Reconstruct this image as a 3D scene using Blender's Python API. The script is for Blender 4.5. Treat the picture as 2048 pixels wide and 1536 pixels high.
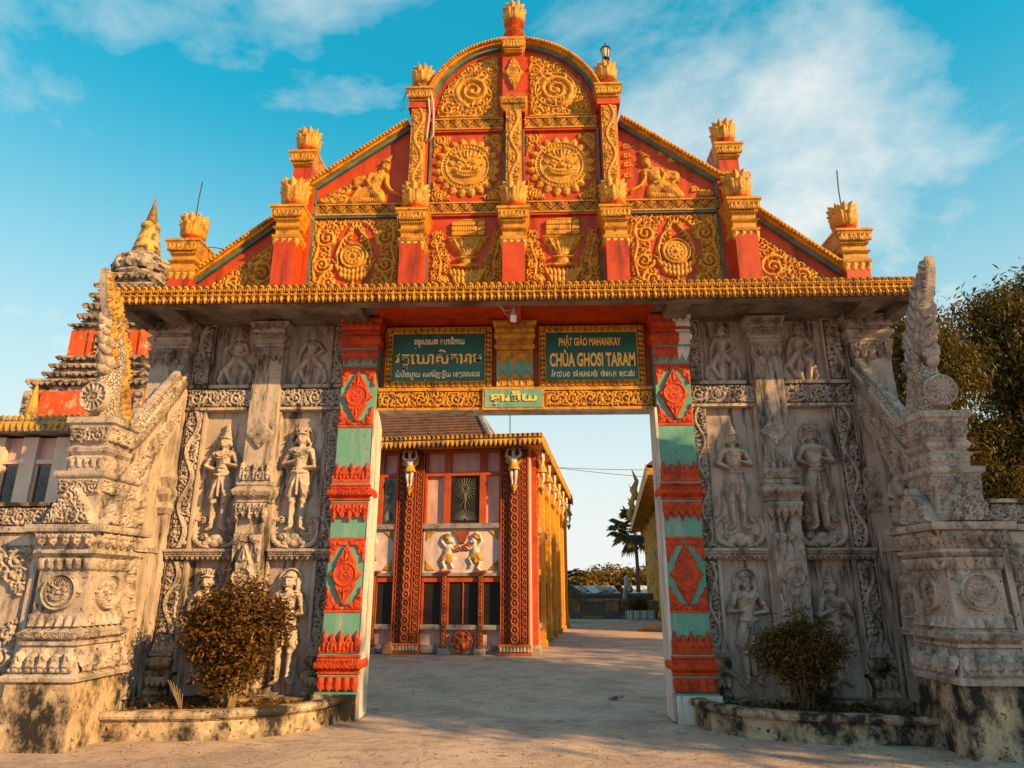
import bpy, bmesh, math, random
import numpy as np
from mathutils import Matrix, Vector
R_ = math.radians
for o in list(bpy.data.objects): bpy.data.objects.remove(o)
SC = bpy.context.scene
COL = SC.collection
random.seed(7); RNG = np.random.default_rng(11)

# ------------------------------------------------------------ camera
cd = bpy.data.cameras.new('camera'); cam = bpy.data.objects.new('camera', cd); COL.objects.link(cam)
cam.location = (0.25, -9.66, 1.6)
cam.rotation_euler = (R_(90 + 16.73), R_(0.0), R_(1.75))
cd.sensor_width = 36; cd.lens = 23.85; cd.clip_start = 0.05; cd.clip_end = 3000
SC.camera = cam

# ------------------------------------------------------------ sky and sun
SUN_AZ, SUN_EL = 57.0, 23.0          # degrees to the right of straight-behind-the-camera, height
SHADE = [(14.5, -4.9, 10.6), (14.8, -7.7, 10.2), (17.5, -1.6, 9.0), (20.5, 2.0, 9.0)]   # roadside trees: x, y, height
wd = bpy.data.worlds.new('World'); SC.world = wd; wd.use_nodes = True
nt = wd.node_tree; nt.nodes.clear()
def wn(t): return nt.nodes.new(t)
out = wn('ShaderNodeOutputWorld'); bg = wn('ShaderNodeBackground'); bg.inputs['Strength'].default_value = 0.100
sky = wn('ShaderNodeTexSky'); sky.sky_type = 'NISHITA'; sky.sun_disc = False
sky.sun_elevation = R_(SUN_EL); sky.sun_rotation = R_(180 - SUN_AZ); sky.air_density = 1.15; sky.dust_density = 0.6; sky.ozone_density = 2.0
tint = wn('ShaderNodeMix'); tint.data_type = 'RGBA'; tint.blend_type = 'MULTIPLY'; tint.inputs[0].default_value = 1.0
tint.inputs[7].default_value = (0.12, 2.0, 2.08, 1)
hs = wn('ShaderNodeHueSaturation'); hs.inputs['Saturation'].default_value = 1.25; nt.links.new(sky.outputs[0], hs.inputs['Color']); gmn = wn('ShaderNodeGamma'); gmn.inputs[1].default_value = 0.5; nt.links.new(hs.outputs[0], gmn.inputs[0]); nt.links.new(gmn.outputs[0], tint.inputs[6])
tc = wn('ShaderNodeTexCoord'); sep = wn('ShaderNodeSeparateXYZ'); nt.links.new(tc.outputs['Generated'], sep.inputs[0])
# cloud layer: the view direction projected on a flat layer overhead
mz = wn('ShaderNodeMath'); mz.operation = 'ADD'; mz.inputs[1].default_value = 0.35; nt.links.new(sep.outputs[2], mz.inputs[0])
dv = wn('ShaderNodeVectorMath'); dv.operation = 'DIVIDE'; nt.links.new(tc.outputs['Generated'], dv.inputs[0]); nt.links.new(mz.outputs[0], dv.inputs[1])
mp = wn('ShaderNodeMapping'); mp.inputs['Location'].default_value = (2.03, 7.66, 0.8); mp.inputs['Scale'].default_value = (1.0, 1.0, 1.4); nt.links.new(dv.outputs[0], mp.inputs[0])
n1 = wn('ShaderNodeTexNoise'); n1.inputs['Scale'].default_value = 1.9; n1.inputs['Detail'].default_value = 9; n1.inputs['Roughness'].default_value = 0.58; n1.inputs['Distortion'].default_value = 0.35
nt.links.new(mp.outputs[0], n1.inputs['Vector'])
rp = wn('ShaderNodeValToRGB'); rp.color_ramp.elements[0].position = 0.445; rp.color_ramp.elements[1].position = 0.66
nt.links.new(n1.outputs[0], rp.inputs[0])
# thin high veil, thicker towards the horizon
hz = wn('ShaderNodeMapRange'); hz.inputs[1].default_value = 0.0; hz.interpolation_type = 'SMOOTHSTEP'; hz.inputs[2].default_value = 0.64; hz.inputs[3].default_value = 1.0; hz.inputs[4].default_value = 0.0
nt.links.new(sep.outputs[2], hz.inputs[0])
mx0 = wn('ShaderNodeMath'); mx0.operation = 'MULTIPLY'; mx0.inputs[1].default_value = 0.92; nt.links.new(rp.outputs[0], mx0.inputs[0])
mx1 = wn('ShaderNodeMath'); mx1.operation = 'MAXIMUM'; nt.links.new(mx0.outputs[0], mx1.inputs[0]); nt.links.new(hz.outputs[0], mx1.inputs[1])
cm = wn('ShaderNodeMix'); cm.data_type = 'RGBA'; cm.inputs[7].default_value = (4.9, 5.0, 4.85, 1)
nt.links.new(mx1.outputs[0], cm.inputs[0]); nt.links.new(tint.outputs[2], cm.inputs[6])
nt.links.new(cm.outputs[2], bg.inputs['Color']); nt.links.new(bg.outputs[0], out.inputs[0])

sl = bpy.data.lights.new('sun', 'SUN'); sl.energy = 5.0; sl.angle = R_(0.53); sl.color = (1.0, 0.61, 0.22)
so = bpy.data.objects.new('sun', sl); COL.objects.link(so)
sd = Vector((math.sin(R_(SUN_AZ)) * math.cos(R_(SUN_EL)), -math.cos(R_(SUN_AZ)) * math.cos(R_(SUN_EL)), math.sin(R_(SUN_EL))))
so.rotation_euler = sd.to_track_quat('Z', 'Y').to_euler(); so.location = (30, -20, 30)

vs = SC.view_settings; vs.view_transform = 'Standard'; vs.look = 'None'; vs.exposure = 0.88; vs.gamma = 1.0; vs.use_curve_mapping = False
SC.render.engine = 'CYCLES'

# ------------------------------------------------------------ materials
def mat(name, c1, c2=None, scale=3.0, rough=0.7, bump=0.15, bscale=60, dirt=None, dlo=0.55, dhi=0.75, dscale=1.6, streak=1.0, spec=0.3, chip=None, chlo=.62, chscale=9, transl=0):
    m = bpy.data.materials.new(name); m.use_nodes = True; t = m.node_tree; N = t.nodes; L = t.links
    b = N['Principled BSDF']; b.inputs['Roughness'].default_value = rough; b.inputs['Specular IOR Level'].default_value = spec
    g = N.new('ShaderNodeNewGeometry')
    a = N.new('ShaderNodeTexNoise'); a.inputs['Scale'].default_value = scale; a.inputs['Detail'].default_value = 7; a.inputs['Roughness'].default_value = .65
    L.new(g.outputs['Position'], a.inputs['Vector'])
    if c2 is None: c2 = tuple(x * .72 for x in c1)
    def ramp(src, lo, hi):
        r = N.new('ShaderNodeMapRange'); r.inputs[1].default_value = lo; r.inputs[2].default_value = hi; r.clamp = True; L.new(src, r.inputs[0]); return r.outputs[0]
    def mix(f, x, y):
        k = N.new('ShaderNodeMix'); k.data_type = 'RGBA'; L.new(f, k.inputs[0])
        for i, v in ((6, x), (7, y)):
            if isinstance(v, tuple): k.inputs[i].default_value = (*v[:3], 1)
            else: L.new(v, k.inputs[i])
        return k.outputs[2]
    col = mix(ramp(a.outputs[0], .36, .66), tuple(c1), tuple(c2))
    if dirt:
        mpn = N.new('ShaderNodeMapping'); mpn.inputs['Scale'].default_value = (1, 1, streak); L.new(g.outputs['Position'], mpn.inputs[0])
        d = N.new('ShaderNodeTexNoise'); d.inputs['Scale'].default_value = dscale; d.inputs['Detail'].default_value = 10; d.inputs['Roughness'].default_value = .72
        L.new(mpn.outputs[0], d.inputs['Vector'])
        col = mix(ramp(d.outputs[0], dlo, dhi), col, tuple(dirt))
    if chip:
        d2 = N.new('ShaderNodeTexNoise'); d2.inputs['Scale'].default_value = chscale; d2.inputs['Detail'].default_value = 8; d2.inputs['Roughness'].default_value = .6
        L.new(g.outputs['Position'], d2.inputs['Vector'])
        col = mix(ramp(d2.outputs[0], chlo, chlo + .05), col, tuple(chip))
    L.new(col, b.inputs['Base Color'])
    if bump:
        n = N.new('ShaderNodeTexNoise'); n.inputs['Scale'].default_value = bscale; n.inputs['Detail'].default_value = 5
        L.new(g.outputs['Position'], n.inputs['Vector'])
        bp = N.new('ShaderNodeBump'); bp.inputs['Strength'].default_value = bump; bp.inputs['Distance'].default_value = .02
        L.new(n.outputs[0], bp.inputs['Height']); L.new(bp.outputs[0], b.inputs['Normal'])
    if transl:
        tb = N.new('ShaderNodeBsdfTranslucent'); L.new(col, tb.inputs['Color']); ms = N.new('ShaderNodeMixShader'); ms.inputs[0].default_value = transl
        L.new(b.outputs[0], ms.inputs[1]); L.new(tb.outputs[0], ms.inputs[2]); L.new(ms.outputs[0], N['Material Output'].inputs['Surface'])
    return m
GOLD = mat('gold_paint', (.60, .27, .016), (.42, .165, .012), 5, .5, .2, 60, dirt=(.085, .035, .010), dlo=.50, dhi=.70, dscale=7, spec=.35, chip=(.10, .04, .012), chlo=.60, chscale=26)
GOLDD = mat('groove_shade_gold', (.10, .036, .008), (.055, .02, .006), 6, .85, .1)  # dark backing for gold carving: crevice shade painted in, together with grime
RED = mat('orange_red_paint', (.52, .058, .007), (.36, .034, .005), 2.2, .5, .12, 50, dirt=(.10, .016, .007), dlo=.50, dhi=.70, dscale=4.5, streak=.16, chip=(.62, .38, .27), chlo=.69, chscale=5)
REDO = mat('red_ornament_paint', (.56, .062, .010), (.40, .036, .008), 5, .6, .25, 50, dirt=(.10, .018, .010), dlo=.50, dhi=.70, dscale=6, chip=(.14, .03, .015), chlo=.60, chscale=24)
TEAL = mat('teal_paint', (.075, .235, .18), (.13, .29, .235), 3.0, .6, .15, 40, dirt=(.30, .35, .29), dlo=.50, dhi=.72, dscale=5, streak=.14, chip=(.04, .10, .08), chlo=.66, chscale=14)
TEALD = mat('dark_teal_trim', (.035, .09, .09), (.12, .17, .16), 3, .6, .1)
GREEN = mat('signboard_green', (.008, .10, .075), (.010, .07, .058), 2, .35, .05, dirt=(.05, .2, .16), dlo=.6, dhi=.8, dscale=3, spec=.5)
STONE = mat('weathered_stone', (.47, .38, .33), (.29, .23, .20), 5, .9, .45, 45, dirt=(.035, .029, .026), dlo=.495, dhi=.67, dscale=4.6, streak=.45, chip=(.05, .04, .035), chlo=.60, chscale=28)
STONEP = mat('pale_plaster', (.47, .375, .325), (.32, .25, .215), 2.8, .9, .4, 40, dirt=(.048, .038, .034), dlo=.495, dhi=.615, dscale=4.5, streak=.16, chip=(.07, .055, .045), chlo=.63, chscale=20)
STONEF = mat('figure_stone', (.48, .38, .33), (.33, .26, .225), 6, .88, .35, 50, dirt=(.07, .056, .05), dlo=.50, dhi=.70, dscale=5, streak=.6)
STONED = mat('groove_shade_grime_stone', (.075, .058, .050), (.045, .036, .032), 5, .9, .3)  # near-black backing plates: groove shade and grime both put into the colour
MOULD = mat('mouldy_plaster', (.50, .37, .25), (.34, .235, .155), 2.8, .9, .6, 26, dirt=(.022, .018, .016), dlo=.43, dhi=.56, dscale=2.2, streak=.7, chip=(.04, .03, .025), chlo=.60, chscale=16)
WHITE = mat('white_limewash', (.62, .57, .53), (.50, .44, .40), 2, .8, .2, dirt=(.16, .105, .07), dlo=.49, dhi=.66, dscale=5, streak=.12)
CONC = mat('soffit_concrete', (.24, .20, .17), (.15, .12, .10), 2, .9, .2, dirt=(.04, .033, .03), dlo=.46, dhi=.7, dscale=2)
DARK = mat('dark_interior', (.012, .011, .012), (.02, .018, .018), 3, .6, 0)
METAL = mat('dark_metal', (.05, .05, .05), (.03, .03, .03), 5, .5, 0)
GREYM = mat('pale_cable', (.42, .40, .38), (.3, .28, .26), 5, .6, 0)
LETTER = mat('gold_lettering', (.85, .52, .12), (.78, .45, .08), 8, .45, 0, spec=.4)
LETTERW = mat('cream_lettering', (.86, .74, .45), (.8, .66, .36), 8, .45, 0)

def half_paint(m_):
    """red paint stopping short: the bare white undercoat still shows on one upper corner"""
    t = m_.node_tree; N = t.nodes; L = t.links; b = N['Principled BSDF']; src = b.inputs['Base Color'].links[0].from_socket
    g = N.new('ShaderNodeNewGeometry'); n = N.new('ShaderNodeTexNoise'); n.inputs['Scale'].default_value = 4; L.new(g.outputs['Position'], n.inputs['Vector']); sp = N.new('ShaderNodeSeparateXYZ'); L.new(g.outputs['Position'], sp.inputs[0])
    a = N.new('ShaderNodeMath'); a.operation = 'MULTIPLY_ADD'; a.inputs[1].default_value = .5; L.new(n.outputs[0], a.inputs[0]); L.new(sp.outputs[0], a.inputs[2])
    a2 = N.new('ShaderNodeMath'); a2.operation = 'MULTIPLY_ADD'; a2.inputs[1].default_value = .25; L.new(sp.outputs[2], a2.inputs[0]); L.new(a.outputs[0], a2.inputs[2])
    st = N.new('ShaderNodeMath'); st.operation = 'GREATER_THAN'; st.inputs[1].default_value = 2.60 + 1.26; L.new(a2.outputs[0], st.inputs[0])
    k = N.new('ShaderNodeMix'); k.data_type = 'RGBA'; L.new(st.outputs[0], k.inputs[0]); L.new(src, k.inputs[6]); k.inputs[7].default_value = (.62, .57, .54, 1); L.new(k.outputs[2], b.inputs['Base Color'])
REDH = mat('half_painted_red', (.56, .062, .010), (.40, .036, .008), 5, .6, .25, 50, dirt=(.10, .018, .010), dlo=.50, dhi=.70, dscale=6); half_paint(REDH)

# ------------------------------------------------------------ mesh helpers
LOCAL = set()          # things whose parts are built in the thing's own coordinates
def setp(o, parent):
    if parent is not None:
        o.parent = parent; o.matrix_parent_inverse = Matrix() if parent.name in LOCAL else parent.matrix_basis.inverted()
def mkobj(name, V, F, m, parent=None, smooth=False, loc=None):
    me = bpy.data.meshes.new(name); me.from_pydata([tuple(v) for v in V], [], [tuple(f) for f in F])
    if smooth: me.polygons.foreach_set('use_smooth', [True] * len(me.polygons))
    me.materials.append(m)
    bm = bmesh.new(); bm.from_mesh(me); bmesh.ops.recalc_face_normals(bm, faces=bm.faces); bm.to_mesh(me); bm.free()
    o = bpy.data.objects.new(name, me); COL.objects.link(o)
    if loc is not None: o.location = loc
    setp(o, parent); return o
def place(src, loc, parent, name=None, rz=0, sc=(1, 1, 1)):
    """a further object sharing src's mesh"""
    o = bpy.data.objects.new(name or src.name.split('.')[0], src.data); COL.objects.link(o)
    o.location = loc; o.rotation_euler = (0, 0, rz); o.scale = sc; setp(o, parent); return o
def thing(name, label, cat, loc=(0, 0, 0), group=None, rz=0):
    o = bpy.data.objects.new(name, None); COL.objects.link(o); o.location = loc; o.rotation_euler = (0, 0, rz); o.empty_display_size = .2
    o.matrix_basis = Matrix.Translation(loc) @ Matrix.Rotation(rz, 4, 'Z')
    o['label'] = label; o['category'] = cat
    if group: o['group'] = group
    return o
def tag(o, label, cat, group=None):
    o['label'] = label; o['category'] = cat
    if group: o['group'] = group
    return o
class MB:
    def __init__(s): s.V = []; s.F = []
    def add(s, V, F):
        n = len(s.V); s.V += [tuple(v) for v in V]; s.F += [tuple(i + n for i in f) for f in F]; return s
    def box(s, x0, x1, y0, y1, z0, z1):
        return s.add([(x0, y0, z0), (x1, y0, z0), (x1, y1, z0), (x0, y1, z0), (x0, y0, z1), (x1, y0, z1), (x1, y1, z1), (x0, y1, z1)],
                     [(0, 1, 2, 3), (4, 5, 6, 7), (0, 1, 5, 4), (1, 2, 6, 5), (2, 3, 7, 6), (3, 0, 4, 7)])
    def prism(s, P, a, b, ax='y'):
        n = len(P)
        f = (lambda p, q: (p[0], q, p[1])) if ax == 'y' else ((lambda p, q: (q, p[0], p[1])) if ax == 'x' else (lambda p, q: (p[0], p[1], q)))
        V = [f(p, a) for p in P] + [f(p, b) for p in P]
        return s.add(V, [tuple(range(n)), tuple(range(2 * n - 1, n - 1, -1))] + [(i, (i + 1) % n, n + (i + 1) % n, n + i) for i in range(n)])
    def sq(s, prof, cx, cy):
        """stack of square sections: (halfx, halfy, z)"""
        V = []; F = []
        for hx, hy, z in prof: V += [(cx - hx, cy - hy, z), (cx + hx, cy - hy, z), (cx + hx, cy + hy, z), (cx - hx, cy + hy, z)]
        for k in range(len(prof) - 1):
            for i in range(4): F.append((k * 4 + i, k * 4 + (i + 1) % 4, k * 4 + 4 + (i + 1) % 4, k * 4 + 4 + i))
        n = len(V); F += [(0, 1, 2, 3), (n - 4, n - 3, n - 2, n - 1)]
        return s.add(V, F)
    def lathe(s, prof, c=(0, 0, 0), n=20):
        V = []; F = []
        for r, z in prof:
            for i in range(n): a = 2 * math.pi * i / n; V.append((c[0] + r * math.cos(a), c[1] + r * math.sin(a), c[2] + z))
        for k in range(len(prof) - 1):
            for i in range(n): F.append((k * n + i, k * n + (i + 1) % n, k * n + n + (i + 1) % n, k * n + n + i))
        F += [tuple(range(n)), tuple(range(len(V) - n, len(V)))]
        return s.add(V, F)
    def tube(s, P, r, n=8, flat=1.0):
        P = [Vector(p) for p in P]; m = len(P); rr = r if hasattr(r, '__len__') else [r] * m
        V = []; F = []; up = Vector((0, 0, 1)); prev = None
        for i, p in enumerate(P):
            d = (P[min(i + 1, m - 1)] - P[max(i - 1, 0)]).normalized()
            u = prev if prev is not None else (Vector((1, 0, 0)) if abs(d.x) < .9 else up)
            u = (u - d * u.dot(d)).normalized(); w = d.cross(u); prev = u
            for k in range(n):
                a = 2 * math.pi * k / n; V.append(p + (u * math.cos(a) * flat + w * math.sin(a)) * rr[i])
        for i in range(m - 1):
            for k in range(n): F.append((i * n + k, i * n + (k + 1) % n, i * n + n + (k + 1) % n, i * n + n + k))
        F += [tuple(range(n)), tuple(range(len(V) - n, len(V)))]
        return s.add(V, F)
    def ball(s, c, r, n=8, sc=(1, 1, 1)):
        V = []; F = []; m = n // 2
        for i in range(m + 1):
            t = math.pi * i / m
            for k in range(n): a = 2 * math.pi * k / n; V.append((c[0] + r * sc[0] * math.sin(t) * math.cos(a), c[1] + r * sc[1] * math.sin(t) * math.sin(a), c[2] + r * sc[2] * math.cos(t)))
        for i in range(m):
            for k in range(n): F.append((i * n + k, i * n + (k + 1) % n, i * n + n + (k + 1) % n, i * n + n + k))
        return s.add(V, F)
    def obj(s, name, m, parent=None, smooth=False, loc=None): return mkobj(name, s.V, s.F, m, parent, smooth, loc)

# ------------------------------------------------------------ carved relief: a height field drawn with strokes, kept where it stands proud
FRONT = ((1, 0, 0), (0, -1, 0))
class Rel:
    def __init__(s, w, h, res=.011, x0=0., z0=0.):
        s.x0, s.z0, s.w, s.h = x0, z0, w, h
        s.nx = max(4, int(w / res) + 1); s.nz = max(4, int(h / res) + 1)
        s.X = np.linspace(x0, x0 + w, s.nx); s.Z = np.linspace(z0, z0 + h, s.nz); s.H = np.full((s.nz, s.nx), -.02)
        s.dx = w / (s.nx - 1); s.dz = h / (s.nz - 1)
    def win(s, xa, xb, za, zb):
        i0 = max(0, int((xa - s.x0) / s.dx)); i1 = min(s.nx, int((xb - s.x0) / s.dx) + 2)
        j0 = max(0, int((za - s.z0) / s.dz)); j1 = min(s.nz, int((zb - s.z0) / s.dz) + 2)
        return i0, i1, j0, j1
    def put(s, sl, h, k, add):
        H = s.H[sl]
        if add: s.H[sl] = np.where((H > 0) & (h > -.015) & (np.abs(h) > 0), H + h, H)
        elif k:
            d = np.clip(k - np.abs(H - h), 0, None); sm = np.maximum(H, h) + np.where((H > -.01) & (h > -.01), d * d / (4 * k), 0); s.H[sl] = sm
        else: s.H[sl] = np.maximum(H, h)
    def st(s, P, r, A=.03, k=0, base=0., add=False):
        rr = r if hasattr(r, '__len__') else [r] * len(P)
        for i in range(len(P) - 1):
            (ax, az), (bx, bz) = P[i], P[i + 1]; ra, rb = rr[i], rr[i + 1]; m = max(ra, rb) + .015
            i0, i1, j0, j1 = s.win(min(ax, bx) - m, max(ax, bx) + m, min(az, bz) - m, max(az, bz) + m)
            if i1 <= i0 or j1 <= j0: continue
            X = s.X[None, i0:i1]; Z = s.Z[j0:j1, None]
            ux, uz = bx - ax, bz - az; L2 = ux * ux + uz * uz + 1e-12
            t = np.clip(((X - ax) * ux + (Z - az) * uz) / L2, 0, 1)
            d = np.hypot(X - ax - t * ux, Z - az - t * uz); R = ra + (rb - ra) * t
            q = 1 - (d / R) ** 2
            if add: h = np.where(q > 0, A * np.sqrt(np.clip(q, 0, 1)), 0.)
            else: h = np.where(q > 0, base + A * np.sqrt(np.clip(q, 0, 1)), np.maximum(-.02, -(d - R) * 1.5))
            s.put((slice(j0, j1), slice(i0, i1)), h, k, add)
        return s
    def el(s, cx, cz, rx, rz, A=.03, ang=0, k=0, base=0., add=False, p=.5):
        m = max(rx, rz) + .015; i0, i1, j0, j1 = s.win(cx - m, cx + m, cz - m, cz + m)
        if i1 <= i0 or j1 <= j0: return s
        X = s.X[None, i0:i1] - cx; Z = s.Z[j0:j1, None] - cz; c, n = math.cos(ang), math.sin(ang)
        U = (X * c + Z * n) / rx; W = (-X * n + Z * c) / rz; q = 1 - U * U - W * W
        if add: h = np.where(q > 0, A * np.clip(q, 0, 1) ** p, 0.)
        else: h = np.where(q > 0, base + A * np.clip(q, 0, 1) ** p, np.maximum(-.02, q * min(rx, rz)))
        s.put((slice(j0, j1), slice(i0, i1)), h, k, add); return s
    def pg(s, P, A=.03, bev=.012, k=0, add=False, base=0.):
        """raised polygon with a bevelled rim"""
        P = np.array(P, float); m = .02; i0, i1, j0, j1 = s.win(P[:, 0].min() - m, P[:, 0].max() + m, P[:, 1].min() - m, P[:, 1].max() + m)
        if i1 <= i0 or j1 <= j0: return s
        X, Z = np.meshgrid(s.X[i0:i1], s.Z[j0:j1]); ins = np.zeros(X.shape, bool); D = np.full(X.shape, 9.)
        for i in range(len(P)):
            a, b = P[i], P[(i + 1) % len(P)]; u = b - a; t = np.clip(((X - a[0]) * u[0] + (Z - a[1]) * u[1]) / (u @ u + 1e-12), 0, 1)
            D = np.minimum(D, np.hypot(X - a[0] - t * u[0], Z - a[1] - t * u[1]))
            c = ((a[1] > Z) != (b[1] > Z)); ins ^= c & (X < (b[0] - a[0]) * (Z - a[1]) / (b[1] - a[1] + 1e-15) + a[0])
        h = np.where(ins, base + A * np.sqrt(np.clip(1 - (1 - np.clip(D / bev, 0, 1)) ** 2, 0, 1)), 0 if add else np.maximum(-.02, -D * 1.5))
        s.put((slice(j0, j1), slice(i0, i1)), h, k, add); return s
    def ring(s, cx, cz, r, w, A=.03, n=40, rz=None, add=False):
        rz = rz or r
        return s.st([(cx + r * math.cos(2 * math.pi * i / n), cz + rz * math.sin(2 * math.pi * i / n)) for i in range(n + 1)], w, A, add=add)
    def leaf(s, p, a, L, w, curl=1.2, A=None, n=6):
        P = [p]; x, z = p; rr = [w * .55]
        for i in range(n):
            t = (i + 1) / n; a2 = a + curl * t * t; x += math.cos(a2) * L / n; z += math.sin(a2) * L / n
            P.append((x, z)); rr.append(max(.004, w * (1 - t) ** .75 * (1.0 if t > .15 else .8)))
        return s.st(P, rr, A or w * .9)
    def spiral(s, c, r0, turns=1.6, a0=0., d=1, w=None, A=None, leaves=0, ll=None):
        w = w or r0 * .15; n = int(16 * turns); P = []; rr = []
        for i in range(n + 1):
            t = i / n; r = r0 * (1 - .86 * t ** .85); a = a0 + d * 2 * math.pi * turns * t
            P.append((c[0] + r * math.cos(a), c[1] + r * math.sin(a))); rr.append(w * (1 - .45 * t))
        s.st(P, rr, A or w * 1.0); s.el(P[-1][0], P[-1][1], w * 1.15, w * 1.15, (A or w) * 1.25)
        for j in range(leaves):
            t = (j + .5) / leaves * min(1, 1 / turns); i = int(t * n); p = P[i]; a = a0 + d * 2 * math.pi * turns * t
            s.leaf(p, a + d * .75, (ll or r0 * .55), w * .95, -d * 1.5 if j % 2 else d * 1.3)
        return s
    def fill(s, inside, sizes=(.07, .05, .036), seed=1, A=.02, tries=1.0, flow=None):
        rg = random.Random(seed)
        for r in sizes:
            stp = r * .8; nx = int(s.w / stp) + 1; nz = int(s.h / stp) + 1
            C = [(s.x0 + (i + rg.random()) * stp, s.z0 + (j + rg.random()) * stp) for i in range(nx) for j in range(nz)]; rg.shuffle(C)
            for cx, cz in C:
                if not all(inside(cx + r * .9 * math.cos(a), cz + r * .9 * math.sin(a)) for a in (0, 1.57, 3.14, 4.71)): continue
                i0, i1, j0, j1 = s.win(cx - r * .78, cx + r * .78, cz - r * .78, cz + r * .78)
                if i1 - i0 < 2 or j1 - j0 < 2 or (s.H[j0:j1, i0:i1] > 0).mean() > .42: continue
                d = rg.choice((-1, 1)); a0 = rg.random() * 6.28; n = 8; w = r * .29
                P = [(cx + r * (.82 - .6 * i / n) * math.cos(a0 + d * 4.6 * i / n), cz + r * (.82 - .6 * i / n) * math.sin(a0 + d * 4.6 * i / n)) for i in range(n + 1)]
                s.st(P, [w * (.45 + .75 * i / n) for i in range(n + 1)], A)
                s.leaf(P[2], a0 + d * 1.2, r * .75, w, -d, A * .9, 4)
        return s
    def mask(s, f):
        X, Z = np.meshgrid(s.X, s.Z); s.H[~f(X, Z)] = -.02; return s
    def mirror(s): s.H = np.maximum(s.H, s.H[:, ::-1]); return s
    def obj(s, name, m, parent, o, frame=FRONT, sink=.003, amp=1.0, loc=None):
        if m is STONE or m is STONEF: amp = 1.5
        ux, n = Vector(frame[0]), Vector(frame[1]); H = np.clip(s.H, -.012, None); H = np.where(H > 0, H * amp, H) 
        up = H > -.0115
        c = up[:-1, :-1] | up[1:, :-1] | up[:-1, 1:] | up[1:, 1:]
        pos = H > 0; c &= (pos[:-1, :-1] | pos[1:, :-1] | pos[:-1, 1:] | pos[1:, 1:])
        used = np.zeros(H.shape, bool); used[:-1, :-1] |= c; used[1:, :-1] |= c; used[:-1, 1:] |= c; used[1:, 1:] |= c
        idx = np.full(H.shape, -1, np.int64); jj, ii = np.nonzero(used); idx[jj, ii] = np.arange(len(jj))
        h = H[jj, ii] - (sink if sink else 0); h = np.where(H[jj, ii] > 0, H[jj, ii], h)
        V = np.array(o)[None] + s.X[ii][:, None] * np.array(ux)[None] + h[:, None] * np.array(n)[None]; V[:, 2] += s.Z[jj]
        cj, ci = np.nonzero(c); Q = np.stack([idx[cj, ci], idx[cj, ci + 1], idx[cj + 1, ci + 1], idx[cj + 1, ci]], 1)
        if ux.cross(Vector((0, 0, 1))).dot(n) < 0: Q = Q[:, ::-1]
        me = bpy.data.meshes.new(name); me.vertices.add(len(V)); me.vertices.foreach_set('co', V.ravel().astype(np.float32))
        me.loops.add(Q.size); me.loops.foreach_set('vertex_index', Q.ravel().astype(np.int32))
        me.polygons.add(len(Q)); me.polygons.foreach_set('loop_start', (np.arange(len(Q)) * 4).astype(np.int32))
        me.update(calc_edges=True); me.validate(); me.polygons.foreach_set('use_smooth', np.ones(len(Q), bool)); me.materials.append(m)
        ob = bpy.data.objects.new(name, me); COL.objects.link(ob)
        if loc is not None: ob.location = loc
        setp(ob, parent); return ob
def inner(sd): return ((0, 1, 0), (1, 0, 0)) if sd < 0 else ((0, -1, 0), (-1, 0, 0))   # frame of a face turned to the gate's axis

# ------------------------------------------------------------ ornament patterns
_C = {}
def cached(key, fn):
    if key not in _C: _C[key] = fn()
    return _C[key]
def leafrow(w, h, n, down=True, A=.03, tips=True):
    def f():
        r = Rel(w, h, min(.011, h / 14)); p = w / n
        for i in range(n):
            c = (i + .5) * p; b, t = (h, .004) if down else (0, h - .004); s = -1 if down else 1
            big = (i % 2 == 0) or not tips; tt = t if big else t - s * h * .22
            r.pg([(c - p * .52, b), (c - p * .52, b + s * h * .40), (c - p * .40, b + s * h * .56), (c - p * .34, b + s * h * .66), (c - p * .16, b + s * h * .78), (c, tt), (c + p * .16, b + s * h * .78), (c + p * .34, b + s * h * .66), (c + p * .40, b + s * h * .56), (c + p * .52, b + s * h * .40), (c + p * .52, b)], A * .8, p * .13)
            for q in (-1, 1):
                r.spiral((c + q * p * .2, b + s * h * .3), p * .17, 1.1, 1.57, q * s, w=p * .055, A=A * 1.45)
                r.st([(c + q * p * .3, b + s * h * .52), (c, tt - s * h * .14)], [p * .05, p * .03], A * 1.35)
            r.leaf((c, b + s * h * .12), s * 1.57, abs(tt - b) * .72, p * .11, 0, A * 1.5); [r.leaf((c + q * p * .46, b + s * h * .04), s * 1.57, h * .42, p * .09, 0, A * 1.3) for q in (-1, 1)]
        return r
    return cached(('lr', round(w, 3), round(h, 3), n, down, A, tips), f)
def petalrow(w, h, n, down=True, A=.03):
    def f():
        r = Rel(w, h, min(.010, h / 14)); p = w / n; s = -1 if down else 1; b = h if down else 0
        for i in range(n):
            c = (i + .5) * p
            for k, q in enumerate((1, .68, .38)):
                r.el(c, b, p * .5 * q, h * .96 * q, A * (.55 + .3 * k), p=.28)
        return r
    return cached(('pr', round(w, 3), round(h, 3), n, down, A), f)
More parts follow.
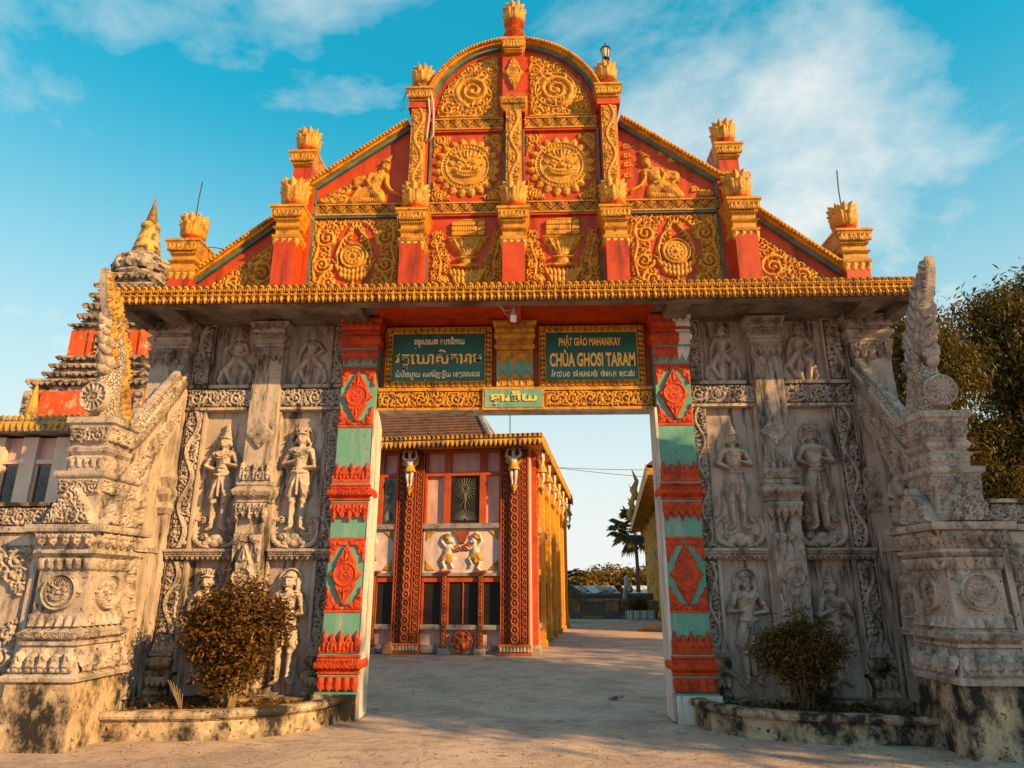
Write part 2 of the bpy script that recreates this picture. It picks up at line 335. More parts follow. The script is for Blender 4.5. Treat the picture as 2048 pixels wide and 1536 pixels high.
def scrollband(w, h, A=.022, seed=1, per=None):
    """running scroll with leaves, the whole band on one wave"""
    def f():
        r = Rel(w, h, min(.0105, h / 18)); n = max(1, int(round(w / (h * 1.05)))); p = w / n
        for i in range(n):
            c = (i + .5) * p; d = 1 if i % 2 else -1
            r.spiral((c, h / 2), h * .40, 1.5, math.pi if d > 0 else 0, d, w=h * .060, A=A, leaves=7, ll=h * .26)
            r.st([(c - p * .5, h * (.12 if d > 0 else .88)), (c - p * .25, h * (.1 if d > 0 else .9)), (c, h * (.1 if d > 0 else .9))], h * .045, A)
        r.fill(lambda x, z: 0 < x < w and h * .02 < z < h * .98, (h * .17, h * .12, h * .085), seed, A * .9)
        return r
    return cached(('sb', round(w, 3), round(h, 3), A, seed), f)
def zigband(w, h, A=.018):
    def f():
        r = Rel(w, h, .0095); n = max(1, int(round(w / (h * 1.3)))); p = w / n
        for i in range(n + 1):
            for up in (0, 1):
                c = (i + .5 * up) * p; b = 0 if up else h; s = 1 if up else -1
                for q in (.80, .5, .22): r.st([(c - p * .5 * q, b + s * h * .05), (c - p * .25 * q, b + s * h * .5 * q), (c, b + s * h * .86 * q), (c + p * .25 * q, b + s * h * .5 * q), (c + p * .5 * q, b + s * h * .05)], h * .05, A)
                r.el(c, b + s * h * .1, h * .10, h * .10, A * 1.3)
        return r
    return cached(('zb', round(w, 3), round(h, 3), A), f)
def vine(w, h, A=.03, seed=3):
    def f():
        r = Rel(w, h, .0105); n = max(2, int(round(h / (w * 1.7)))); m = n * 12; P = [(w / 2 + w * .27 * math.sin(math.pi * 2 * (i / m) * n / 2), h * i / m) for i in range(m + 1)]
        r.st(P, w * .075, A); r.st([(x + w * .11, z) for x, z in P], w * .05, A * .8)
        for i in range(n):
            z = h * (i + .5) / n; d = 1 if i % 2 else -1
            r.spiral((w / 2 + d * w * .24, z), w * .20, 1.3, -1.57, d, w=w * .055, A=A)
            for k in (-1, 0, 1): r.leaf((w / 2 - d * w * .02, z + k * h / n * .28), (0 if d > 0 else math.pi) + .5 * k, w * .45, w * .085, .9 * d, A * .8)
        r.fill(lambda x, z: 0 < x < w and 0 < z < h, (w * .15, w * .11), seed, A * .6)
        return r
    return cached(('vn', round(w, 3), round(h, 3), A, seed), f)
def demon(r, cx, cz, R, A=.04):
    """grinning guardian face inside a disc of radius R"""
    r.el(cx, cz, R * .80, R * .80, A * .55, p=.35)
    for d in (-1, 1):
        r.st([(cx + d * R * .08, cz + R * .18), (cx + d * R * .30, cz + R * .30), (cx + d * R * .62, cz + R * .52)], [R * .06, R * .09, R * .03], A * 1.2)
        r.el(cx + d * R * .32, cz + R * .14, R * .18, R * .09, A * 1.25, d * .45); r.el(cx + d * R * .30, cz + R * .14, R * .06, R * .05, -A * .35, add=True)
        r.spiral((cx + d * R * .48, cz - R * .16), R * .22, 1.2, 1.57, d, w=R * .055, A=A * 1.1)
        for k in range(4): r.leaf((cx + d * R * (.12 + .14 * k), cz + R * (.50 - .03 * k)), 1.57 - d * (.25 + .28 * k), R * .34, R * .075, d * .7, A * 1.05)
        r.leaf((cx + d * R * .62, cz + R * .05), .6 if d > 0 else 2.5, R * .3, R * .07, d, A)
    r.leaf((cx, cz + R * .42), 1.57, R * .42, R * .11, 0, A * 1.2)
    r.el(cx, cz - R * .04, R * .13, R * .15, A * 1.6); r.el(cx - R * .12, cz - R * .1, R * .09, R * .08, A * 1.4); r.el(cx + R * .12, cz - R * .1, R * .09, R * .08, A * 1.4)
    arc = lambda rad, z0, sp: [(cx + rad * math.sin(t), z0 - rad * .55 * math.cos(t)) for t in np.linspace(-sp, sp, 13)]
    r.st(arc(R * .56, cz - R * .06, 1.25), R * .055, A * 1.3); r.st(arc(R * .52, cz - R * .24, 1.0), R * .055, A * 1.2)
    for t in np.linspace(-.95, .95, 11): r.el(cx + R * .55 * math.sin(t), cz - R * .16 - R * .30 * math.cos(t), R * .045, R * .06, A * 1.25)
    return r
def lozenge(w, h, A=.03, face=True):
    """tall lobed diamond with a round face"""
    def f():
        r = Rel(w, h, .0095); c = w / 2; m = h / 2; a = w * .49; b = h * .49
        r.pg([(c, m - b), (c + a * .62, m - b * .36), (c + a * .62, m - b * .22), (c + a, m), (c + a * .62, m + b * .22), (c + a * .62, m + b * .36), (c, m + b), (c - a * .62, m + b * .36), (c - a * .62, m + b * .22), (c - a, m), (c - a * .62, m - b * .22), (c - a * .62, m - b * .36)], A, .02)
        r.ring(c, m, a * .66, a * .06, A * 1.4)
        for s in (-1, 1):
            P = [(c, m + s * b * .93), (c - a * .52, m + s * b * .36)]; r.st(P, .009, A * 1.3); r.st([(2 * c - x, z) for x, z in P], .009, A * 1.3)
            r.leaf((c, m + s * b * .45), s * 1.57, b * .35, w * .06, 0, A * 1.4)
            for d in (-1, 1): r.spiral((c + d * w * .1, m + s * b * .5), w * .07, 1.2, 0, d, w=.011, A=A * 1.35)
        if face: 
            q = Rel(w, h, .0095); demon(q, c, m, a * .62, .016); r.H = np.where(q.H > 0, np.maximum(r.H, A * .8 + q.H), r.H)
        return r
    return cached(('lz', round(w, 3), round(h, 3), A, face), f)
def spandrel(w, h, A=.025, seed=5):
    """four carved corners leaving an eight-sided opening"""
    def f():
        r = Rel(w, h, .010); 
        ins = lambda x, z: abs(x - w / 2) / (w * .5) + abs(z - h / 2) / (h * .5) > 1.12 and 0 < x < w and 0 < z < h
        for sx in (0, 1):
            for sz in (0, 1):
                X = lambda u: u if sx == 0 else w - u
                Z = lambda v: v if sz == 0 else h - v
                r.pg([(X(0), Z(0)), (X(w * .5), Z(0)), (X(w * .40), Z(h * .07)), (X(w * .24), Z(h * .11)), (X(w * .20), Z(h * .20)), (X(w * .06), Z(h * .25)), (X(0), Z(h * .36))], A * .5, .012)
                dd = 1 if sx == sz else -1
                r.spiral((X(w * .14), Z(h * .085)), w * .10, 1.4, 0, dd, w=w * .022, A=A)
                r.spiral((X(w * .28), Z(h * .05)), w * .06, 1.2, 1, -dd, w=w * .02, A=A); r.spiral((X(w * .07), Z(h * .18)), w * .06, 1.2, 2, -dd, w=w * .02, A=A)
                r.leaf((X(w * .3), Z(h * .07)), 0 if sx == 0 else math.pi, w * .14, w * .03, 0, A); r.leaf((X(w * .06), Z(h * .22)), 1.57 if sz == 0 else -1.57, h * .10, w * .03, 0, A)
        return r
    return cached(('sp', round(w, 3), round(h, 3)), f)

# ============================================================ ground
gm = mat('courtyard_concrete', (.52, .375, .29), (.40, .28, .225), 1.1, .92, .5, 24, dirt=(.24, .17, .15), dlo=.48, dhi=.70, dscale=.9, streak=1)
def ground_mesh():
    xs = np.concatenate([np.linspace(-900, -14, 12), np.linspace(-13, 13, 105), np.linspace(14, 900, 12)]); ys = np.concatenate([np.linspace(-40, -13, 6), np.linspace(-12, 12, 97), np.linspace(13, 60, 24), np.linspace(80, 1500, 12)])
    X, Y = np.meshgrid(xs, ys)
    Z = .012 * (np.sin(X * 1.3 + .6 * Y) * np.sin(Y * 1.1 - .3 * X) + .5 * np.sin(X * 3.1 + 1) * np.sin(Y * 2.7)) * (np.hypot(X, Y) < 14) - .015
    V = np.stack([X, Y, Z], -1).reshape(-1, 3); n = len(xs); F = [(j * n + i, j * n + i + 1, (j + 1) * n + i + 1, (j + 1) * n + i) for j in range(len(ys) - 1) for i in range(n - 1)]
    return mkobj('ground', V, F, gm, smooth=True)
def crack(m_):
    t = m_.node_tree; N = t.nodes; L = t.links; g = N.new('ShaderNodeNewGeometry'); b = N['Principled BSDF']
    w = N.new('ShaderNodeTexNoise'); w.inputs['Scale'].default_value = 1.3; w.inputs['Detail'].default_value = 6; L.new(g.outputs['Position'], w.inputs['Vector'])
    ad = N.new('ShaderNodeVectorMath'); ad.operation = 'ADD'; L.new(g.outputs['Position'], ad.inputs[0]); L.new(w.outputs['Color'], ad.inputs[1])
    v = N.new('ShaderNodeTexVoronoi'); v.feature = 'DISTANCE_TO_EDGE'; v.inputs['Scale'].default_value = .55; L.new(ad.outputs[0], v.inputs['Vector'])
    r = N.new('ShaderNodeMapRange'); r.inputs[1].default_value = .0; r.inputs[2].default_value = .005; L.new(v.outputs['Distance'], r.inputs[0])
    mp_ = N.new('ShaderNodeMapping'); mp_.inputs['Scale'].default_value = (3, 11, 3); L.new(ad.outputs[0], mp_.inputs[0]); n2 = N.new('ShaderNodeTexNoise'); n2.inputs['Scale'].default_value = 1.2; n2.inputs['Detail'].default_value = 9; n2.inputs['Roughness'].default_value = .7; L.new(mp_.outputs[0], n2.inputs['Vector'])
    r2 = N.new('ShaderNodeMapRange'); r2.inputs[1].default_value = .52; r2.inputs[2].default_value = .66; L.new(n2.outputs[0], r2.inputs[0])
    src = b.inputs['Base Color'].links[0].from_socket
    k = N.new('ShaderNodeMix'); k.data_type = 'RGBA'; L.new(r2.outputs[0], k.inputs[0]); L.new(src, k.inputs[6]); k.inputs[7].default_value = (.23, .16, .14, 1)
    k2 = N.new('ShaderNodeMix'); k2.data_type = 'RGBA'; L.new(r.outputs[0], k2.inputs[0]); k2.inputs[6].default_value = (.19, .135, .115, 1); L.new(k.outputs[2], k2.inputs[7]); L.new(k2.outputs[2], b.inputs['Base Color'])
    bn = b.inputs['Normal'].links[0].from_node; bp = N.new('ShaderNodeBump'); bp.inputs['Strength'].default_value = .6; bp.inputs['Distance'].default_value = .03; L.new(n2.outputs[0], bp.inputs['Height']); L.new(bn.outputs[0], bp.inputs['Normal']); L.new(bp.outputs[0], b.inputs['Normal'])
crack(gm); gr = ground_mesh(); gr['kind'] = 'structure'

# ============================================================ the gate
GATE = thing('temple_gate', 'ornate temple gate with golden pediment over red pillars and carved stone flanks', 'gate', (0, 0, 0))
YP = -.40                                   # face of the pediment wall
# ---- cornice slab with frieze, soffit, brackets
m = MB().box(-5.6, 5.6, -1.14, .9, 5.50, 5.60).box(-5.6, 5.6, -1.16, -.98, 5.34, 5.498).box(-5.6, -5.42, -.978, .9, 5.34, 5.498).box(5.42, 5.6, -.978, .9, 5.34, 5.498)
CORN = m.obj('cornice', CONC, GATE)
m = MB().box(-5.63, 5.63, -1.19, -1.162, 5.335, 5.605)
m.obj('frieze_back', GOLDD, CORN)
def cornice_tile(w, h):
    r = Rel(w, h, .008); n = int(round(w / .096)); p = w / n
    r.pg([(0, h * .60), (w, h * .60), (w, h * .64), (0, h * .64)], .026, .004); r.pg([(0, h * .735), (w, h * .735), (w, h * .77), (0, h * .77)], .026, .004)
    for i in range(n):
        c = (i + .5) * p
        for q in (-1, 1):
            r.spiral((c + q * p * .22, h * .45), p * .2, 1.2, 0, q, w=p * .085, A=.024); r.st([(c + q * p * .05, h * .56), (c + q * p * .1, h * .2)], p * .07, .02)
            r.leaf((c + q * p * .45, h * .5), -1.57, h * .2, p * .1, q, .02)
        r.pg([(c - p * .26, h * .27), (c - p * .18, h * .12), (c, 0.002), (c + p * .18, h * .12), (c + p * .26, h * .27), (c, h * .36)], .03, .012)
        r.el(c, h * .18, p * .10, h * .07, .036); r.pg([(c + p * .32, h * .25), (c + p * .5, h * .06), (c + p * .68, h * .25)], .018, .01)
        r.pg([(c - p * .42, h * .79), (c - p * .3, h * .92), (c, h * .995), (c + p * .3, h * .92), (c + p * .42, h * .79)], .026, .012); r.spiral((c, h * .86), p * .15, 1, 0, 1, w=p * .06, A=.042)
    for i in range(n * 3): r.el((i + .5) * p / 3, h * .688, p * .115, h * .032, .03)
    return r
tile = cornice_tile(1.25, .275); src = None
for i in range(9):
    src = tile.obj('frieze_panel', GOLD, CORN, (0, 0, 0), FRONT, loc=(-5.625 + 1.25 * i, -1.19, 5.333)) if src is None else place(src, (-5.625 + 1.25 * i, -1.19, 5.333), CORN, 'frieze_panel')
for s_ in (-1, 1):
    t2 = cornice_tile(2.0, .275); fr = ((0, s_, 0), (s_, 0, 0))
    t2.obj('frieze_panel', GOLD, CORN, (s_ * 5.60, (-1.17 if s_ > 0 else .83), 5.333), fr)
for x, w, mm in ((-5.0, .32, CONC), (-2.33, .32, CONC), (0, .2, RED), (2.33, .32, CONC), (5.0, .32, CONC)):
    MB().prism([(-.24, 5.37), (-.965, 5.40), (-.965, 5.497), (-.24, 5.497)], x - w / 2, x + w / 2, 'x').obj('bracket', mm, CORN)
MB().box(-2.0, 2.0, -.93, -.13, 5.47, 5.494).obj('red_soffit', RED, CORN)

# ---- lintel zone
LINT = MB().box(-2.02, 2.02, .02, .16, 4.10, 5.5).box(-2.02, 2.02, -.10, .02, 4.08, 4.42).obj('lintel', RED, GATE)
MB().box(-1.99, 1.99, -.104, .17, 4.066, 4.078).obj('soffit_board', WHITE, LINT)
for a, b in ((-2.02, -.47), (.43, 2.02)):
    MB().box(a, b, -.125, -.102, 4.079, 4.118).box(a, b, -.125, -.102, 4.372, 4.422).obj('moulding', GOLD, LINT)
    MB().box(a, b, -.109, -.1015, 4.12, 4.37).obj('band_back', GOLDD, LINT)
    scrollband(b - a, .25, .020, 4).obj('scroll_band', GOLD, LINT, (a, -.109, 4.12))
MB().box(-2.02, 2.02, -.2, .02, 5.44, 5.468).obj('top_beam', RED, LINT)
# middle pilaster between the signs
PIL = MB().box(-.27, .27, -.10, .018, 4.425, 5.435).obj('center_pilaster', TEAL, LINT)
MB().sq([(.27, .03, 5.0), (.30, .06, 5.03), (.30, .06, 5.06), (.27, .04, 5.08), (.28, .05, 5.16), (.31, .08, 5.2), (.31, .08, 5.23), (.28, .06, 5.25), (.29, .07, 5.32), (.33, .11, 5.41), (.33, .11, 5.435)], 0, -.12).obj('capital', GOLD, LINT)
leafrow(.60, .15, 6, False, .025).obj('leaf_band', GOLD, LINT, (-.30, -.195, 5.255)); scrollband(.54, .11, .02, 6).obj('scroll_band', GOLD, LINT, (-.27, -.165, 5.085))
leafrow(.54, .26, 3, True, .03, False).obj('pendant_band', GOLD, LINT, (-.27, -.10, 4.745)); leafrow(.54, .27, 3, False, .03, False).obj('leaf_band', GOLD, LINT, (-.27, -.10, 4.427))

# ---- red and teal pillars beside the opening
for s_ in (-1, 1):
    a, b = sorted((s_ * 2.03, s_ * 2.53)); cx = (a + b) / 2; w = b - a
    P = MB().box(a, b, -.25, .16, .30, 5.46).obj('pillar', TEAL, GATE)
    MB().box(*sorted((s_ * 1.99, s_ * 2.028)), -.262, .17, .0, 4.062).obj('jamb', WHITE, P)
    MB().box(*sorted((s_ * 2.032, s_ * 2.60)), -.33, .17, -.05, .30).obj('plinth', WHITE if s_ > 0 else MOULD, P)
    RT = REDH if s_ > 0 else REDO
    def band(z0, z1, prot, nm='band', mm=REDO):
        return MB().box(a - .012, b + .012, -.25 - prot, -.02, z0, z1).obj(nm, mm, P)
    for z0, up in ((4.80, None), (2.50, 3.0), (.32, .75)):
        # turned moulding between two carved bands
        zc = {4.80: 5.02, 2.50: 2.78, .32: .56}[z0]
        MB().sq([(w / 2 + .01, .13, zc - .03), (w / 2 + .03, .16, zc - .02), (w / 2 + .03, .16, zc), (w / 2 + .015, .14, zc + .01), (w / 2 + .05, .19, zc + .05), (w / 2 + .06, .20, zc + .10), (w / 2 + .04, .17, zc + .15), (w / 2 + .015, .14, zc + .17), (w / 2 + .03, .16, zc + .18), (w / 2 + .03, .16, zc + .205)], cx, -.15).obj('moulding', RT if z0 > 4 else REDO, P)
        scrollband(w + .06, .12, .02, 8).obj('scroll_band', RT if z0 > 4 else REDO, P, (a - .03, -.335, zc + .04))
        MB().box(a - .012, b + .012, -.30, -.02, zc + .206, zc + .222).obj('fillet', TEAL if z0 < 4 else REDO, P)
        MB().box(a - .012, b + .012, -.30, -.02, zc - .05, zc - .032).obj('fillet', TEAL, P)
    band(5.245, 5.455, .05, 'capital'); MB().sq([(w / 2 + .015, .14, 5.25), (w / 2 + .02, .15, 5.3), (w / 2 + .06, .2, 5.42), (w / 2 + .06, .2, 5.456)], cx, -.15).obj('capital_flare', RT, P)
    leafrow(w + .08, .17, 6, False, .025).obj('leaf_band', RT, P, (a - .04, -.335, 5.265))
    leafrow(w + .03, .25, 5, True, .035).obj('pendant_band', RT, P, (a - .015, -.252, 4.735)); 
    for z0, z1 in ((3.80, 4.72), (1.29, 2.26)):
        h = z1 - z0
        [MB().box(a - .006, b + .006, -.262, -.22, q, q + .035).obj('panel_rail', REDO, P) for q in (z0, z1 - .035)]
        spandrel(w, h - .07, .035).obj('corner_relief', REDO, P, (a, -.252, z0 + .035))
        lozenge(.46, .80 if h < .95 else .84, .045).obj('diamond_relief', REDO, P, (cx - .23, -.252, (z0 + z1) / 2 - (.40 if h < .95 else .42)))
    band(3.01, 3.07, .04); leafrow(w + .03, .25, 5, False, .04).obj('crown_band', REDO, P, (a - .015, -.26, 3.05))
    band(2.70, 2.728, .04); leafrow(w + .03, .25, 5, True, .04).obj('pendant_band', REDO, P, (a - .015, -.26, 2.46))
    band(.79, .84, .05); leafrow(w + .03, .27, 5, False, .04).obj('crown_band', REDO, P, (a - .015, -.27, .80))
    band(.36, .508, .06); petalrow(w + .05, .17, 5, True, .03).obj('petal_band', REDO, P, (a - .025, -.31, .33))
    MB().box(a - .03, b + .03, -.33, -.02, .302, .325).obj('fillet', TEAL, P)

# ---- carved figures -----------------------------------------------------------
def figure(r, cx, z0, H, arms='alms', crown='cone', legs='stand', beard=False, face=0, dress='short', staff=False):
    """one bas-relief figure drawn with strokes; joints as fractions of its height"""
    T = lambda P: [(cx + x * H, z0 + y * H) for x, y in P]
    def S(P, rad, A, k=.012, add=False, base=0): r.st(T(P), [q * H for q in (rad if hasattr(rad, '__len__') else [rad] * len(P))], A * H, k, base * H, add)
    def E(x, y, rx, ry, A, ang=0, k=.01, add=False, base=0, p=.5): r.el(cx + x * H, z0 + y * H, rx * H, ry * H, A * H, ang, k, base * H, add, p)
    # legs
    if legs == 'stand':
        for d in (-1, 1):
            S([(d * .045, .50), (d * .055, .27), (d * .050, .05)], [.055, .040, .024], .052)
            S([(d * .050, .035), (d * .085, .012), (d * .105, .006)], [.022, .020, .012], .05)
            S([(d * .03, .07), (d * .075, .07)], .008, .012, 0, True)
            E(d * .056, .275, .030, .026, .012, add=True)
        if dress == 'short':
            for d in (-1, 1): S([(d * .03, .545), (d * .055, .42), (d * .068, .32)], [.06, .062, .050], .062)
            S([(0, .53), (0, .42), (0, .33)], [.022, .024, .010], .080)
            for k in range(6):
                for d in (-1, 1): S([(d * .015, .52 - .012 * k), (d * (.05 + .004 * k), .44 - .02 * k), (d * .10, .40 - .018 * k)], .0045, .010, 0, True)
            for d in (-1, 1): S([(d * .105, .40), (d * .115, .34), (d * .095, .33)], [.012, .016, .004], .05)
        else:
            S([(0, .54), (0, .30), (0, .10)], [.085, .095, .085], .062)
            for k in range(-4, 5): S([(k * .012, .52), (k * .016, .30), (k * .02, .09)], .004, -.010, 0, True)
            S([(0, .53), (.0, .3), (0, .12)], [.016, .018, .024], .074)
    elif legs == 'dance':
        S([(-.05, .50), (-.15, .36), (-.06, .16)], [.06, .055, .03], .055); S([(-.06, .16), (-.02, .12), (.01, .12)], [.02, .02, .012], .05)
        S([(.05, .50), (.17, .40), (.13, .18), (.12, .05)], [.06, .058, .04, .024], .06); S([(.12, .04), (.16, .015), (.18, .01)], [.02, .018, .01], .05)
        S([(0, .52), (.0, .36), (-.02, .20), (.01, .04)], [.03, .05, .05, .035], .07)
        for k in range(-3, 4): S([(k * .012, .5), (k * .016, .3), (k * .014, .05)], .005, .012, 0, True)
        for d in (-1, 1): S([(d * .06, .46), (d * .22, .33), (d * .25, .18), (d * .20, .10)], [.02, .04, .03, .008], .035)
    elif legs == 'kneel':
        d = face
        S([(0, .50), (d * .12, .22), (d * .03, .05)], [.10, .105, .085], .075); S([(0, .45), (-d * .10, .18), (-d * .22, .06)], [.09, .095, .06], .065)
        S([(d * .03, .06), (-d * .15, .05), (-d * .34, .13)], [.06, .055, .03], .055); S([(-d * .34, .13), (-d * .38, .22)], [.025, .014], .04)
        for k in range(8): S([(-.02 + .006 * k * d, .46), (d * (.02 * k - .05), .2), (d * (.03 * k - .09), .02)], .005, .012, 0, True)
        S([(-d * .04, .45), (-d * .2, .52), (-d * .36, .40), (-d * .42, .25)], [.05, .075, .07, .04], .04)
        for k in range(4): S([(-d * .06, .46 + .02 * k), (-d * .22, .50 + .015 * k), (-d * (.34 + .02 * k), .36)], .005, .010, 0, True)
    # trunk
    lean = 0 if legs == 'stand' else (.02 if legs == 'dance' else face * .03)
    S([(0, .53), (lean * .5, .60), (lean, .715)], [.075, .066, .088], .070)
    S([(lean - .085, .758), (lean, .765), (lean + .085, .758)], [.042, .05, .042], .066)
    for d in (-1, 1): E(lean + d * .042, .705, .045, .036, .012, add=True)
    S([(lean, .755), (lean, .82)], [.036, .030], .058)
    S([(-.08, .555), (0, .54), (.08, .555)], .016, .018, 0, True)
    for q in (.05, .075): S([(lean + q * 1.2 * math.sin(t), .775 - q * math.cos(t) * .9) for t in np.linspace(-1.3, 1.3, 9)], .008, .012, 0, True)
    # head
    hx, hz = lean + (0 if not face else face * .02), .875
    E(hx, hz, .056, .070, .080, p=.42)
    E(hx - .055, hz - .01, .013, .035, .05); E(hx + .055, hz - .01, .013, .035, .05)
    for d in (-1, 1):
        S([(hx + d * .010, hz + .018), (hx + d * .038, hz + .022)], .006, .010, 0, True); S([(hx + d * .012, hz + .004), (hx + d * .034, hz + .004)], .006, -.012, 0, True)
        S([(hx + d * .07, hz - .02), (hx + d * .085, hz - .06), (hx + d * .06, hz - .085)], [.012, .016, .010], .035)
    S([(hx, hz + .015), (hx, hz - .018)], [.006, .012], .018, 0, True); S([(hx - .020, hz - .034), (hx, hz - .038), (hx + .020, hz - .034)], .006, .012, 0, True); S([(hx - .018, hz - .042), (hx + .018, hz - .042)], .004, -.010, 0, True)
    if beard: S([(hx - .045, hz - .03), (hx, hz - .07), (hx + .045, hz - .03)], .018, .018, 0, True); S([(hx - .075, hz + .02), (hx - .08, hz - .06), (hx - .06, hz - .10)], [.02, .028, .02], .05); S([(hx + .075, hz + .02), (hx + .08, hz - .06), (hx + .06, hz - .10)], [.02, .028, .02], .05)
    S([(hx - .044, hz + .044), (hx, hz + .052), (hx + .044, hz + .044)], .012, .084, 0)
    if crown == 'cone':
        for k, (y, q) in enumerate(((.060, .050), (.082, .045), (.105, .037), (.130, .027), (.155, .018))): E(hx, hz + y, q, .016, .072 - .006 * k)
        S([(hx, hz + .15), (hx, hz + .21)], [.012, .004], .04)
    elif crown == 'cap':
        for k, (y, q) in enumerate(((.060, .050), (.080, .045), (.100, .034))): E(hx, hz + y, q, .018, .076 - .006 * k)
        for k in range(-2, 3): r.leaf((cx + (hx + k * .02) * H, z0 + (hz + .07) * H), 1.57 - k * .25, .05 * H, .012 * H, 0, .07 * H)
    else:
        E(hx, hz + .05, .058, .05, .074)
    if crown != 'cone' or legs == 'dance': r.ring(cx + hx * H, z0 + (hz + .01) * H, .105 * H, .010 * H, .03 * H, 24)
    # arms
    sh = [(lean - .105, .755), (lean + .105, .755)]
    poses = {'alms': ([(-.165, .64), (-.03, .575)], [(.165, .635), (.03, .665)]), 'pray': ([(-.15, .62), (-.02, .67)], [(.15, .62), (.03, .66)]),
             'staff': ([(-.165, .62), (-.01, .63)], [(.165, .62), (.01, .60)]), 'hold': ([(-.16, .63), (-.01, .67)], [(.15, .60), (-.01, .585)]),
             'dancel': ([(-.19, .67), (-.10, .55)], [(.17, .63), (.02, .56)]), 'dancer': ([(-.16, .60), (-.18, .43)], [(.20, .65), (.06, .555)]),
             'kneel': ([(lean + .20, .60), (lean + .30, .40)] if face > 0 else [(lean - .13, .60), (lean + .06, .58)], [(lean + .13, .60), (lean - .06, .58)] if face > 0 else [(lean - .20, .60), (lean - .30, .40)])}
    pr = poses[arms]
    if arms == 'kneel': sh = sh[::-1] if face > 0 else [sh[1], sh[0]]
    if arms == 'kneel' and face < 0: sh = [sh[0], sh[1]]
    for k in (0, 1):
        P0 = sh[k]; el, hd = pr[k]
        if arms == 'kneel': P0 = (lean + (.105 if el[0] > lean else -.105), .755)
        S([P0, el], [.036, .029], .062); S([el, hd], [.029, .019], .068)
        S([(P0[0] * .45 + el[0] * .55 - .028, P0[1] * .45 + el[1] * .55), (P0[0] * .45 + el[0] * .55 + .028, P0[1] * .45 + el[1] * .55)], .008, .012, 0, True)
        ang = math.atan2(hd[1] - el[1], hd[0] - el[0]); E(hd[0], hd[1], .030, .021, .078, ang)
        for f_ in range(4): r.leaf((cx + (hd[0] + .018 * math.cos(ang)) * H, z0 + (hd[1] + .018 * math.sin(ang)) * H), ang + (f_ - 1.5) * .28, .036 * H, .0075 * H, .4, .074 * H, 4)
        r.leaf((cx + hd[0] * H, z0 + hd[1] * H), ang + 1.2, .03 * H, .008 * H, .3, .076 * H, 3)
    if arms == 'alms': E(0, .585, .048, .036, .092, p=.35); S([(-.045, .612), (.045, .612)], .009, .098, 0)
    if staff: S([(0, .66), (0, .35), (0, .10)], [.013, .017, .014], .095); [S([(-.016, .1 + .028 * k), (.016, .11 + .028 * k)], .005, .012, 0, True) for k in range(18)]
    return r
def plume(r, cx, z0, w, h, A=.05):
    """crescent of feathers and lotus lumps under a figure's feet"""
    for d in (-1, 1):
        P = [(cx + d * w * (.10 + .40 * math.sin(t)), z0 + h * (.46 - .46 * math.cos(t))) for t in np.linspace(0.1, 2.3, 14)]
        r.st(P, [.02 + .03 * math.sin(math.pi * i / 13) for i in range(14)], A * .8)
        for i in range(2, 13): r.leaf(P[i], (math.atan2(P[i][1] - P[i - 1][1], P[i][0] - P[i - 1][0])) - d * .9, w * .11, w * .030, d * 1.1, A * .8)
        r.spiral((P[-1][0] - d * w * .10, P[-1][1] - h * .03), w * .09, 1.4, 0 if d > 0 else math.pi, d, w=w * .028, A=A)
        r.spiral((cx + d * w * .27, z0 + h * .28), w * .075, 1.3, 0, -d, w=w * .024, A=A * .9)
    for x, z, q in ((0, .06, .13), (-.13, .12, .12), (.13, .12, .12), (0, .20, .13), (-.2, .05, .09), (.2, .05, .09)): r.el(cx + x * w, z0 + z * h + .03, q * w, q * w * .8, A * .9, p=.4)
    return r

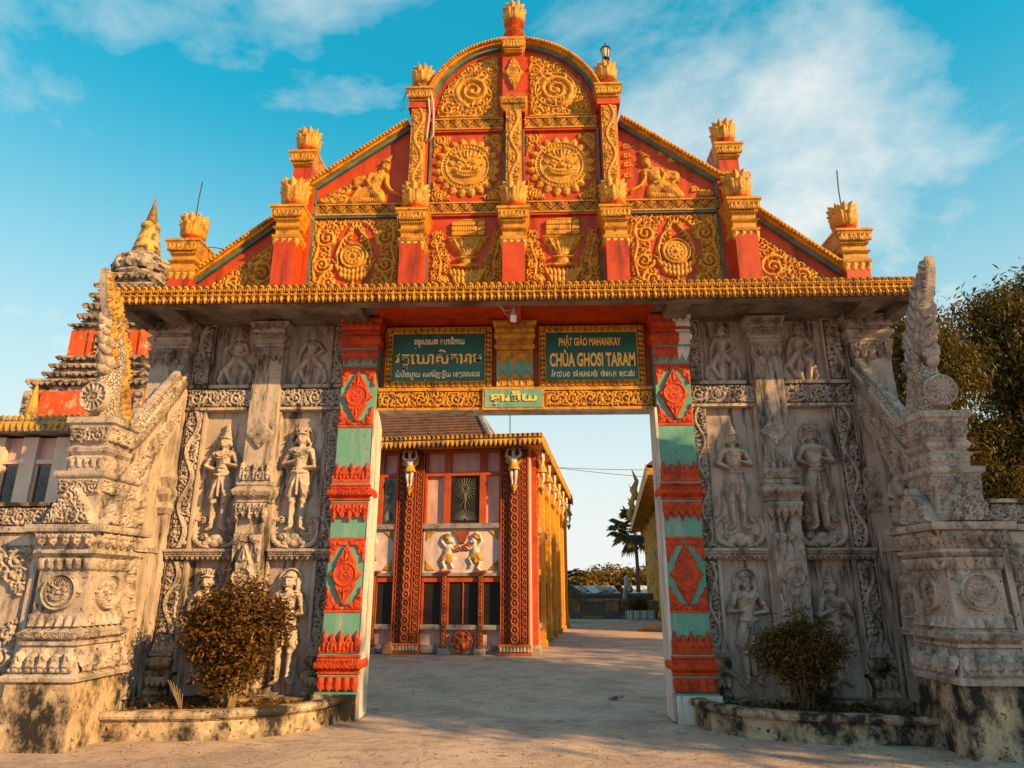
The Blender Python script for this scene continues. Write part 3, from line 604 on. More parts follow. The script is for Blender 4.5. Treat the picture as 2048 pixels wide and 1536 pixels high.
# ---- flanks -------------------------------------------------------------------
def flank(s_):
    X = lambda a, b: sorted((s_ * a, s_ * b))
    m = MB()
    a, b = X(2.535, 5.5); m.box(a, b, .10, .35, 0, 5.5)                                  # back wall
    for u, v in ((2.54, 2.78), (3.47, 3.93), (4.60, 4.90)):
        a, b = X(u, v); m.box(a, b, 0, .098, 0, 5.498)
    for z0, z1 in ((4.12, 4.52), (1.97, 2.13), (0, .24)):
        for u, v in ((2.782, 3.468), (3.932, 4.598)):
            a, b = X(u, v); m.box(a, b, 0, .097, z0, z1)
    W = m.obj('flank_wall', STONEP, GATE)
    a, b = X(2.54, 4.90)
    MB().box(a, b, -.04, -.003, 4.47, 4.52).box(a, b, -.04, -.003, 4.13, 4.17).obj('moulding', STONEP, W)
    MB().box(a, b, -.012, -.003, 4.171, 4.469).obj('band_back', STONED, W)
    scrollband(2.36, .29, .024, 9).obj('scroll_band', STONE, W, (a, -.012, 4.175))
    for u, v in ((2.54, 3.44), (3.96, 4.9)):
        ledge = MB(); a2, b2 = X(u, v); ledge.box(a2, b2, -.10, -.003, 2.085, 2.12).box(a2, b2, -.07, -.003, 2.05, 2.083)
        n = int((b2 - a2) / .035)
        for i in range(n): ledge.ball((a2 + (i + .5) * (b2 - a2) / n, -.072, 2.066), .013, 6)
        ledge.obj('ledge', STONE, W)
    for u, v in ((2.54, 3.44), (3.96, 4.9)):
        a2, b2 = X(u, v); leafrow(b2 - a2, .085, int((b2 - a2) / .07), True, .025, False).obj('pendant_band', STONE, W, (a2, -.02, 1.965))
    # vine strips
    for u, v in ((2.55, 2.76), (4.63, 4.87)):
        a2, b2 = X(u, v); w = b2 - a2
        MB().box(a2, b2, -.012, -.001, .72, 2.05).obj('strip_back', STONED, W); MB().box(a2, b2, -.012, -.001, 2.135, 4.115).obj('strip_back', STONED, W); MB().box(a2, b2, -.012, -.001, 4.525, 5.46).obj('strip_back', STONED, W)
        for z0, z1 in ((4.53, 5.46), (2.14, 4.11)): vine(w, z1 - z0, .035, 3).obj('vine_strip', STONE, W, (a2, -.013, z0))
        vine(w, 1.10, .035, 3).obj('vine_strip', STONE, W, (a2, -.013, .85))
        leafrow(w + .06, .25, 3, False, .04).obj('crown_band', STONE, W, (a2 - .03, -.02, .72))
        c = (a2 + b2) / 2; MB().sq([(w / 2 + .04, .08, .24), (w / 2 + .05, .10, .27), (w / 2 + .02, .06, .34), (w / 2 + .06, .11, .48), (w / 2 + .06, .11, .52), (w / 2 + .02, .05, .56), (w / 2 + .05, .09, .62), (w / 2 + .05, .09, .69), (w / 2 + .01, .04, .72)], c, -.02).obj('base_moulding', MOULD, W)
        petalrow(w + .06, .12, 4, True, .03).obj('petal_band', STONE, W, (a2 - .03, -.115, .36))
    # middle pilaster
    a2, b2 = X(3.49, 3.91); c = (a2 + b2) / 2; w = b2 - a2
    PL = MB().box(a2, b2, -.12, -.002, .24, 5.46).obj('pilaster', STONEP, W)
    MB().sq([(w / 2, .09, 5.06), (w / 2 + .03, .12, 5.09), (w / 2 + .03, .12, 5.11), (w / 2 + .005, .09, 5.13), (w / 2 + .05, .14, 5.19), (w / 2 + .055, .145, 5.23), (w / 2 + .02, .10, 5.27), (w / 2 + .02, .10, 5.30), (w / 2 + .08, .17, 5.42), (w / 2 + .08, .17, 5.465)], c, -.06).obj('capital', STONE, W)
    leafrow(w + .08, .15, 4, False, .03, False).obj('leaf_band', STONE, W, (a2 - .04, -.20, 5.29)); scrollband(w + .06, .09, .018, 6).obj('scroll_band', STONE, W, (a2 - .03, -.205, 5.165))
    leafrow(w + .03, .27, 5, True, .045).obj('pendant_band', STONE, W, (a2 - .015, -.122, 4.80))
    q = Rel(.40, .44, .009); q.pg([(.2, .0), (.4, .22), (.2, .44), (0, .22)], .03, .02); q.pg([(.2, .04), (.365, .22), (.2, .40), (.035, .22)], -.02, .01, add=True)
    q2 = Rel(.40, .44, .009); q2.fill(lambda x, z: abs(x - .2) / .15 + abs(z - .22) / .165 < 1, (.05, .035, .025), 3, .02); q2.el(.2, .22, .04, .05, .03); q.H = np.maximum(q.H, np.where(q2.H > 0, q2.H + .012, -.02))
    q.obj('diamond_relief', STONE, W, (c - .2, -.122, 3.52))
    leafrow(w + .05, .30, 5, False, .05).obj('crown_band', STONE, W, (a2 - .025, -.135, 3.05))
    MB().sq([(w / 2 + .01, .08, 2.74), (w / 2 + .03, .11, 2.76), (w / 2 + .015, .09, 2.79), (w / 2 + .06, .15, 2.86), (w / 2 + .075, .17, 2.90), (w / 2 + .075, .17, 2.93), (w / 2 + .02, .10, 2.98), (w / 2 + .035, .12, 3.0), (w / 2 + .035, .12, 3.05), (w / 2, .07, 3.055)], c, -.06).obj('moulding', STONE, W)
    scrollband(w + .06, .08, .018, 6).obj('scroll_band', STONE, W, (a2 - .03, -.2, 2.83)); leafrow(w + .05, .28, 5, True, .05).obj('pendant_band', STONE, W, (a2 - .025, -.135, 2.47))
    PB = MB().box(a2 + .005, b2 - .005, -.17, -.121, 1.15, 2.32).obj('plaque', STONEP, W)
    spandrel(w - .03, 1.14, .03).obj('corner_relief', STONE, W, (a2 + .015, -.171, 1.165)); lozenge(.38, .92, .05).obj('diamond_relief', STONE, W, (c - .19, -.171, 1.28))
    leafrow(w + .05, .26, 5, False, .05).obj('crown_band', STONE, W, (a2 - .025, -.135, .74))
    MB().sq([(w / 2 + .07, .14, .24), (w / 2 + .08, .16, .28), (w / 2 + .03, .10, .36), (w / 2 + .09, .17, .50), (w / 2 + .09, .17, .54), (w / 2 + .03, .09, .58), (w / 2 + .07, .14, .65), (w / 2 + .07, .14, .70), (w / 2, .07, .745)], c, -.05).obj('base_moulding', MOULD, W)
    petalrow(w + .1, .14, 5, True, .03).obj('petal_band', STONE, W, (a2 - .05, -.20, .36))
    # figures
    rows = {-1: {'lo': ((4.60, 'pray', 'cap', False, 'long', False), (3.47, 'hold', 'hood', True, 'short', False)), 'mid': (('alms', 'cone'), ('hold', 'cap')), 'up': ('dancel', 'dancer')},
            1: {'lo': ((2.78, 'staff', 'hood', True, 'short', True), (3.93, 'pray', 'cone', False, 'long', False)), 'mid': (('alms', 'cone'), ('alms', 'cap')), 'up': ('dancer', 'dancer')}}[s_]
    cols = [X(3.93, 4.60), X(2.78, 3.47)] if s_ < 0 else [X(2.78, 3.47), X(3.93, 4.60)]
    for k, (x0, x1) in enumerate(cols):
        w = x1 - x0
        r = Rel(w, 1.96, .0085); plume(r, w / 2, .01, w * .98, .50, .055); figure(r, w / 2, .24, 1.44 if rows['mid'][k][1] == 'cone' else 1.50, rows['mid'][k][0], rows['mid'][k][1])
        r.obj('relief_figure', STONEF, W, (x0, .099, 2.14))
        l = rows['lo'][k]; r = Rel(w, 1.66, .0085); figure(r, w / 2, .10, 1.50 if l[2] != 'cone' else 1.42, l[1], l[2], 'stand', l[3], 0, l[4], l[5]); r.obj('relief_figure', STONEF, W, (x0, .099, .27))
        r = Rel(w, .94, .0085); figure(r, w * (.5 if s_ < 0 else .46), -.10, 1.0, rows['up'][k], 'cone', 'dance'); r.obj('relief_figure', STONEF, W, (x0, .099, 4.53))
        fr = MB().box(x0 - .0005, x0 + .03, -.008, .096, .245, 1.96).box(x1 - .03, x1 + .0005, -.008, .096, .245, 1.96).obj('panel_frame', STONEP, W)
    # outer pilaster
    a2, b2 = X(4.92, 5.48); c = (a2 + b2) / 2; w = b2 - a2
    MB().box(a2, b2, -.15, .098, 0, 5.46).obj('pilaster', STONEP, W)
    MB().sq([(w / 2, .09, 5.04), (w / 2 + .03, .12, 5.07), (w / 2 + .03, .12, 5.09), (w / 2 + .005, .09, 5.11), (w / 2 + .06, .16, 5.17), (w / 2 + .065, .165, 5.22), (w / 2 + .02, .10, 5.26), (w / 2 + .02, .10, 5.29), (w / 2 + .09, .19, 5.42), (w / 2 + .09, .19, 5.465)], c, -.08).obj('capital', STONE, W)
    leafrow(w + .1, .15, 5, False, .03, False).obj('leaf_band', STONE, W, (a2 - .05, -.235, 5.285)); leafrow(w + .03, .30, 5, True, .05).obj('pendant_band', STONE, W, (a2 - .015, -.152, 4.74))
    MB().sq([(w / 2 + .01, .10, 2.60), (w / 2 + .05, .15, 2.68), (w / 2 + .02, .11, 2.76), (w / 2 + .07, .18, 2.86), (w / 2 + .07, .18, 2.92), (w / 2 + .02, .11, 2.98), (w / 2 + .06, .16, 3.10), (w / 2, .08, 3.22)], c, -.08).obj('moulding', STONE, W)
    return W
flank(-1); flank(1)

# ============================================================ pediment
AC, AR = 8.85, 1.42                       # arch centre height and radius
def arch(r, n=24, a0=.30): return [(r * math.cos(t), AC + r * math.sin(t)) for t in np.linspace(a0, math.pi - a0, n)]
OUT = [(-4.86, 5.602), (-4.86, 6.02), (-3.36, 7.26), (-3.36, 7.60), (-3.18, 7.60), (-1.60, 8.78)]
wallp = [(-4.86, 5.602), (4.86, 5.602), (4.86, 6.02), (3.36, 7.26), (3.36, 7.60), (3.16, 7.60), (1.46, 8.86)] + arch(1.40)[1:-1] + [(-1.46, 8.86), (-3.16, 7.60), (-3.36, 7.60), (-3.36, 7.26), (-4.86, 6.02)]
m = MB(); V = [(x, YP, z) for x, z in wallp] + [(x, .25, z) for x, z in wallp]; n = len(wallp)
m.add(V, [tuple(range(n)), tuple(range(n, 2 * n))] + [(i, (i + 1) % n, n + (i + 1) % n, n + i) for i in range(n)])
PED = m.obj('pediment', RED, GATE)
# triangulate the non-convex ends
bm = bmesh.new(); bm.from_mesh(PED.data); bmesh.ops.triangulate(bm, faces=[f for f in bm.faces if len(f.verts) > 4]); bm.to_mesh(PED.data); bm.free()
def rake(P, nm='raking_cornice'):
    """teal soffit moulding, gold roll and bead row along a line"""
    a = MB(); g = MB(); bd = MB()
    def strip(mb, off0, off1, y0, y1):
        V = []; k = len(P)
        for i, (x, z) in enumerate(P):
            x1, z1 = P[min(i + 1, k - 1)]; x2, z2 = P[max(i - 1, 0)]; tx, tz = x1 - x2, z1 - z2; L = math.hypot(tx, tz); nx, nz = -tz / L, tx / L
            if nz < 0: nx, nz = -nx, -nz
            for o in (off0, off1): V += [(x + nx * o, y0, z + nz * o), (x + nx * o, y1, z + nz * o)]
        F = []
        for i in range(k - 1):
            b = i * 4; F += [(b, b + 4, b + 6, b + 2), (b + 1, b + 5, b + 7, b + 3), (b, b + 4, b + 5, b + 1), (b + 2, b + 6, b + 7, b + 3)]
        F += [(0, 1, 3, 2), (4 * k - 4, 4 * k - 3, 4 * k - 1, 4 * k - 2)]
        mb.add(V, F)
    strip(a, -.05, .0, YP - .07, .2); strip(g, .001, .035, YP - .13, .25); strip(g, .0355, .085, YP - .17, .27)
    L = 0
    for i in range(len(P) - 1):
        (x0, z0), (x1, z1) = P[i], P[i + 1]; d = math.hypot(x1 - x0, z1 - z0); k = max(1, int(round(d / .062)))
        nx, nz = -(z1 - z0) / d, (x1 - x0) / d
        if nz < 0: nx, nz = -nx, -nz
        for j in range(k): t = (j + .5) / k; bd.ball((x0 + (x1 - x0) * t + nx * .055, YP - .172, z0 + (z1 - z0) * t + nz * .055), .026, 6)
    r = g.obj(nm, GOLD, PED); a.obj('teal_moulding', TEALD, PED); bd.obj('bead_row', GOLD, PED, True)
for s_ in (-1, 1):
    rake([(s_ * 4.84, 6.03), (s_ * 4.4, 6.392), (s_ * 3.56, 7.085)]); rake([(s_ * 3.16, 7.60), (s_ * 2.4, 8.165), (s_ * 1.66, 8.71)])
    rake([(s_ * 3.62, 7.60), (s_ * 3.17, 7.60)])
rake([p for p in arch(1.41, 40, .22)][::-1])
# horizontal bands
def hband(x0, x1, z0, h, teal=True):
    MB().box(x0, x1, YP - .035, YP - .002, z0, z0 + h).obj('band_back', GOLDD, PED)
    MB().box(x0, x1, YP - .06, YP - .002, z0 + h + .001, z0 + h + .025).box(x0, x1, YP - .06, YP - .002, z0 - .026, z0 - .001).obj('moulding', GOLD, PED)
    zigband(x1 - x0, h).obj('zigzag_band', GOLD, PED, (x0, YP - .035, z0))
    if teal: MB().box(x0, x1, YP - .045, YP - .002, z0 - .062, z0 - .027).obj('teal_moulding', TEALD if abs(x0 + x1) > 3 else RED, PED)
for s_ in (-1, 1):
    hband(*sorted((s_ * .17, s_ * 1.32)), 8.66, .16); hband(*sorted((s_ * .17, s_ * 1.32)), 7.14, .15); hband(*sorted((s_ * 1.68, s_ * 3.12)), 7.14, .15)
# carved fields -------------------------------------------------------------
def field_arch():
    r = Rel(1.20, 1.30, .0095)             # local origin at the axis side, base of the arch field
    ins = lambda x, z: x > .05 and z > .01 and (x + .20) ** 2 + (z + 8.87 - AC) ** 2 < 1.27 ** 2
    r.spiral((.47, .52), .30, 2.1, -1.2, 1, w=.050, A=.055, leaves=10, ll=.20); r.ring(.47, .52, .33, .020, .04)
    r.spiral((.88, .17), .13, 1.5, 2.2, -1, w=.03, A=.045, leaves=6, ll=.1); r.spiral((.17, .10), .10, 1.4, 0, 1, w=.025, A=.04, leaves=5, ll=.08)
    r.spiral((.16, .92), .11, 1.5, 3, -1, w=.026, A=.04, leaves=6, ll=.1); r.spiral((.80, .52), .10, 1.4, 4, 1, w=.025, A=.04, leaves=6, ll=.09); r.spiral((.52, .95), .10, 1.4, 1, 1, w=.025, A=.04, leaves=6, ll=.09)
    r.st([(.06, .02), (.5, .04), (1.0, .04)], [.03, .03, .02], .03)
    r.fill(ins, (.085, .06, .042, .03, .022, .016), 5, .03)
    r.mask(lambda X, Z: (X > .03) & (Z > 0) & ((X + .20) ** 2 + (Z + 8.87 - AC) ** 2 < 1.29 ** 2)); return r
ra = field_arch()
ra.obj('scroll_relief', GOLD, PED, (.20, YP - .002, 8.87))
rb = Rel(1.20, 1.30, .0095, x0=-1.20); rb.H = ra.H[:, ::-1].copy(); rb.obj('scroll_relief', GOLD, PED, (-.20, YP - .002, 8.87))
def field_medal():
    r = Rel(1.12, 1.20, .009); c, m_ = .56, .60
    for k in range(20):
        a = 2 * math.pi * (k + .5) / 20; u, v = math.cos(a), math.sin(a)
        P = lambda rad, off: (c + u * rad - v * off, m_ + v * rad + u * off)
        r.pg([P(.40, -.062), P(.455, -.068), P(.50, -.045), P(.545, 0), P(.50, .045), P(.455, .068), P(.40, .062)], .034, .02); r.pg([P(.41, -.03), P(.46, -.035), P(.50, 0), P(.46, .035), P(.41, .03)], .014, .012, add=True)
    r.el(c, m_, .415, .415, .04, p=.15); r.ring(c, m_, .405, .018, .058); r.ring(c, m_, .335, .016, .058)
    for k in range(44): a = 2 * math.pi * k / 44; r.el(c + .37 * math.cos(a), m_ + .37 * math.sin(a), .018, .018, .06)
    q = Rel(1.12, 1.20, .009); demon(q, c, m_, .36, .045); r.H = np.where(q.H > 0, np.maximum(r.H, .028 + q.H), r.H)
    rc = Rel(1.12, 1.20, .009); ins = lambda x, z: (x - c) ** 2 + (z - m_) ** 2 > .56 ** 2 and 0 < x < 1.12 and 0 < z < 1.2 and not (.3 < x < .82)
    for X in (.12, 1.0):
        for Z in (.10, 1.10): rc.spiral((X, Z), .085, 1.4, 1, 1 if (X < .5) == (Z < .5) else -1, w=.022, A=.035, leaves=5, ll=.1)
    rc.fill(ins, (.07, .05, .036, .025), 4, .028); r.H = np.maximum(r.H, rc.H); return r
rm = field_medal(); o1 = rm.obj('face_medallion', GOLD, PED, (0, 0, 0), FRONT, loc=(-1.30, YP - .002, 7.355)); place(o1, (.18, YP - .002, 7.355), PED, 'face_medallion')
def field_bowl():
    r = Rel(1.12, 1.26, .009); c = .56
    # book stack
    for k in range(3): r.pg([(c - .25, .93 + .085 * k), (c + .14, .93 + .085 * k), (c + .14, 1.01 + .085 * k), (c - .25, 1.01 + .085 * k)], .06, .01)
    for k in range(3): r.pg([(c + .145, .93 + .085 * k), (c + .27, .955 + .085 * k), (c + .27, 1.03 + .085 * k), (c + .145, 1.01 + .085 * k)], .045, .008)
    r.pg([(c - .25, 1.185), (c + .14, 1.185), (c + .27, 1.22), (c - .05, 1.23)], .045, .01)
    rg = random.Random(4)
    for k in range(3):
        for j in range(7):
            x = c - .17 + j * .037; z = .97 + .085 * k; r.st([(x, z - .018), (x + .01, z + .018 * rg.choice((-1, 1))), (x + .02, z + .015)], .005, -.012, add=True)
    # bowl
    pr = [(.30, .90), (.29, .86), (.26, .78), (.20, .70), (.13, .64), (.11, .60), (.15, .57), (.15, .55), (.10, .52), (.10, .49), (.17, .46), (.22, .42), (.24, .40)]
    r.pg([(c - a, z) for a, z in pr] + [(c + a, z) for a, z in pr[::-1]], .07, .10); r.st([(c - .30, .895), (c + .30, .895)], .022, .075); r.st([(c - .15, .555), (c + .15, .555)], .02, .085); r.st([(c - .22, .42), (c + .22, .42)], .016, .08)
    for k in range(-2, 3): r.st([(c + k * .10, .86), (c + k * .075, .74), (c + k * .045, .66)], [.02, .014, .006], .018, add=True); r.st([(c + k * .1 - .03, .80), (c + k * .1, .85), (c + k * .1 + .03, .80)], .008, .016, add=True)
    for row, (z, n, rad) in enumerate(((.30, 9, .085), (.20, 7, .085))):
        for k in range(n): x = c + (k - (n - 1) / 2) * .062; r.el(x, z + .006 * abs(k - (n - 1) / 2) ** 1.4, .036, rad, .06 - .01 * row, (k - (n - 1) / 2) * -.10, p=.4)
    for d in (-1, 1):
        P = [(c + d * .06, .09), (c + d * .28, .12), (c + d * .42, .28), (c + d * .40, .5), (c + d * .46, .70), (c + d * .50, .92)]
        r.st(P, [.03, .03, .028, .025, .02, .008], .04)
        for k, (x, z) in enumerate(((.40, .22), (.30, .36), (.46, .44), (.33, .56), (.44, .66), (.50, .82), (.2, .08))): r.spiral((c + d * x, z), .065, 1.4, k, d * (1 if k % 2 else -1), w=.019, A=.04, leaves=5, ll=.075)
    r.fill(lambda x, z: 0 < x < 1.12 and .02 < z < 1.05 - 0.0 and abs(x - c) > (.26 + .0 * z) + max(0, (z - .5)) * .25, (.055, .04, .03, .022), 6, .03); return r
rm = field_bowl(); o1 = rm.obj('bowl_relief', GOLD, PED, (0, 0, 0), FRONT, loc=(-1.27, YP - .002, 5.80)); place(o1, (.17, YP - .002, 5.80), PED, 'bowl_relief')
def field_wheel():
    w, h = 1.38, 1.24; r = Rel(w, h, .0095); c, m_ = w / 2, .60
    q = Rel(w, h, .0095)
    for X, Z, rad, a0, d in ((.24, .92, .17, 2.5, 1), (.20, .46, .15, 0, -1), (.30, .16, .15, 2, 1)): q.spiral((X, Z), rad, 1.7, a0, d, w=rad * .2, A=.045, leaves=9, ll=rad * .62)
    q.st([(c - .02, .04), (.40, .05), (.10, .20), (.06, .50), (.12, .74), (.10, 1.05), (.2, 1.18)], [.02, .03, .03, .028, .028, .025, .01], .04)
    ell = lambda x, z: ((x - c) / .36) ** 2 + ((z - m_) / .58) ** 2 < 1
    q.fill(lambda x, z: not ell(x, z) and 0 < x < c and 0 < z < h, (.07, .05, .036, .025), 8, .03); q.mirror(); r.H = q.H
    r.el(c, m_, .20, .20, .06, p=.2); r.ring(c, m_, .20, .018, .075); r.ring(c, m_, .135, .014, .072); r.el(c, m_, .05, .05, .09)
    for k in range(10): a = k * .628; r.el(c + .09 * math.cos(a), m_ + .09 * math.sin(a), .03, .018, .08, a)
    for d in (-1, 1):
        P = [(c + d * .24, m_ - .12), (c + d * .27, m_ + .06), (c + d * .20, m_ + .28), (c + d * .07, m_ + .42), (c, m_ + .56)]; r.st(P, [.02, .025, .025, .02, .008], .05)
        for k in range(9): t = k / 8; x, z = c + d * (.27 - .22 * t), m_ - .1 + .60 * t; r.leaf((x, z), (.4 if d > 0 else 2.74) + d * .9 * t, .11, .026, d * 1.2, .04)
        for k in range(4): r.spiral((c + d * .09, m_ + .25 + .07 * k), .03, 1, 0, d, w=.012, A=.045)
    for row, (z, n, s2) in enumerate(((.34, 9, 1.0), (.25, 7, .9))):
        for k in range(n): u = k - (n - 1) / 2; r.el(c + u * .062, z + .010 * abs(u) ** 1.5, .036, .075 * s2, .06 - .008 * row, -u * .12, p=.4)
    r.leaf((c, .18), -1.57, .16, .03, 0, .04); r.leaf((c, 1.08), 1.57, .13, .035, 0, .05); return r
rm = field_wheel(); o1 = rm.obj('wheel_relief', GOLD, PED, (0, 0, 0), FRONT, loc=(-3.12, YP - .002, 5.82)); place(o1, (1.74, YP - .002, 5.82), PED, 'wheel_relief')
def field_end():
    r = Rel(1.20, .98, .0095); ins = lambda x, z: x > .02 and z > .01 and z < .97 - .80 * x
    r.spiral((.27, .32), .20, 1.8, 1, 1, w=.038, A=.05, leaves=9, ll=.13); r.spiral((.70, .16), .12, 1.6, 2, -1, w=.026, A=.042, leaves=7, ll=.09); r.spiral((.15, .66), .09, 1.4, 0, -1, w=.022, A=.035, leaves=6, ll=.08)
    r.st([(.05, .05), (.45, .04), (.8, .03), (1.1, .03)], [.03, .03, .025, .01], .035)
    r.fill(ins, (.07, .05, .036, .025), 9, .03); r.mask(lambda X, Z: (Z < .97 - .79 * X) & (X > 0)); return r
ra = field_end(); ra.obj('scroll_relief', GOLD, PED, (3.56, YP - .002, 5.83)); rb = Rel(1.20, .98, .0095, x0=-1.2); rb.H = ra.H[:, ::-1].copy(); rb.obj('scroll_relief', GOLD, PED, (-3.56, YP - .002, 5.83))
# kneeling figures
def kneeler(r, flip):
    """crowned figure kneeling, one arm reaching down; coordinates in millimetres from the panel's lower corner"""
    K = lambda P: [((1.45 - x * .001) if flip else x * .001, z * .001) for x, z in P]
    S = lambda P, q, A, k=.010, add=False: r.st(K(P), [e * .001 for e in (q if hasattr(q, '__len__') else [q] * len(P))], A, k, 0, add)
    def E(x, z, a, b, A, ang=0, add=False, p=.45): x, z = K([(x, z)])[0]; r.el(x, z, a * .001, b * .001, A, -ang if flip else ang, 0 if add else .01, 0, add, p)
    S([(745, 385), (700, 440), (610, 420), (590, 380)], [45, 75, 80, 50], .035)                       # drape at the hip
    for q in (0, 30, 60): S([(740, 400 + q), (660, 440 + q * .8), (600, 400 + q)], 6, .012, 0, True)
    S([(830, 250), (700, 170), (560, 70)], [110, 105, 75], .058); S([(560, 62), (760, 50), (990, 50)], [60, 62, 60], .052)
    S([(870, 240), (950, 170), (985, 80)], [105, 100, 85], .064); S([(555, 80), (610, 190), (655, 270)], [55, 45, 32], .05); S([(655, 285), (610, 305), (555, 305)], [28, 24, 14], .045)
    for q in range(9): S([(850 + 4 * q, 240), (770 + 26 * q, 120), (720 + 38 * q, 15)], 6, .013, 0, True)
    for q in range(4): S([(800, 230 - 30 * q), (680, 150 - 22 * q), (590, 70 - 8 * q)], 5, .011, 0, True)
    S([(870, 250), (890, 340), (935, 450)], [88, 84, 110], .066); S([(830, 500), (935, 505), (1060, 485)], [60, 70, 60], .062); S([(980, 520), (1010, 590)], [42, 38], .055)
    E(890, 450, 55, 45, .012, add=True); E(1000, 445, 50, 42, .012, add=True); S([(800, 275), (880, 245), (960, 260)], 18, .018, 0, True)
    S([(825, 500), (775, 400), (830, 300), (935, 272)], [46, 40, 33, 24], .075); E(945, 272, 34, 24, .085)
    S([(1070, 480), (1080, 345), (1140, 240), (1260, 165)], [44, 36, 29, 20], .062); E(1275, 157, 40, 20, .06, -.5)
    for q in range(3): S([(1270, 160), (1330 - 12 * q, 135 - 14 * q)], [9, 6], .05)
    for x, z in ((1080, 400), (790, 440)): S([(x - 40, z), (x + 40, z)], 9, .014, 0, True)
    S([(900, 545), (970, 520), (1040, 545)], 11, .014, 0, True)
    E(1045, 655, 72, 88, .078, -.25); E(985, 640, 16, 45, .05); S([(1000, 735), (1070, 745), (1115, 715)], 17, .085, 0); E(1065, 765, 50, 30, .072, -.5); E(1090, 795, 36, 26, .064, -.5); S([(1105, 810), (1145, 870)], [20, 5], .05)
    S([(1045, 690), (1065, 692)], 6, .014, 0, True); S([(1080, 685), (1100, 680)], 6, .014, 0, True); S([(1045, 672), (1063, 670)], 6, -.014, 0, True); S([(1080, 668), (1098, 664)], 6, -.014, 0, True); S([(1072, 680), (1078, 640)], [6, 11], .018, 0, True); S([(1050, 612), (1075, 606), (1096, 612)], 7, .012, 0, True)
    S([(960, 600), (950, 560), (975, 540)], [13, 18, 10], .045)
r = Rel(1.45, 1.22, .008)
for x, z, q in ((.14, .07, .13), (.26, .17, .13), (.38, .08, .13), (.40, .23, .12), (.46, .30, .09), (.3, .05, .12)): r.el(x, z, q, q * .62, .04, .2, p=.4); r.ring(x, z, q * .6, .008, .012, 18, q * .36, add=True)
kneeler(r, False); r.obj('kneeling_figure', GOLD, PED, (-3.08, YP - .002, 7.33))
r = Rel(1.45, 1.22, .008)
for x, z in ((.10, .95), (.10, .78), (.10, .62), (.09, .42), (.66, .82), (.80, .70), (1.12, .16), (1.24, .10), (1.34, .09)): r.spiral((x, z), .055, 1.2, 0, 1, w=.018, A=.03); r.leaf((x - .05, z - .03), 0, .16, .022, .4, .03)
kneeler(r, True); r.obj('kneeling_figure', GOLD, PED, (1.66, YP - .002, 7.33))
# pilasters ------------------------------------------------------------------
def lotus(r0=.182, h=.37):
    m = MB(); m.lathe([(r0 * .55, -.02), (r0 * .78, .06), (r0 * .86, .14), (r0 * .8, .20), (r0 * .75, h * .8), (r0 * .3, h * .82)], n=16)
    for row, (k, rad, hh, off) in enumerate(((10, 1.0, 1.0, 0), (10, 1.05, .66, .31))):
        for i in range(k):
            a = 2 * math.pi * i / k + off; ca, sa = math.cos(a), math.sin(a); V = []; F = []
            prof = [(.70, -.01, .40), (.93, .16, .38), (.95, .5, .35), (.99, .80, .30), (1.09, .93, .22), (1.08, 1.0, .06)]
            for q, z, w in prof:
                for d, bulge in ((-1, .82), (-.45, 1.0), (0, 1.10), (.45, 1.0), (1, .82)):
                    R0 = r0 * rad * q * bulge; T = r0 * w * d; V.append((ca * R0 - sa * T, sa * R0 + ca * T, z * h * hh))
            for q, z, w in prof: 
                for d in (-1, -.45, 0, .45, 1): R0 = r0 * rad * q * .72; T = r0 * w * d * .9; V.append((ca * R0 - sa * T, sa * R0 + ca * T, z * h * hh * .97))
            n = len(prof)
            for j in range(n - 1):
                for e in range(4):
                    b = j * 5 + e; F.append((b, b + 1, b + 6, b + 5)); c = 5 * n + b; F.append((c, c + 5, c + 6, c + 1))
            m.add(V, F)
    return m
LM = lotus(); lotus_src = None
def finial(x, y, z, sc=1.0, bulbs=0, parent=None):
    """lotus bud crown, on red bulbs when asked"""
    global lotus_src
    parent = parent or PED
    if bulbs: 
        m = MB(); zz = 0
        for b in range(bulbs): m.lathe([(.13, zz), (.17, zz + .03), (.12, zz + .06), (.10, zz + .13), (.15, zz + .19), (.17, zz + .22)], (x, y, z), 14); zz += .22
        m.obj('finial_bulb', RED, parent); 
        g = MB()
        for b in range(bulbs): g.lathe([(.16, .2), (.185, .22), (.16, .245)], (x, y, z + .22 * b), 14)
        g.obj('finial_ring', GOLD, parent); z += zz
    else:
        MB().lathe([(.17, 0), (.19, .02), (.15, .05), (.13, .09), (.16, .14)], (x, y, z), 14).obj('finial_neck', RED, parent); z += .13
    if lotus_src is None: lotus_src = LM.obj('lotus_finial', GOLD, parent, True, loc=(x, y, z)); o = lotus_src; 
    else: o = place(lotus_src, (x, y, z), parent, 'lotus_finial', rz=random.random())
    o.scale = (sc, sc, sc); return z + .40 * sc
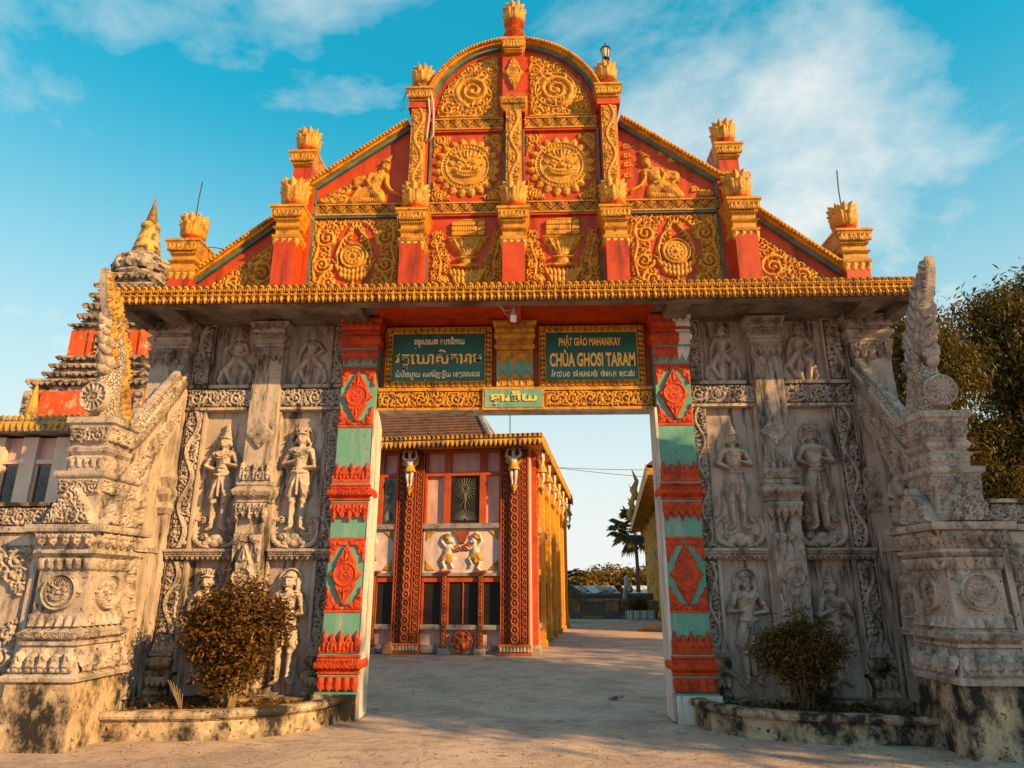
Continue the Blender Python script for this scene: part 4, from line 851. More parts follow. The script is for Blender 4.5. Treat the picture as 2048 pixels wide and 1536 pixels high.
def capital(x, y, z, w=.25, d=.25, tall=True):
    """flared capital below a finial; z is its foot, returns its top"""
    P = [(w * .72, d * .72, 0), (w * .86, d * .86, .05), (w * .9, d * .9, .09), (w * .72, d * .72, .11)] if tall else []
    z1 = z + (.11 if tall else 0)
    if tall:
        MB().sq([(a, b, z + c) for a, b, c in P], x, y).obj('moulding', GOLD, PED); petalrow(w * 1.75, .13, 4, True, .03).obj('petal_band', GOLD, PED, (x - w * .875, y - d * .78, z - .10))
        MB().sq([(w * .72, d * .72, z1), (w * .72, d * .72, z1 + .07), (w * .85, d * .85, z1 + .10), (w * .9, d * .9, z1 + .12), (w * .74, d * .74, z1 + .14), (w * .74, d * .74, z1 + .20)], x, y).obj('moulding', GOLD, PED); z1 += .20
    MB().sq([(w * .74, d * .74, z1), (w * .8, d * .8, z1 + .02), (w * .86, d * .86, z1 + .05), (w * .92, d * .92, z1 + .10), (w * 1.05, d * 1.05, z1 + .20), (w * 1.12, d * 1.12, z1 + .215), (w * 1.12, d * 1.12, z1 + .25)], x, y).obj('capital', GOLD, PED)
    leafrow(w * 1.9, .14, 7, False, .022, False).obj('leaf_band', GOLD, PED, (x - w * .95, y - d * .97, z1 + .06)); 
    b = MB(); n = int(w * 2 / .04)
    for i in range(n): b.ball((x - w * .86 + (i + .5) * w * 1.72 / n, y - d * .87, z1 + .035), .016, 6)
    b.obj('bead_row', GOLD, PED); return z1 + .25
for x in (-1.5, 0, 1.5):
    # upper pilaster
    zt = 8.92 if x else 8.88
    MB().box(x - .13, x + .13, YP - .20, YP - .002, 7.0, zt).obj('pilaster', RED, PED)
    MB().box(x - .12, x + .12, YP - .232, YP - .201, 7.1, zt - .02).obj('pilaster_face', GOLD, PED)
    vine(.22, zt - 7.12, .028, 5).obj('vine_strip', GOLD, PED, (x - .11, YP - .232, 7.1))
    if x:
        MB().box(x - .18, x + .18, YP - .24, YP + .24, zt, 9.02).obj('block', RED, PED)
        z = capital(x, YP - .02, 9.02, .20, .26, False); finial(x, YP - .02, z, .9, 1)
    else:
        MB().box(-.18, .18, YP - .16, YP - .002, 8.86, 10.05).obj('king_post', RED, PED)
        z = capital(0, YP - .10, 9.98, .18, .16, False); MB().sq([(.15, .10, 8.86), (.20, .14, 8.93), (.22, .16, 9.05), (.22, .16, 9.08), (.16, .11, 9.12), (.19, .13, 9.15), (.15, .1, 9.18)], 0, YP - .10).obj('moulding', GOLD, PED)
        scrollband(.40, .10, .018, 6).obj('scroll_band', GOLD, PED, (-.20, YP - .262, 8.95))
        lozenge(.33, .66, .04).obj('diamond_relief', GOLD, PED, (-.165, YP - .162, 9.28))
        MB().sq([(.20, .16, 10.30), (.20, .16, 10.32), (.16, .14, 10.33), (.20, .2, 10.39), (.20, .2, 10.41), (.15, .15, 10.42)], 0, -.30).obj('moulding', GOLD, PED)
        finial(0, -.30, 10.40, .95, 2)
    # lower lotus-topped pier in front of it
    MB().box(x - .16, x + .16, YP - .42, YP - .002, 5.603, 6.42).obj('pedestal', RED, PED)
    z = capital(x, YP - .21, 6.42, .22, .24); zt2 = finial(x, YP - .21, z, 1.02)
for s_ in (-1, 1):
    x = s_ * 3.36
    MB().box(x - .16, x + .16, YP - .42, YP + .3, 5.603, 6.50).obj('pedestal', RED, PED)
    z = capital(x, YP - .20, 6.50, .23, .26); finial(x, YP - .20, z, 1.08)
    MB().box(*sorted((s_ * 3.12, s_ * 3.40)), YP - .10, YP + .4, 5.604, 7.60).obj('corner_post', RED, PED)
    MB().box(*sorted((s_ * 3.085, s_ * 3.118)), YP - .06, YP - .002, 5.604, 7.58).obj('teal_strip', TEALD, PED)
    x = s_ * 3.32; MB().box(x - .15, x + .15, YP - .12, YP + .2, 7.69, 7.95).obj('block', RED, PED); z = capital(x, YP + .03, 7.95, .20, .22, False); finial(x, YP + .03, z, .95)
    x = s_ * 4.98; MB().box(x - .17, x + .17, YP - .2, YP + .22, 5.603, 6.06).obj('pedestal', RED, PED); z = capital(x, YP, 6.08, .24, .25); zf = finial(x, YP, z, 1.0)
    rod = thing('lightning_rod', 'thin dark rod rising from the ' + ('outermost lotus finial beside the stepped tower' if s_ < 0 else 'outermost lotus finial beside the leafy trees'), 'rod', (x, YP, zf - .12), 'rods on the outer finials')
    MB().tube([(x, YP, zf - .1), (x + .0, YP, zf + .30), (x + .02, YP, zf + .62)], .010, 6).obj('shaft', METAL, rod); MB().ball((x, YP, zf - .1), .03, 8).obj('socket', METAL, rod)
for s_ in (-1, 1):
    for x, z0, z1 in ((s_ * 1.34, 5.604, 8.62),): MB().box(*sorted((x, x - s_ * .03)), YP - .05, YP - .002, z0, z1).obj('teal_strip', TEALD, PED)
    MB().box(*sorted((s_ * .165, s_ * .14)), YP - .05, YP - .002, 5.604, 8.62).obj('teal_strip', TEALD, PED)
# lantern on the right crown, lamp under the cornice, cable
LN = thing('lantern', 'small dark glass lantern standing on the lotus finial right of the arch', 'lantern', (1.5, -.42, 9.88))
lx, ly, lz = 1.52, -.42, 9.86
MB().lathe([(.03, 0), (.03, .10), (.06, .11), (.06, .13)], (lx, ly, lz), 8).obj('stem', METAL, LN); MB().lathe([(.045, .131), (.075, .30), (.075, .302)], (lx, ly, lz), 6).obj('glass', mat('lantern_glass', (.55, .5, .42), (.4, .36, .3), 8, .2, 0), LN)
MB().lathe([(.095, .303), (.08, .33), (.03, .37), (.012, .39), (.012, .43), (.004, .47)], (lx, ly, lz), 6).obj('cap', METAL, LN); g = MB()
for k in range(6): a = k * 1.047; g.tube([(lx + .05 * math.cos(a), ly + .05 * math.sin(a), lz + .13), (lx + .08 * math.cos(a), ly + .08 * math.sin(a), lz + .304)], .006, 5)
g.obj('cage', METAL, LN)
BU = thing('spiral_bulb', 'white spiral energy bulb hanging from the red bracket over the signs', 'bulb', (0.0, -.8, 5.37))
bx, by = .0, -.86
MB().lathe([(.022, .0), (.022, -.07), (.03, -.075), (.032, -.13), (.026, -.14)], (bx, by, 5.395), 10).obj('holder', GREYM, BU)
MB().tube([(bx + .034 * math.cos(t), by + .034 * math.sin(t), 5.25 - .10 * t / 25) for t in np.linspace(0, 25, 100)], .013, 6).obj('coil', mat('white_glass', (.85, .85, .82), (.8, .8, .78), 5, .3, 0), BU, True)
MB().tube([(-.2, -1.0, 5.33), (-.1, -.97, 5.27), (-.05, -.92, 5.30), (0, -.86, 5.38)], .006, 5).obj('cord', GREYM, BU)
MB().tube([(-.16, -1.0, 5.33), (-.12, -.96, 5.24), (-.06, -.9, 5.22), (-.01, -.86, 5.33)], .004, 5).obj('cord', GREYM, BU)
CB = MB().tube([(-1.45, YP - .24, 9.36), (-1.33, YP - .27, 9.25), (-1.27, YP - .25, 8.9), (-1.26, YP - .24, 8.4), (-1.32, YP - .26, 8.28), (-1.36, YP - .26, 8.32), (-1.33, YP - .25, 8.8), (-1.37, YP - .26, 9.2), (-1.52, YP - .3, 9.33)], .016, 6).obj('hanging_cable', GREYM, None, True)
tag(CB, 'pale looped cable hanging down beside the pilaster left of the arch', 'cable')
CB = MB().tube([(-1.72, YP - .24, 9.22), (-1.76, YP - .25, 9.05), (-1.74, YP - .25, 8.92), (-1.79, YP - .25, 8.85)], .006, 5).obj('loose_wire', METAL, None, True); tag(CB, 'thin loose wire dangling beside the capital left of the arch', 'wire')
CB = MB().tube([(-5.0 + .02, YP, 6.66), (-4.6, YP, 6.62), (-4.38, YP - .02, 6.56)], .007, 5).obj('stay_wire', METAL); tag(CB, 'thin dark wire from the outermost finial to the sloping cornice beside the stepped tower', 'wire')

# ============================================================ sign boards
def text(body, x, y, z, size, m_, parent, ext=.012, sx=1.0, bold=.0, align='LEFT', name='lettering', spacing=1.0):
    cu = bpy.data.curves.new(name, 'FONT'); cu.body = body; cu.size = size; cu.extrude = ext; cu.align_x = align; cu.offset = bold; cu.space_character = spacing; cu.resolution_u = 3
    o = bpy.data.objects.new(name + '_curve', cu); COL.objects.link(o); bpy.context.view_layer.update()
    dg = bpy.context.evaluated_depsgraph_get(); me = bpy.data.meshes.new_from_object(o.evaluated_get(dg)); bpy.data.objects.remove(o)
    V = np.empty(len(me.vertices) * 3); me.vertices.foreach_get('co', V); V = V.reshape(-1, 3)
    W = np.stack([x + V[:, 0] * sx, y - V[:, 2], z + V[:, 1]], 1) if len(V) else V
    me.vertices.foreach_set('co', W.ravel()); me.update(); me.materials.clear(); me.materials.append(m_)
    ob = bpy.data.objects.new(name, me); COL.objects.link(ob); setp(ob, parent); return ob, (W[:, 0].min(), W[:, 0].max()) if len(V) else (x, x)
def fit(body, x0, x1, y, z, size, m_, parent, ext=.012, bold=0.):
    """a line of lettering squeezed to run from x0 to x1"""
    o, (a, b) = text(body, 0, y, z, size, m_, parent, ext, 1.0, bold); me = o.data; V = np.empty(len(me.vertices) * 3); me.vertices.foreach_get('co', V); V = V.reshape(-1, 3)
    V[:, 0] = x0 + (V[:, 0] - a) * (x1 - x0) / max(b - a, 1e-6); me.vertices.foreach_set('co', V.ravel()); me.update(); return o
def khmer(units, x0, x1, y, z, size, m_, parent, bold=0.):
    """Khmer line from (base, mark above, sign below) units, since stacked letters need placing by hand"""
    made = []; x = 0
    for base, above, below in units:
        if base == ' ': x += size * .3; continue
        o, (a, b) = text(base, x, y, z, size, m_, parent, .012, 1.0, bold); made.append(o); w = b - x
        if above: o2, _ = text(above, 0, y, z + size * .0, size, m_, parent, .012, 1.0, bold); made.append((o2, (a + b) / 2))
        if below: o2, _ = text(below, 0, y, z - size * .38, size * .62, m_, parent, .012, 1.0, bold); made.append((o2, (a + b) / 2))
        x = b + size * .05
    sc = (x1 - x0) / x
    for e in made:
        o, cxx = e if isinstance(e, tuple) else (e, None); me = o.data; V = np.empty(len(me.vertices) * 3); me.vertices.foreach_get('co', V); V = V.reshape(-1, 3)
        if cxx is not None and len(V): V[:, 0] += cxx - (V[:, 0].min() + V[:, 0].max()) / 2
        V[:, 0] = x0 + V[:, 0] * sc; me.vertices.foreach_set('co', V.ravel()); me.update()
def signboard(x0, x1, z0, z1, label):
    t = thing('signboard', label, 'sign', ((x0 + x1) / 2, -.05, z0), 'green signboards above the opening')
    MB().box(x0, x1, -.03, .018, z0, z1).obj('board', GREEN, t)
    f = MB().box(x0, x1, -.06, -.031, z0, z0 + .09).box(x0, x1, -.06, -.031, z1 - .09, z1).box(x0, x0 + .10, -.06, -.031, z0 + .0905, z1 - .0905).box(x1 - .10, x1, -.06, -.031, z0 + .0905, z1 - .0905).obj('frame', GOLDD, t)
    r = Rel(x1 - x0, z1 - z0, .0085); w, h = x1 - x0, z1 - z0
    for z in (.045, h - .045):
        n = int(w / .085)
        for i in range(n): c = (i + .5) * w / n; r.ring(c, z, .030, .011, .028, 12); r.el(c, z, .014, .014, .03)
    for xx in (.05, w - .05):
        n = int((h - .18) / .075)
        for i in range(n): c = .09 + (i + .5) * (h - .18) / n; r.spiral((xx, c), .034, 1.2, 0, 1 if xx < .2 else -1, w=.013, A=.03); r.leaf((xx, c - .03), 1.57, .06, .012, .8, .024)
    for q in (.004, ): r.st([(.008, .008), (w - .008, .008), (w - .008, h - .008), (.008, h - .008), (.008, .008)], .009, .02); r.st([(.095, .088), (w - .095, .088), (w - .095, h - .088), (.095, h - .088), (.095, .088)], .009, .02)
    r.obj('frame_carving', GOLD, t, (x0, -.06, z0)); return t
SG = signboard(.36, 1.93, 4.445, 5.395, 'green signboard lettered in Latin script, right of the small central pilaster')
fit('PHẬT GIÁO MAHANIKAY', .66, 1.59, -.036, 5.09, .17, LETTER, SG, bold=.004)
fit('CHÙA GHOSI TARAM', .52, 1.79, -.036, 4.765, .285, LETTER, SG, bold=.009)
fit('ẤP CÙ LAO   XÃ HƯNG HỘI   VĨNH LỢI   BẠC LIÊU', .54, 1.77, -.036, 4.60, .105, LETTERW, SG, bold=.003)
SK = signboard(-1.95, -.345, 4.445, 5.395, 'green signboard lettered in Khmer script, left of the small central pilaster')
U = lambda *a: [(q + ('', '', ''))[:3] if isinstance(q, tuple) else (q, '', '') for q in a]
khmer(U(('ព', '', 'ុ'), ('ទ', '', 'ធ'), 'ស', 'ា', 'ស', 'ន', 'ា', ' ', 'ម', 'ហ', 'ា', ('ន', 'ិ'), 'ក', 'ា', 'យ'), -1.53, -.76, -.036, 5.13, .13, LETTERW, SK, .0015)
khmer(U('វ', ('ត', '', 'ត'), 'េ', 'ឃ', 'ា', ('ស', 'ិ'), 'ត', 'ា', 'រ', 'ា', 'ម'), -1.80, -.49, -.036, 4.82, .25, LETTER, SK, .004)
khmer(U(('ឃ', 'ំ', 'ុ'), ('ហ', 'ឹ'), 'ង', ('ហ', '', 'យ'), 'យ', ' ', ('ស', '', 'ុ'), 'រ', 'ក', ('វ', 'ិ'), 'ញ', ('ឡ', 'ើ'), 'យ', ' ', 'េ', 'ខ', ('ត', '', 'ត'), 'ព', 'ល', 'ល', 'ា', 'វ'), -1.79, -.52, -.036, 4.615, .115, LETTERW, SK, .0015)
PLQ = thing('name_plaque', 'small teal plaque in a gold frame with Khmer letters over the opening', 'plaque', (0, -.13, 4.08))
MB().box(-.47, .43, -.16, -.1045, 4.07, 4.415).obj('frame', GOLD, PLQ); MB().box(-.435, .395, -.168, -.1605, 4.105, 4.38).obj('board', TEAL, PLQ)
khmer(U(('ទ', '', 'វ'), 'ា', 'រ', ('ជ', '័'), 'យ'), -.36, .33, -.172, 4.20, .16, LETTER, PLQ, .004)

# ============================================================ piers, raked walls, nagas, planters, wing walls
SCALE = mat('naga_scale_stone', (.50, .41, .33), (.36, .28, .23), 3, .85, .2, dirt=(.11, .09, .08), dlo=.52, dhi=.74, dscale=3)
def add_scales(m_):
    t = m_.node_tree; N = t.nodes; L = t.links; v = N.new('ShaderNodeTexVoronoi'); v.feature = 'DISTANCE_TO_EDGE'; v.inputs['Scale'].default_value = 24; g = N.new('ShaderNodeNewGeometry'); L.new(g.outputs['Position'], v.inputs['Vector'])
    bp = N.new('ShaderNodeBump'); bp.inputs['Strength'].default_value = .9; bp.inputs['Distance'].default_value = .05; mr = N.new('ShaderNodeMapRange'); mr.inputs[2].default_value = .12; L.new(v.outputs['Distance'], mr.inputs[0]); L.new(mr.outputs[0], bp.inputs['Height']); L.new(bp.outputs[0], N['Principled BSDF'].inputs['Normal'])
add_scales(SCALE)
NMAT = mat('naga_gilt_back', (.50, .27, .05), (.30, .16, .05), 4, .7, .4, 40, dirt=(.06, .045, .03), dlo=.48, dhi=.66, dscale=6)
def faces(rel, w, zc, hx, hy, cx, cy, sd, nm, m_, par, h):
    """the same carved strip on the front and on the face turned to the axis"""
    rel[0].obj(nm, m_, par, (cx - w[0] / 2, cy - hy, zc)); fr = inner(sd); xi = cx - sd * hx
    rel[1].obj(nm, m_, par, (xi, cy - w[1] / 2 if sd < 0 else cy + w[1] / 2, zc), fr)
def medal(R):
    def f():
        r = Rel(2.5 * R, 2.2 * R, .008); c, z = 1.25 * R, 1.1 * R; r.el(c, z, R, R, .02, p=.2); r.ring(c, z, R * .96, R * .07, .045); r.ring(c, z, R * .78, R * .035, .035)
        for d in (-1, 1): r.el(c + d * R * 1.1, z, R * .11, R * .11, .03)
        q = Rel(2.5 * R, 2.2 * R, .008); demon(q, c, z, R * .85, .025); r.H = np.where(q.H > 0, np.maximum(r.H, .012 + q.H), r.H); return r
    return cached(('md', R), f)
def antefix(w, h):
    def f():
        r = Rel(w, h, .0085); c = w / 2
        r.pg([(0, 0), (w, 0), (w * .90, h * .42), (w * .70, h * .74), (c, h), (w * .30, h * .74), (w * .10, h * .42)], .05, .03)
        for d in (-1, 1):
            for k in range(7): t = k / 6; r.leaf((c + d * w * (.36 - .28 * t), h * (.06 + .72 * t)), (.9 if d > 0 else 2.24) + d * .5 * t, h * .22, w * .045, d * 1.0, .075)
            r.spiral((c + d * w * .14, h * .16), w * .10, 1.4, 0, d, w=w * .028, A=.08)
            r.st([(c + d * w * .20, .02), (c + d * w * .24, h * .3), (c, h * .66)], w * .03, .085)
        r.leaf((c, h * .1), 1.57, h * .36, w * .06, 0, .085); q = Rel(w, h, .0085); q.fill(lambda x, z: True, (w * .10, w * .07, w * .05), 3, .03); r.H = np.where((q.H > 0) & (r.H > .02), np.maximum(r.H, .05 + q.H), r.H); return r
    return cached(('af', w, h), f)
def pier(s_):
    cx, cy = s_ * 4.92, -1.68
    T = thing('stone_pier', 'carved stone pier with face medallions beside the ' + ('planter with the bushier reddish shrub' if s_ < 0 else 'planter with the rounder trimmed shrub'), 'pier', (cx, cy, 0), 'stone piers in front of the gate')
    MB().sq([(.38, .46, -.1), (.36, .45, .66)], cx, cy).obj('pedestal', MOULD, T)
    B = MB().sq([(.41, .49, .661), (.42, .50, .70), (.40, .48, .72), (.37, .45, .74), (.33, .42, .90), (.30, .39, 1.0), (.335, .425, 1.015), (.335, .425, 1.045), (.30, .39, 1.06), (.35, .44, 1.10), (.36, .45, 1.13), (.30, .39, 1.18), (.29, .38, 1.20), (.30, .39, 1.32), (.28, .37, 1.34), (.28, .37, 1.78), (.30, .39, 1.80), (.31, .40, 1.91), (.29, .38, 1.92), (.35, .44, 1.97), (.35, .44, 1.995), (.31, .40, 2.02), (.31, .40, 2.04), (.37, .46, 2.19), (.43, .52, 2.20), (.44, .53, 2.23), (.44, .53, 2.275)], cx, cy).obj('shaft', STONE, T)
    wf, wi = .62, .80
    faces((leafrow(.66, .25, 5, False, .04), leafrow(.84, .25, 6, False, .04)), (.66, .84), .74, .35, .435, cx, cy, s_, 'flame_band', STONE, T, 0)
    faces((scrollband(.60, .07, .015, 6), scrollband(.78, .07, .015, 6)), (.60, .78), 1.085, .352, .442, cx, cy, s_, 'scroll_band', STONE, T, 0)
    faces((petalrow(.60, .12, 6, False, .035), petalrow(.78, .12, 7, False, .035)), (.60, .78), 1.205, .295, .385, cx, cy, s_, 'petal_band', STONE, T, 0)
    faces((medal(.19), medal(.19)), (.475, .475), 1.35, .28, .37, cx, cy, s_, 'face_medallion', STONE, T, 0)
    faces((petalrow(.62, .12, 6, True, .035), petalrow(.80, .12, 7, True, .035)), (.62, .80), 1.79, .31, .40, cx, cy, s_, 'petal_band', STONE, T, 0)
    faces((leafrow(.66, .16, 5, True, .035, False), leafrow(.84, .16, 6, True, .035, False)), (.66, .84), 2.035, .345, .435, cx, cy, s_, 'flame_band', STONE, T, 0)
    # upper stage
    cm_ = -1.72; MB().sq([(.27, .36, 2.276), (.245, .33, 2.60), (.25, .34, 2.62), (.26, .35, 2.80), (.29, .38, 2.82), (.30, .39, 2.84), (.30, .39, 2.885)], cx, cm_).obj('middle_stage', STONE, T)
    faces((antefix(.52, .42), antefix(.62, .42)), (.52, .62), 2.285, .265, .36, cx, cm_, s_, 'antefix', STONE, T, 0)
    faces((scrollband(.50, .17, .025, 6), scrollband(.66, .17, .025, 6)), (.50, .66), 2.625, .25, .345, cx, cm_, s_, 'scroll_band', STONE, T, 0)
    cu_ = -1.86; cxu = s_ * 4.88; MB().sq([(.205, .21, 2.886), (.215, .22, 2.99), (.235, .24, 3.03), (.195, .20, 3.07), (.235, .24, 3.11), (.245, .25, 3.15), (.205, .21, 3.18), (.215, .22, 3.20), (.25, .255, 3.42), (.28, .285, 3.44), (.28, .285, 3.51)], cxu, cu_).obj('upper_stage', STONE, T)
    faces((petalrow(.42, .10, 5, True, .03), petalrow(.42, .10, 5, True, .03)), (.42, .42), 2.92, .21, .215, cxu, cu_, s_, 'petal_band', STONE, T, 0)
    faces((scrollband(.46, .19, .03, 6), scrollband(.46, .19, .03, 6)), (.46, .46), 3.21, .23, .235, cxu, cu_, s_, 'scroll_band', STONE, T, 0)
    MB().prism([(-1.655, 2.89), (-1.655, 3.36), (-1.60, 3.20), (-1.50, 3.10), (-1.30, 3.075), (-1.36, 2.89)], s_ * 4.80, s_ * 5.12, 'x').obj('volute_web', STONEP, T)
    return T
def raked(s_):
    xi, xo = s_ * 5.02, s_ * 5.34
    T = thing('buttress_wall', 'stone return wall with sloping rail and carved holy figures on its ' + ('sunlit' if s_ < 0 else 'shaded') + ' inner face', 'wall', (s_ * 5.1, -.7, 0), 'return walls behind the piers')
    W = MB().prism([(-.155, 0), (-1.255, 0), (-1.255, 2.80), (-.155, 4.0)], xi, xo, 'x').obj('wall', STONEP, T)
    a, b = s_ * 4.90, s_ * 5.36
    MB().prism([(-.16, 4.36), (-1.30, 3.08), (-1.50, 2.98), (-1.50, 2.90), (-1.27, 2.62), (-1.08, 2.62), (-.16, 3.90)], a, b, 'x').obj('rail', STONEP, T)
    r = Rel(1.0, 1.7, .0095); r.fill(lambda x, z: True, (.05, .036), 4, .018); 
    # carved strip along the slope, drawn in the face's own coordinates
    def on(yv, zv): return (yv + 1.3, zv - 2.6)
    r = Rel(1.15, 1.75, .0095); ins = lambda x, z: (lambda y, h: -1.22 < y < -.17 and h < 4.27 + 1.115 * (y + .16) and h > 3.98 + 1.33 * (y + .16))(x - 1.3, z + 2.6)
    r.fill(ins, (.055, .04, .03), 4, .02)
    if s_ > 0: r2 = Rel(1.15, 1.75, .0095, x0=-1.15); r2.H = r.H[:, ::-1].copy(); r = r2
    fr = inner(s_); r.obj('scroll_relief', STONE, T, (a, -1.3, 2.6), fr)
    # seated figure with coils
    q = Rel(.70, 1.25, .0085); c = .35
    for k, z in enumerate((.30, .36, .42)): q.st([(c - .28 + .03 * k, z), (c, z - .05), (c + .28 - .03 * k, z)], .055, .05)
    q.st([(c - .22, .50), (c, .46), (c + .22, .50)], [.06, .07, .06], .07, .01); q.st([(c, .5), (c, .74)], [.11, .13], .075, .01); q.st([(c - .13, .74), (c - .17, .60), (c - .02, .53)], [.05, .042, .03], .08, .01); q.st([(c + .13, .74), (c + .17, .60), (c + .02, .53)], [.05, .042, .03], .08, .01)
    q.st([(c, .78), (c, .84)], .04, .06, .01); q.el(c, .90, .062, .078, .09); q.el(c, .98, .04, .05, .07); q.leaf((c, 1.0), 1.57, .1, .025, 0, .05)
    for k in range(5): q.st([(c - .30, .04 + .045 * k)] + [(c - .30 + .06 * j, .05 + .045 * k + .018 * math.sin(j * 1.4 + k)) for j in range(1, 11)], .011, .02)
    q.obj('seated_figure', STONEF, T, (xi, -1.22 if s_ < 0 else -.40, 2.16), fr)
    q = Rel(.62, 1.6, .0085); figure(q, .31, .06, 1.38, 'hold' if s_ < 0 else 'dancer', 'cap' if s_ < 0 else 'hood', 'stand', dress='long'); q.obj('relief_figure', STONEF, T, (xi, -1.10 if s_ < 0 else -.40, .45), fr)
    MB().box(*sorted((xi - s_ * .08, xi - s_ * .003)), -1.25, -.16, 2.06, 2.12).obj('ledge', STONE, T)
    leafrow(1.05, .085, 14, True, .025, False).obj('pendant_band', STONE, T, (xi - s_ * .004, -1.22 if s_ < 0 else -.17, 1.97), fr)
    MB().box(*sorted((xi - s_ * .06, xi - s_ * .003)), -.40, -.20, .24, 2.055).box(*sorted((xi - s_ * .03, xi - s_ * .002)), -.198, -.156, .24, 2.055).obj('pilaster', STONEP, T)
    return T
def naga(s_):
    x = s_ * 4.97; hx = s_ * 4.89
    T = thing('naga_statue', 'stone serpent rearing its crested heads on the ' + ('sunlit pier in front of the stepped tower' if s_ < 0 else 'pier in front of the leafy trees'), 'statue', (x, -1.7, 3.52), 'serpent statues on the piers')
    P = [(x, -.20, 4.52), (x, -.5, 4.19), (x, -.85, 3.80), (x, -1.10, 3.53), (x, -1.26, 3.40), (x, -1.42, 3.40), (x, -1.58, 3.58), (x, -1.78, 3.70)]
    MB().tube(P, [.14, .155, .16, .16, .16, .16, .17, .15], 14, .85).obj('body', SCALE, T, True)
    # crest of arcs along the back
    c = MB(); 
    for k in range(13):
        t = k / 12; y = -.2 - .95 * t; z = 4.52 - 1.04 * t
        c.prism([(y + .06, z + .08), (y + .05, z + .22), (y - .01, z + .26), (y - .06, z + .18), (y - .05, z + .02)], x - .045 + .004 * (k % 2), x + .045 + .004 * (k % 2), 'x')
    c.obj('crest', STONE, T)
    c = MB(); c.tube([(x - s_ * .10, -.18, 4.64), (x - s_ * .10, -1.13, 3.60)], .028, 8); c.obj('crest_edge', STONEP, T)
    # hood
    H = [(-1.60, 3.50, .16), (-1.72, 3.56, .19), (-1.84, 3.68, .20), (-1.86, 3.86, .185), (-1.82, 4.02, .16), (-1.78, 4.18, .15), (-1.77, 4.36, .155), (-1.80, 4.54, .13), (-1.85, 4.70, .11), (-1.91, 4.86, .075), (-1.97, 5.02, .045), (-2.01, 5.18, .012)]
    fwd = lambda y, z: y - .07 - .26 * max(0, z - 4.15) ** 1.15 / 1.1
    H = [(fwd(y, z), z, r) for y, z, r in H]
    MB().tube([(hx, y, z) for y, z, r in H], [r for y, z, r in H], 18, .72).obj('hood', SCALE, T, True)
    BL = [(-1.66, 3.92), (-1.58, 4.05), (-1.54, 4.22), (-1.60, 4.30), (-1.55, 4.45), (-1.60, 4.58), (-1.66, 4.62), (-1.64, 4.76), (-1.74, 4.88), (-1.80, 5.02), (-1.92, 5.14), (-2.03, 5.30), (-2.055, 5.12), (-2.04, 4.95), (-1.99, 4.80), (-1.96, 4.60), (-1.94, 4.2), (-1.9, 4.0)]
    BL = [(fwd(y, z), z) for y, z in BL]
    MB().prism(BL, hx - .055, hx + .055, 'x').obj('hood_blade', STONE, T)
    d = Rel(.40, .40, .008); d.el(.20, .20, .165, .18, .03, p=.25); d.ring(.20, .20, .155, .016, .05, 40, .17); d.ring(.20, .20, .06, .012, .05); d.el(.20, .20, .03, .03, .06)
    for k in range(14): a = k * .4488; d.st([(.20 + .075 * math.cos(a), .20 + .075 * math.sin(a)), (.20 + .14 * math.cos(a), .20 + .15 * math.sin(a))], [.008, .014], .02, add=True)
    d.obj('breastplate', STONE, T, (hx - .20, -2.10, 3.55)); MB().lathe([(.155, 0), (.165, .03), (.10, .14)], n=20).obj('breast', STONE, T, True).matrix_basis = Matrix.Translation((hx, -2.095, 3.75)) @ Matrix.Rotation(R_(-90), 4, 'X')
    for z, y, sc in ((4.16, -1.92, .85), (4.40, -1.92, .75), (4.62, -1.93, .6)):
        y = fwd(y, z); h = MB(); h.tube([(hx, y + .08, z + .03), (hx, y - .05, z + .055), (hx, y - .14, z + .05), (hx, y - .20, z + .10), (hx, y - .19, z + .14)], [.115 * sc, .11 * sc, .085 * sc, .04 * sc, .01], 10)
        h.tube([(hx, y + .05, z - .055), (hx, y - .08, z - .055), (hx, y - .16, z - .035), (hx, y - .18, z - .01)], [.09 * sc, .08 * sc, .045 * sc, .01], 10)
        for q in (-1, 1): h.ball((hx + q * .08 * sc, y - .05, z + .11 * sc), .032 * sc, 8); h.tube([(hx + q * .09 * sc, y, z + .0), (hx + q * .14 * sc, y + .05, z + .06), (hx + q * .12 * sc, y + .09, z + .15)], [.035 * sc, .03 * sc, .004], 6)
        h.obj('serpent_head', STONE, T, True)
        tt = MB()
        for k in range(7): a = -.75 + k * .25; tt.tube([(hx + .07 * sc * math.sin(a), y - .09 - .05 * math.cos(a), z + .02), (hx + .065 * sc * math.sin(a), y - .09 - .055 * math.cos(a), z - .025)], [.012, .005], 5)
        tt.obj('teeth', WHITE, T)
    P = np.array([(y + 2.42, z - 3.9) for y, z in BL]); 
    def inside(X, Z):
        ins = np.zeros(X.shape, bool)
        for i in range(len(P)):
            a, b = P[i], P[(i + 1) % len(P)]; c = ((a[1] > Z) != (b[1] > Z)); ins ^= c & (X < (b[0] - a[0]) * (Z - a[1]) / (b[1] - a[1] + 1e-12) + a[0])
        return ins
    w = Rel(.92, 1.42, .0085); [w.leaf((.66 - .42 * (k / 9), .10 + 1.0 * k / 9), 1.0, .28 * (1 - .4 * k / 9), .040, .9, .045) for k in range(10)]; [w.leaf((.56 - .42 * (k / 9), .12 + 1.05 * k / 9), 2.0, .15, .03, -.8, .04) for k in range(10)]
    w.spiral((.76, .25), .085, 1.5, 0, 1, w=.026, A=.055); w.fill(lambda X, Z: True, (.055, .04, .03), 3, .035); w.mask(inside)
    if s_ > 0: w2 = Rel(.92, 1.42, .0085, x0=-.92); w2.H = w.H[:, ::-1].copy(); w = w2
    w.obj('side_flames', NMAT if s_ < 0 else STONE, T, (hx - s_ * .056, -2.42, 3.9), inner(s_))
    bk = MB()
